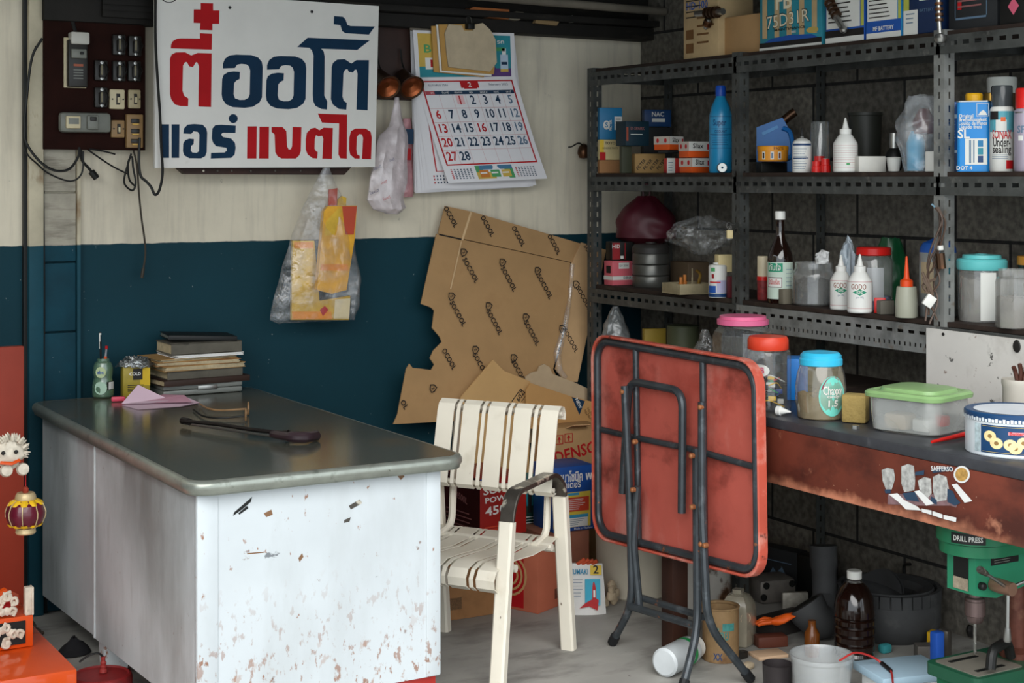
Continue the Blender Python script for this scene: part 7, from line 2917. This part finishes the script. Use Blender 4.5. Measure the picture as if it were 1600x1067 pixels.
mb = MB()
mb.lathe([(.004, 0), (.011, 0), (.011, .010), (.004, .010), (.004, 0)], M_steel, 6)
solo(mb, 'hex_nut', 'small steel nut in front of the ochre sponge block', 'nut', (p.x, p.y, BT))
# food box with green lid
fbx = thing('food_container', 'cloudy rectangular food box with a green lid on the workbench', 'container', (3.135, 3.13, BT), R(14))
M_cloud = clear('cloudy_box', 'c3c6c2', .42, .25, .8, var=.15, bs=9)
mb = MB()
lp = []
for z, e in ((0, .014), (.006, .006), (.05, .002), (.098, 0)):
    lp.append([(x, y, z) for x, y in rrect(-.10 + e, -.108 + e, .10 - e, .108 - e, .038, 6)])
n = len(lp[0])
mb.add([v for l_ in lp for v in l_] + [], [(i * n + j, i * n + (j + 1) % n, (i + 1) * n + (j + 1) % n, (i + 1) * n + j) for i in range(3) for j in range(n)] + [tuple(range(n))[::-1]], M_cloud, None, True)
mb.build('box_body', fbx)
M_glid = mat('green_lid', '7fa06a', .35, var=.08, vs=10)
mb = MB()
lp = []
for z, e in ((.092, -.004), (.094, -.010), (.104, -.011), (.110, -.006), (.112, .004), (.108, .010), (.108, .018), (.118, .022), (.120, .03)):
    lp.append([(x, y, z) for x, y in rrect(-.10 + e, -.108 + e, .10 - e, .108 - e, .040, 6)])
mb.add([v for l_ in lp for v in l_], [(i * n + j, i * n + (j + 1) % n, (i + 1) * n + (j + 1) % n, (i + 1) * n + j) for i in range(8) for j in range(n)] + [tuple(8 * n + j for j in range(n))], M_glid, None, True)
mb.build('lid', fbx)
mb = MB()
mb.box((-.02, -.03, .02), (.05, .05, .034), M_wlabel, bev=.006)
mb.box((.02, -.06, .03), (.035, .03, .03), M_redp, bev=.006)
mb.box((-.03, .04, .025), (.06, .07, .045), M_kraft3, bev=.01)
mb.build('box_contents', fbx)
p, q = onz(1456, 694, BT), onz(1512, 683, BT)
mb = MB()
mb.tube([(0, 0, .006), (q.x - p.x, q.y - p.y, .009)], [.004, .008], M_redp, 8)
solo(mb, 'red_stick', 'red plastic handle lying between the green-lidded box and the cookie tin', 'tool', (p.x, p.y, BT))
# cookie tin
ct = thing('cookie_tin', 'round blue and white cookie tin with pictures of ring biscuits', 'tin', (3.10, 2.765, BT), facing((3.10, 2.765)))
r_ = .120
M_tinw = mat('tin_white', 'cfd6da', .35, var=.05)
M_tinb = mat('tin_blue', '183c62', .35, var=.05)
M_bis = mat('biscuit_print', 'e3cc96', .5, var=.12, vs=60)
mb = MB()
mb.lathe([(0, 0), (r_ - .002, 0), (r_, .003), (r_, .088), (0, .088)], M_tinw, 56)
mb.build('tin_body', ct)
mb = MB()
mb.lathe([(r_ + .0015, .086), (r_ + .003, .088), (r_ + .003, .104), (r_, .107), (r_ - .012, .107), (r_ - .016, .1055), (0, .1055)], M_tinb, 56)
mb.build('lid', ct)
mb = MB()
mb.lathe([(r_ - .020, .1064), (0, .1066)], mat('lid_white', 'c9ced4', .3), 48)
for i in range(40):
    a = -1.5 + i * 3.0 / 40
    mb.curved(a, a + .055, .0865, .096 if i % 2 else .094, r_ + .0036, M_tinw, 3)
mb.build('lid_print', ct)
mb = MB()
q = r_ + .0006
mb.curved(-.72, .95, .010, .080, q, M_tinb, 24)
for z in (.013, .076):
    mb.curved(-.68, .92, z, z + .001, q + .0004, mat('gold_line', 'b9a05a', .4), 20)
for k, (a, z) in enumerate(((-.50, .052), (-.36, .036), (-.08, .034), (.18, .040), (.42, .054), (.64, .046), (.02, .026))):
    n = 14
    ri, ro = .006, .0165
    for i in range(n):
        t0, t1 = 2 * PI * i / n, 2 * PI * (i + 1) / n
        mb.add([((q + .0008) * math.sin(a + rr2 * math.cos(t) / q), -(q + .0008) * math.cos(a + rr2 * math.cos(t) / q), z + rr2 * .85 * math.sin(t)) for rr2, t in ((ri, t0), (ro, t0), (ro, t1), (ri, t1))], [(0, 1, 2, 3)], M_bis)
    mb.curved(a - ri / q, a + ri / q, z - .004, z + .004, q + .0006, mat('tan_dot', '8a6a3a', .5), 3)
mb.curved(-.12, .22, .058, .066, q + .001, mat('pink_ribbon_print', 'c98a90', .5), 6)
mb.ctext('Butter', .008, .062, q + .0014, M_redink, .05, .035, True)
mb.curved(-.9, -.74, .01, .08, q, mat('pale_pattern', 'a9b9bd', .5, var=.3, vs=80), 4)
mb.build('printed_label', ct)
# beige cup with brown sticks
t, r_, h_ = turned('beige_mug', 'beige mug holding brown sticks before the white board', 'mug', 1566, 1616, 592, BT, 3.30, (
    ('mug_body', [(0, 0), (.9, 0), (.95, .03), (.95, .86), (1.02, .92), (1.0, 1), (.94, 1), (.88, .9), (.85, .05), (0, .05)], mat('beige_ceramic', 'b3ada2', .4, var=.08)),))
mb = MB()
p = Vector(t.location)
for k in range(4):
    mb.tube(smoothline([(.02 * math.cos(k * 2), .02 * math.sin(k * 2), .02), (-.004 + .01 * k, .0, h_ * 1.02), (-.012 + .016 * k, -.01, h_ * 1.22 + .008 * (k % 2))]), .006, mat('rust_brown', '4a2a20', .6), 6)
solo(mb, 'brown_sticks', 'bundle of rusty brown sticks in the beige mug', 'sticks', p, facing(p))
# white board on the rack front
ya, yb_ = onx(1450, 560, 3.44).y, onx(1660, 560, 3.44).y
zt_ = onx(1450, 512, 3.44).z
mb = MB()
M_wboard = mat('stained_white_board', 'c9c5bf', .55, var=.06, vs=4, layers=(('8a8078', 6, .53, .70, .5), ('2c2a28', 26, .645, .68, .85), ('6a4a38', 34, .66, .69, .7), ('4a4440', 8, .62, .72, .6)))
mb.prism([(0, 0), (ya - yb_, 0), (ya - yb_, zt_ - BT - .004), (0, zt_ - BT)], .008, M_wboard, Matrix(((0, 0, -1, 0), (-1, 0, 0, 0), (0, 1, 0, 0), (0, 0, 0, 1))))
wb = thing('white_board', 'stained white board propped on the workbench against the rack', 'board', (3.441, ya, BT))
mb.build('board_panel', wb)
mb = MB()
v = onx(1589, 541, 3.432) - Vector((3.441, ya, BT))
mb.lathe([(0, .004), (.012, .003), (.014, 0), (0, 0)], M_ink, 16, T_((v.x - .0006, v.y, v.z)) @ RY(-PI / 2) @ Matrix.Scale(1.3, 4, (1, 0, 0)))
mb.build('bolt_head', wb)
mb = MB()
v2 = onx(1474, 522, 3.432) - Vector((3.441, ya, BT))
mb.lathe([(0, .002), (.005, .001), (.005, 0), (0, 0)], M_ink, 10, T_((v2.x - .0006, v2.y, v2.z)) @ RY(-PI / 2))
mb.build('bolt_head', wb)

# ================================================================ drill press under the bench
DPX, DPY = 3.235, 2.877
dp = thing('drill_press', 'green drill press standing under the workbench edge', 'drill press', (DPX, DPY, 0))
M_dg = mat('machine_green', '1f6a48', .35, var=.08, vs=10, layers=(('12402c', 12, .62, .74, .4),))
M_dg2 = mat('machine_teal', '2a7d5c', .35, var=.08)
sx = -.155
mb = MB()
mb.prism(rrect(-.245, -.09, .06, .09, .02, 4), .03, mat('dark_machine_green', '1a4a35', .4), T_((0, 0, .205)))
mb.prism(rrect(-.225, -.075, -.06, .075, .01, 3), .002, mat('grey_cast_top', '8a857a', .4, .4, var=.2), T_((0, 0, .235)))
mb.box((-.15, .045, .2375), (.10, .012, .002), M_black)
mb.box((-.15, -.045, .2375), (.10, .012, .002), M_black)
mb.build('base_plate', dp)
mb = MB()
mb.box((-.09, 0, .1025), (.26, .15, .205), M_dg, bev=.01)
mb.build('base_stand', dp)
mb = MB()
mb.lathe([(0, .23), (.045, .235), (.045, .25), (.028, .262), (.027, .262), (.027, .55), (0, .55)], mat('rusty_column', '5a342a', .4, .4, var=.3, vs=20, layers=(('7a5a4a', 10, .55, .7, .6),)), 24)
mb.build('column', dp)
mb = MB()
hw = .048
mb.prism([(-.205, .43), (-.13, .415), (.02, .44), (.07, .47), (.07, .545), (-.205, .545)], hw * 2, M_dg2, T_((0, hw, 0)) @ RX(PI / 2))
mb.build('head', dp)
mb = MB()
mb.prism([(sx + .09 * math.cos(PI / 2 + PI * i / 14), .09 * math.sin(PI / 2 + PI * i / 14)) for i in range(15)] + [(.17 + .09 * math.cos(-PI / 2 + PI * i / 14), .09 * math.sin(-PI / 2 + PI * i / 14)) for i in range(15)], .028, M_dg, T_((0, 0, .530)), None, True)
mb.prism([(sx + .098 * math.cos(PI / 2 + PI * i / 14), .098 * math.sin(PI / 2 + PI * i / 14)) for i in range(15)] + [(.17 + .098 * math.cos(-PI / 2 + PI * i / 14), .098 * math.sin(-PI / 2 + PI * i / 14)) for i in range(15)], .046, M_dg, T_((0, 0, .561)), None, True)
mb.build('belt_cover', dp)
mb = MB()
TT = T_((sx, 0, 0))
mb.curved(-2.0 + .55, -2.0 + 1.45, .565, .592, .0988, M_black, 10, TT @ RZ(0))
mb.ctext('DRILL PRESS', .013, .578, .0996, M_wlabel, -1.0, .075, True, TT)
mb.build('name_plate', dp)
mb = MB()
mb.box((-.2056, 0, .488), (.002, .05, .10), M_black)
mb.box((-.2066, 0, .452), (.002, .05, .03), mat('foil_patch', 'a89a86', .3, .4, var=.4, vs=40))
mb.box((-.2066, 0, .530), (.002, .05, .018), mat('foil_patch', 'a89a86', .3, .4))
mb.build('front_sticker', dp)
mb = MB()
mb.box((-.10, -hw - .001, .515), (.10, .002, .03), M_black)
lines(mb, -.14, -.06, .503, .527, 4, M_grey, FR(0, -hw - .0022, 0), .25)
mb.build('rating_plate', dp)
M_chuck = mat('chuck_steel', '6a5a58', .3, .7, var=.2)
mb = MB()
mb.lathe([(0, .345), (.017, .345), (.020, .350), (.022, .362), (.026, .364), (.026, .400), (.0245, .402), (.0245, .408), (.019, .412), (.019, .428), (0, .428)], M_chuck, 24, TT)
mb.build('chuck', dp)
mb = MB()
vs = [(sx + .0035 * math.cos(k * 1.3), .0035 * math.sin(k * 1.3), .345 - k * .0042) for k in range(20)]
mb.tube([(sx, 0, .35), (sx, 0, .268), (sx, 0, .262)], [.0042, .0042, .001], M_steel, 8)
mb.tube(vs, .0018, M_steel, 5)
mb.build('drill_bit', dp)


def DP(px, py, y):
    return ony(px, py, y) - Vector((DPX, DPY, 0))


hb = DP(1568, 917, DPY - .085)
mb = MB()
mb.lathe([(0, -.02), (.017, -.02), (.019, .0), (.017, .045), (0, .045)], mat('copper_hub', '8a6a58', .35, .5), 20, T_(hb) @ RX(PI / 2) @ T_((0, 0, -.015)))
mb.build('feed_hub', dp)
for ex, ey, yy in ((1530, 889, DPY - .12), (1574, 1003, DPY - .105), (1622, 900, DPY - .11)):
    e_ = DP(ex, ey, yy)
    st = hb + Vector((0, -.015, 0))
    mb = MB()
    mb.tube([st, e_], .0045, M_steel, 8)
    o = mb.build('feed_lever', dp)
    d_ = (e_ - st).normalized()
    mb = MB()
    mb.tube([e_ - d_ * .035, e_ - d_ * .006, e_], [.007, .010, .008], M_worn if ey < 950 else M_steel, 10)
    mb.build('knob', o)
mb = MB()
kp = DP(1532, 915, DPY - hw)
mb.lathe([(0, 0), (.010, 0), (.010, .012), (.007, .016), (0, .016)], M_black, 12, T_(kp) @ RX(PI / 2))
mb.build('lock_knob', dp)

# ================================================================ floor clutter under the bench
def base(px, py):
    return onz(px, py, 0)


# white rusty drum beside the bench leg
p = base(1100, 966)
dr = thing('rusty_drum', 'white drum eaten by rust behind the workbench leg', 'drum', (p.x + .055, p.y + .09, 0))
M_drum = mat('rusted_white_enamel', 'b9b6ae', .5, var=.08, layers=(('6b4420', 6, .50, .60, .95), ('3a2416', 12, .58, .66, .9)))
mb = MB()
mb.lathe([(0, 0), (.098, 0), (.102, .006), (.102, .30), (.106, .305), (.106, .315), (.098, .32), (0, .318)], M_drum, 36)
mb.build('drum_body', dr)
mb = MB()
mb.lathe([(0, 0), (.022, 0), (.02, .008), (0, .01)], M_black, 12, RZ(facing(p) + .1) @ FR(0, -.100, .21))
mb.build('black_tap', dr)
# rusty tin
t, r_, h_ = turned('paint_tin', 'rusty open paint tin with blue letters behind the table foot', 'tin', 1097, 1155, 945, 0, None, (
    ('tin_body', [(0, 0), (.95, 0), (.98, .01), (.98, .96), (1.02, .975), (1.02, 1), (.90, 1), (.90, .96), (.94, .94), (.93, .03), (0, .03)], mat('rusty_tan_tin', '8f7350', .55, .1, var=.2, vs=12, layers=(('5a3a22', 7, .54, .66, .8), ('b59a72', 20, .62, .72, .5))), 36),), y=3.86)
mb = MB()
mb.curved(.1, .8, h_ * .60, h_ * .74, r_ * .99, mat('worn_teal_print', '3f7f7a', .5, var=.3, vs=40), 6)
mb.ctext('ไทย', .03, h_ * .52, r_ * .99, mat('worn_teal_print', '3f7f7a', .5), .1, r_ * .7, True)
mb.build('printed_label', t)
mb = MB()
mb.ctext('XX', .022, h_ * .12, r_ * .99, M_navy, -.15, r_ * .5, True)
mb.build('printed_label', t)
# translucent jug
p = base(1170, 1008)
jg = thing('plastic_jug', 'translucent square plastic jug beside the rusty tin', 'jug', (3.17, 3.955, 0), facing((3.17, 3.955)) + R(25))
mb = MB()
mb.lathe([(0, 0), (.042, 0), (.048, .006), (.050, .10), (.044, .135), (.030, .158), (.016, .164), (.016, .176), (0, .176)], clear('yellowed_plastic', 'b5ad98', .55, .25, .85, var=.2, bs=10), 32, RZ(PI / 4), True, .7)
mb.build('jug_body', jg)
mb = MB()
for i in range(18):
    a0, a1 = 2 * PI * i / 18, 2 * PI * (i + 1) / 18
    mb.add([(.018 * math.cos(a0), -.0535, .095 + .018 * math.sin(a0)), (.018 * math.cos(a1), -.0535, .095 + .018 * math.sin(a1)), (.015 * math.cos(a1), -.0535, .095 + .015 * math.sin(a1)), (.015 * math.cos(a0), -.0535, .095 + .015 * math.sin(a0))], [(0, 3, 2, 1)], M_kraft3)
mb.build('moulded_ring', jg)
# white bottle lying down
a, b = base(1032, 1062), base(1092, 1030)
d = Vector((b.x - a.x, b.y - a.y, 0))
wbo = thing('fallen_bottle', 'white plastic bottle with a green band lying on its side under the folded table', 'bottle', (a.x + .02, a.y + .01, .044), math.atan2(d.y, d.x) - PI / 2, None, R(-90))
M_frost = mat('frosted_white', 'bfc4c6', .35, var=.08, vs=10)
mb = MB()
mb.lathe([(0, 0), (.036, 0), (.043, .006), (.043, .15), (.040, .165)], M_frost, 32)
mb.build('bottle_body', wbo)
mb = MB()
mb.lathe([(.0435, .118), (.0438, .119), (.0438, .136), (.0435, .137)], mat('green_band', '1f8a4a', .4), 32)
mb.build('band', wbo)
mb = MB()
mb.lathe([(.040, .164), (.034, .176), (.034, .20), (.030, .206), (0, .206)], M_white, 28)
mb.build('cap', wbo)
# PET bottle of used oil
t, r_, h_ = turned('oil_pet_bottle', 'ribbed plastic bottle of dark used oil with a white cap', 'bottle', 1303, 1367, 891, 0, None, (
    ('bottle_body', [(0, .02), (.55, .0), (.80, .01), (.92, .04), (.86, .08), (.97, .10), (.97, .16), (.89, .18), (.99, .20), (.99, .26), (.91, .28), (1, .30), (1, .36), (.92, .38), (1, .40), (1, .45), (.93, .47), (1, .49), (.99, .58), (.90, .70), (.70, .80), (.42, .87), (.30, .89), (.30, .91)], mat('dark_oil_plastic', '1d0f0a', .12, spec=.7, var=.2)),
    ('neck', [(.42, .872), (.30, .892), (.29, .92)], M_jar),
    ('cap', [(.36, .91), (.37, .99), (.33, 1), (0, 1)], M_white, 40)), y=3.66)
# rubber elbow
p = base(1291, 1004)
el = thing('rubber_elbow', 'black rubber intake elbow standing among the scrap', 'hose', (p.x + .03, p.y + .05, 0))
M_rub = mat('dusty_rubber', '3c3d3e', .7, var=.2, vs=8, layers=(('6a6a68', 9, .56, .74, .5),))
mb = MB()
P = smoothline([(-.075, .0, .115), (-.055, -.02, .075), (-.005, -.01, .062), (.035, .03, .11), (.05, .05, .20), (.055, .06, .28)], 5)
mb.tube(P, [.060, .064, .064, .062] + [.058] * 8 + [.046] * 4 + [.04] * 5 + [.045] * 5, M_rub, 20)
mb.build('hose_body', el)
mb = MB()
q = (P[0] - P[1]).normalized()
mb.tube([P[0] + q * .004, P[0] - q * .012], .066, M_rub, 20)
mb.tube([P[0] + q * .0045, P[0] + q * .0055], .05, M_black, 20)
mb.build('hose_mouth', el)
# tyre
ty = thing('scooter_tyre', 'old dusty black tyre lying on the floor against the block wall', 'tyre', (3.672, 3.80, 0))
mb = MB()
prof = [(.095, .03), (.11, .008), (.14, 0), (.156, .02), (.165, .05), (.165, .11), (.156, .14), (.14, .16), (.11, .152), (.095, .13), (.102, .08), (.095, .03)]
mb.lathe(prof, M_rub, 48)
mb.build('carcass', ty)
mb = MB()
for i in range(30):
    a = 2 * PI * i / 30
    for z, o_ in ((.138, .1),):
        mb.box((.160, 0, z), (.014, .030, .040), M_rub, RZ(a + o_))
mb.build('tread', ty)
# mud flap standing on the tyre
p = onx(1420, 960, 3.62)
mb = MB()
mb.grid(lambda u, v: (.03 * math.sin(u * 3) , -.13 + .26 * u, .162 + .055 * v * math.sin(PI * min(1, u + .15)) + .004), 16, 4, M_rub)
mb.grid(lambda u, v: (.03 * math.sin(u * 3) + .006, .13 - .26 * u, .162 + .055 * v * math.sin(PI * min(1, 1.15 - u)) + .004), 16, 4, M_rub)
solo(mb, 'rubber_flap', 'curved strip of black rubber standing on the tyre', 'rubber', (3.60, 3.80, 0))
# hooked rod leaning on the block wall
p = onx(1400, 912, 3.80)
mb = MB()
mb.tube(fillet([(0, 0, 0), (.0, 0, p.z + .06), (.0, -.03, p.z + .068)], .01), .005, M_black, 8)
solo(mb, 'hooked_rod', 'thin black hooked rod standing against the block wall', 'rod', (3.836, p.y, 0))
# glove
p = onz(1236, 980, .055)
gv = thing('work_glove', 'crumpled bright orange work glove on the pile of metal parts', 'glove', (p.x + .01, p.y + .03, .0525), facing(p))
gv.scale = (.72, .72, .72)
gv.location.x -= .02
M_glv = mat('orange_glove', 'dd5a14', .55, var=.12, vs=12, bump=.3, bs=40)
mb = MB()


def glv(u, v):
    q = noise.noise_vector(Vector((u * 4, v * 4, 2)))
    x = -.075 + .15 * u
    th = .022 * math.sin(PI * min(1, max(0, u * .9 + .08)))
    a = 2 * PI * v
    return (x + q.x * .006, .030 * math.cos(a) * (.5 + .6 * u) + q.y * .006, .018 + .05 * u * u + th * math.sin(a) + q.z * .008)


mb.grid(glv, 14, 20, M_glv)
mb.build('glove_body', gv)
for k in range(4):
    mb = MB()
    y0 = -.026 + k * .015
    mb.tube(smoothline([(-.05, y0, .022), (-.085, y0 - .006, .018 + .006 * (k % 2)), (-.110 - .008 * (k % 3), y0 - .014, .010)]), [.010] * 7 + [.009] * 5 + [.005], M_glv, 8)
    mb.build('finger', gv)


# metal parts and scraps
def scrap(name, label, cat, px, py, size, m, rz=0, z=0.0, bev=.006, rx=0, extra=None):
    p = onz(px, py, z)
    mb = MB()
    mb.box((0, 0, size[2] / 2), size, m, bev=bev)
    if extra:
        extra(mb)
    return solo(mb, name, label, cat, (p.x, p.y + size[1] / 2, z), rz, None, rx)


M_cast = mat('cast_alloy', '6f6a64', .5, .3, var=.25, vs=12)
scrap('gear_cover', 'dusty alloy cover with bolt holes lying against the rack foot', 'car part', 1222, 944, (.15, .12, .09), M_cast, R(-12), 0, .025,
      extra=lambda mb: [mb.lathe([(0, 0), (.012, 0), (.012, .004), (.006, .004), (.006, .001), (0, .001)], M_black, 12, FR(x, -.0605, z)) for x, z in ((-.05, .07), (.05, .07), (-.06, .03))])
scrap('metal_plate', 'flat dark metal plate carrying the orange glove', 'metal', 1240, 990, (.20, .10, .05), mat('dark_iron', '3a3634', .5, .3, var=.3), R(8), 0, .004)
scrap('wood_block', 'red-brown wood block in front of the orange glove', 'wood', 1212, 1012, (.10, .05, .035), mat('red_brown_wood', '5a2f22', .6, var=.2), R(-18), 0, .004)
scrap('card_scrap', 'beige scrap of card on the floor beside the black cup', 'card', 1212, 1030, (.105, .07, .012), mat('beige_card', 'c9a98a', .7, var=.08), R(-10), 0, .003)
scrap('fuse_block', 'small black connector block on the floor beside the rusty tin', 'connector', 1162, 1030, (.04, .025, .022), M_bake, R(10), 0, .003)
scrap('foam_crumb', 'torn yellow foam crumb on the floor left of the black cup', 'foam', 1172, 1048, (.05, .03, .02), M_kraft3, R(20), 0, .008)
scrap('bracket', 'pale grey bracket edge sticking from the metal pile', 'bracket', 1245, 960, (.09, .02, .075), mat('pale_bracket', '9a968c', .5, .3, var=.3, vs=40), R(-25), 0, .003)
p = onx(1218, 900, 3.70)
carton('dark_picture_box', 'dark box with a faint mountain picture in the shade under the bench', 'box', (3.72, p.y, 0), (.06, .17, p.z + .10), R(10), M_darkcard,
       side=lambda mb, w, d, h: (mb.poly([(-d * .35, h * .2), (d * .35, h * .2), (d * .1, h * .6), (-d * .05, h * .45), (-d * .15, h * .55)], M_sat, lf(w)), mb.rect(-d * .35, h * .7, d * .35, h * .72, M_sat, lf(w))))
p = onz(1290, 880, .17)
scrap('black_case', 'black plastic case with a worn pale edge deep under the bench', 'case', 1292, 940, (.12, .10, .16), M_black, R(5), 0, .015,
      extra=lambda mb: mb.box((-.01, -.05, .155), (.09, .004, .008), M_wlabel, None, .002))
# cups and buckets in front
t, r_, h_ = turned('black_cup', 'dark metal cup on the floor left of the clear bucket', 'cup', 1191, 1239, 1036, 0, None, (
    ('cup_body', [(0, 0), (.86, 0), (.90, .02), (.98, .97), (1, 1), (.94, 1), (.86, .06), (0, .05)], mat('dark_cup', '3a3536', .4, .3, var=.2), 32),), y=3.51)
M_milky = clear('milky_bucket', 'c6cbcc', .24, .2, .7, var=.1, bs=6)
t, r_, h_ = turned('clear_bucket', 'milky clear plastic bucket on the floor at the photo bottom', 'bucket', 1234, 1334, 1021, 0, None, (
    ('bucket_body', [(0, 0), (.80, 0), (.84, .02), (.95, .90), (1, .92), (1.0, 1), (.96, 1), (.92, .93), (.80, .04), (0, .03)], M_milky, 40),), y=3.36)
fb_ = onz(1414, 1042, .125)
fo = thing('foam_box', 'white foam box with a pale blue lid at the photo bottom', 'box', (fb_.x, fb_.y, 0), R(-14))
mb = MB()
mb.box((0, 0, .05), (.19, .15, .10), mat('styrofoam', 'd9dbd9', .7, var=.04, bump=.4, bs=120), bev=.006)
mb.build('box_body', fo)
mb = MB()
mb.box((.0, .012, .112), (.22, .17, .022), mat('pale_blue_lid', '9fb9c9', .5, var=.06), bev=.003)
mb.build('lid', fo)
mb = MB()
p1 = onz(1318, 1030, .16) - Vector((fb_.x, fb_.y, 0))
o_ = Vector((2.98 + .06, 3.36, .158))
P = [onz(1312, 1032, .16), onz(1335, 1020, .168), onz(1360, 1025, .15), onz(1378, 1036, .130), onz(1392, 1048, .128), onz(1396, 1075, .128)]
mb.tube(smoothline([v - P[0] for v in P], 6), .003, mat('red_wire', 'b5322f', .4), 6)
mb.tube([P[3] - P[0], P[4] - P[0]], .006, M_black, 8)
solo(mb, 'red_wire', 'red wire with a black crimp running from the clear bucket over the foam box', 'wire', P[0])
p = onz(1472, 1040, .14)
scrap('blue_stopper', 'small bright blue cap between the foam box and the drill press base', 'cap', 1470, 1050, (.035, .03, .12), mat('royal_blue', '2a5fc4', .4), R(0), 0, .006)
p = onz(1520, 1068, .25)
mb = MB()
mb.tube(fillet([(-.06, 0, 0), (-.05, 0, .045), (.05, 0, .045), (.07, 0, 0)], .03), .013, M_black, 10)
solo(mb, 'tool_handle', 'black plastic tool handle lying on the drill press base', 'tool', (DPX - .13, DPY - .06, .251), R(20))
scrap('yellow_wedge', 'small yellow plastic wedge among the dark scrap before the tyre', 'wedge', 1464, 1012, (.045, .03, .05), M_yelp, R(25), 0, .004)
scrap('iron_offcut', 'grey iron offcut among the scrap left of the drill bit', 'metal', 1455, 1035, (.06, .05, .05), M_cast, R(-30), 0, .004)
scrap('iron_pipe', 'short iron sleeve standing left of the drill bit', 'metal', 1484, 1030, (.03, .03, .09), mat('worn_sleeve', '5f5a54', .4, .6), R(15), 0, .01)
scrap('dark_lump', 'black greasy lump behind the drill bit', 'metal', 1545, 1000, (.09, .08, .05), M_scrap, R(40), 0, .02)
scrap('teal_stopper', 'teal plastic cap peeping out beside the oil bottle', 'cap', 1388, 1022, (.04, .03, .03), mat('teal_plastic', '3a8f94', .4), R(0), 0, .01)
# rocker and small bottle by the oil bottle
p = base(1300, 1034)
mb = MB()
mb.lathe([(0, 0), (.022, 0), (.024, .01), (.024, .07), (.012, .09), (.012, .11), (0, .11)], mat('amber_oil', '6a3a14', .15, var=.2), 20)
solo(mb, 'amber_bottle', 'small amber bottle tucked left of the dark oil bottle', 'bottle', (p.x - .01, p.y + .08, 0))
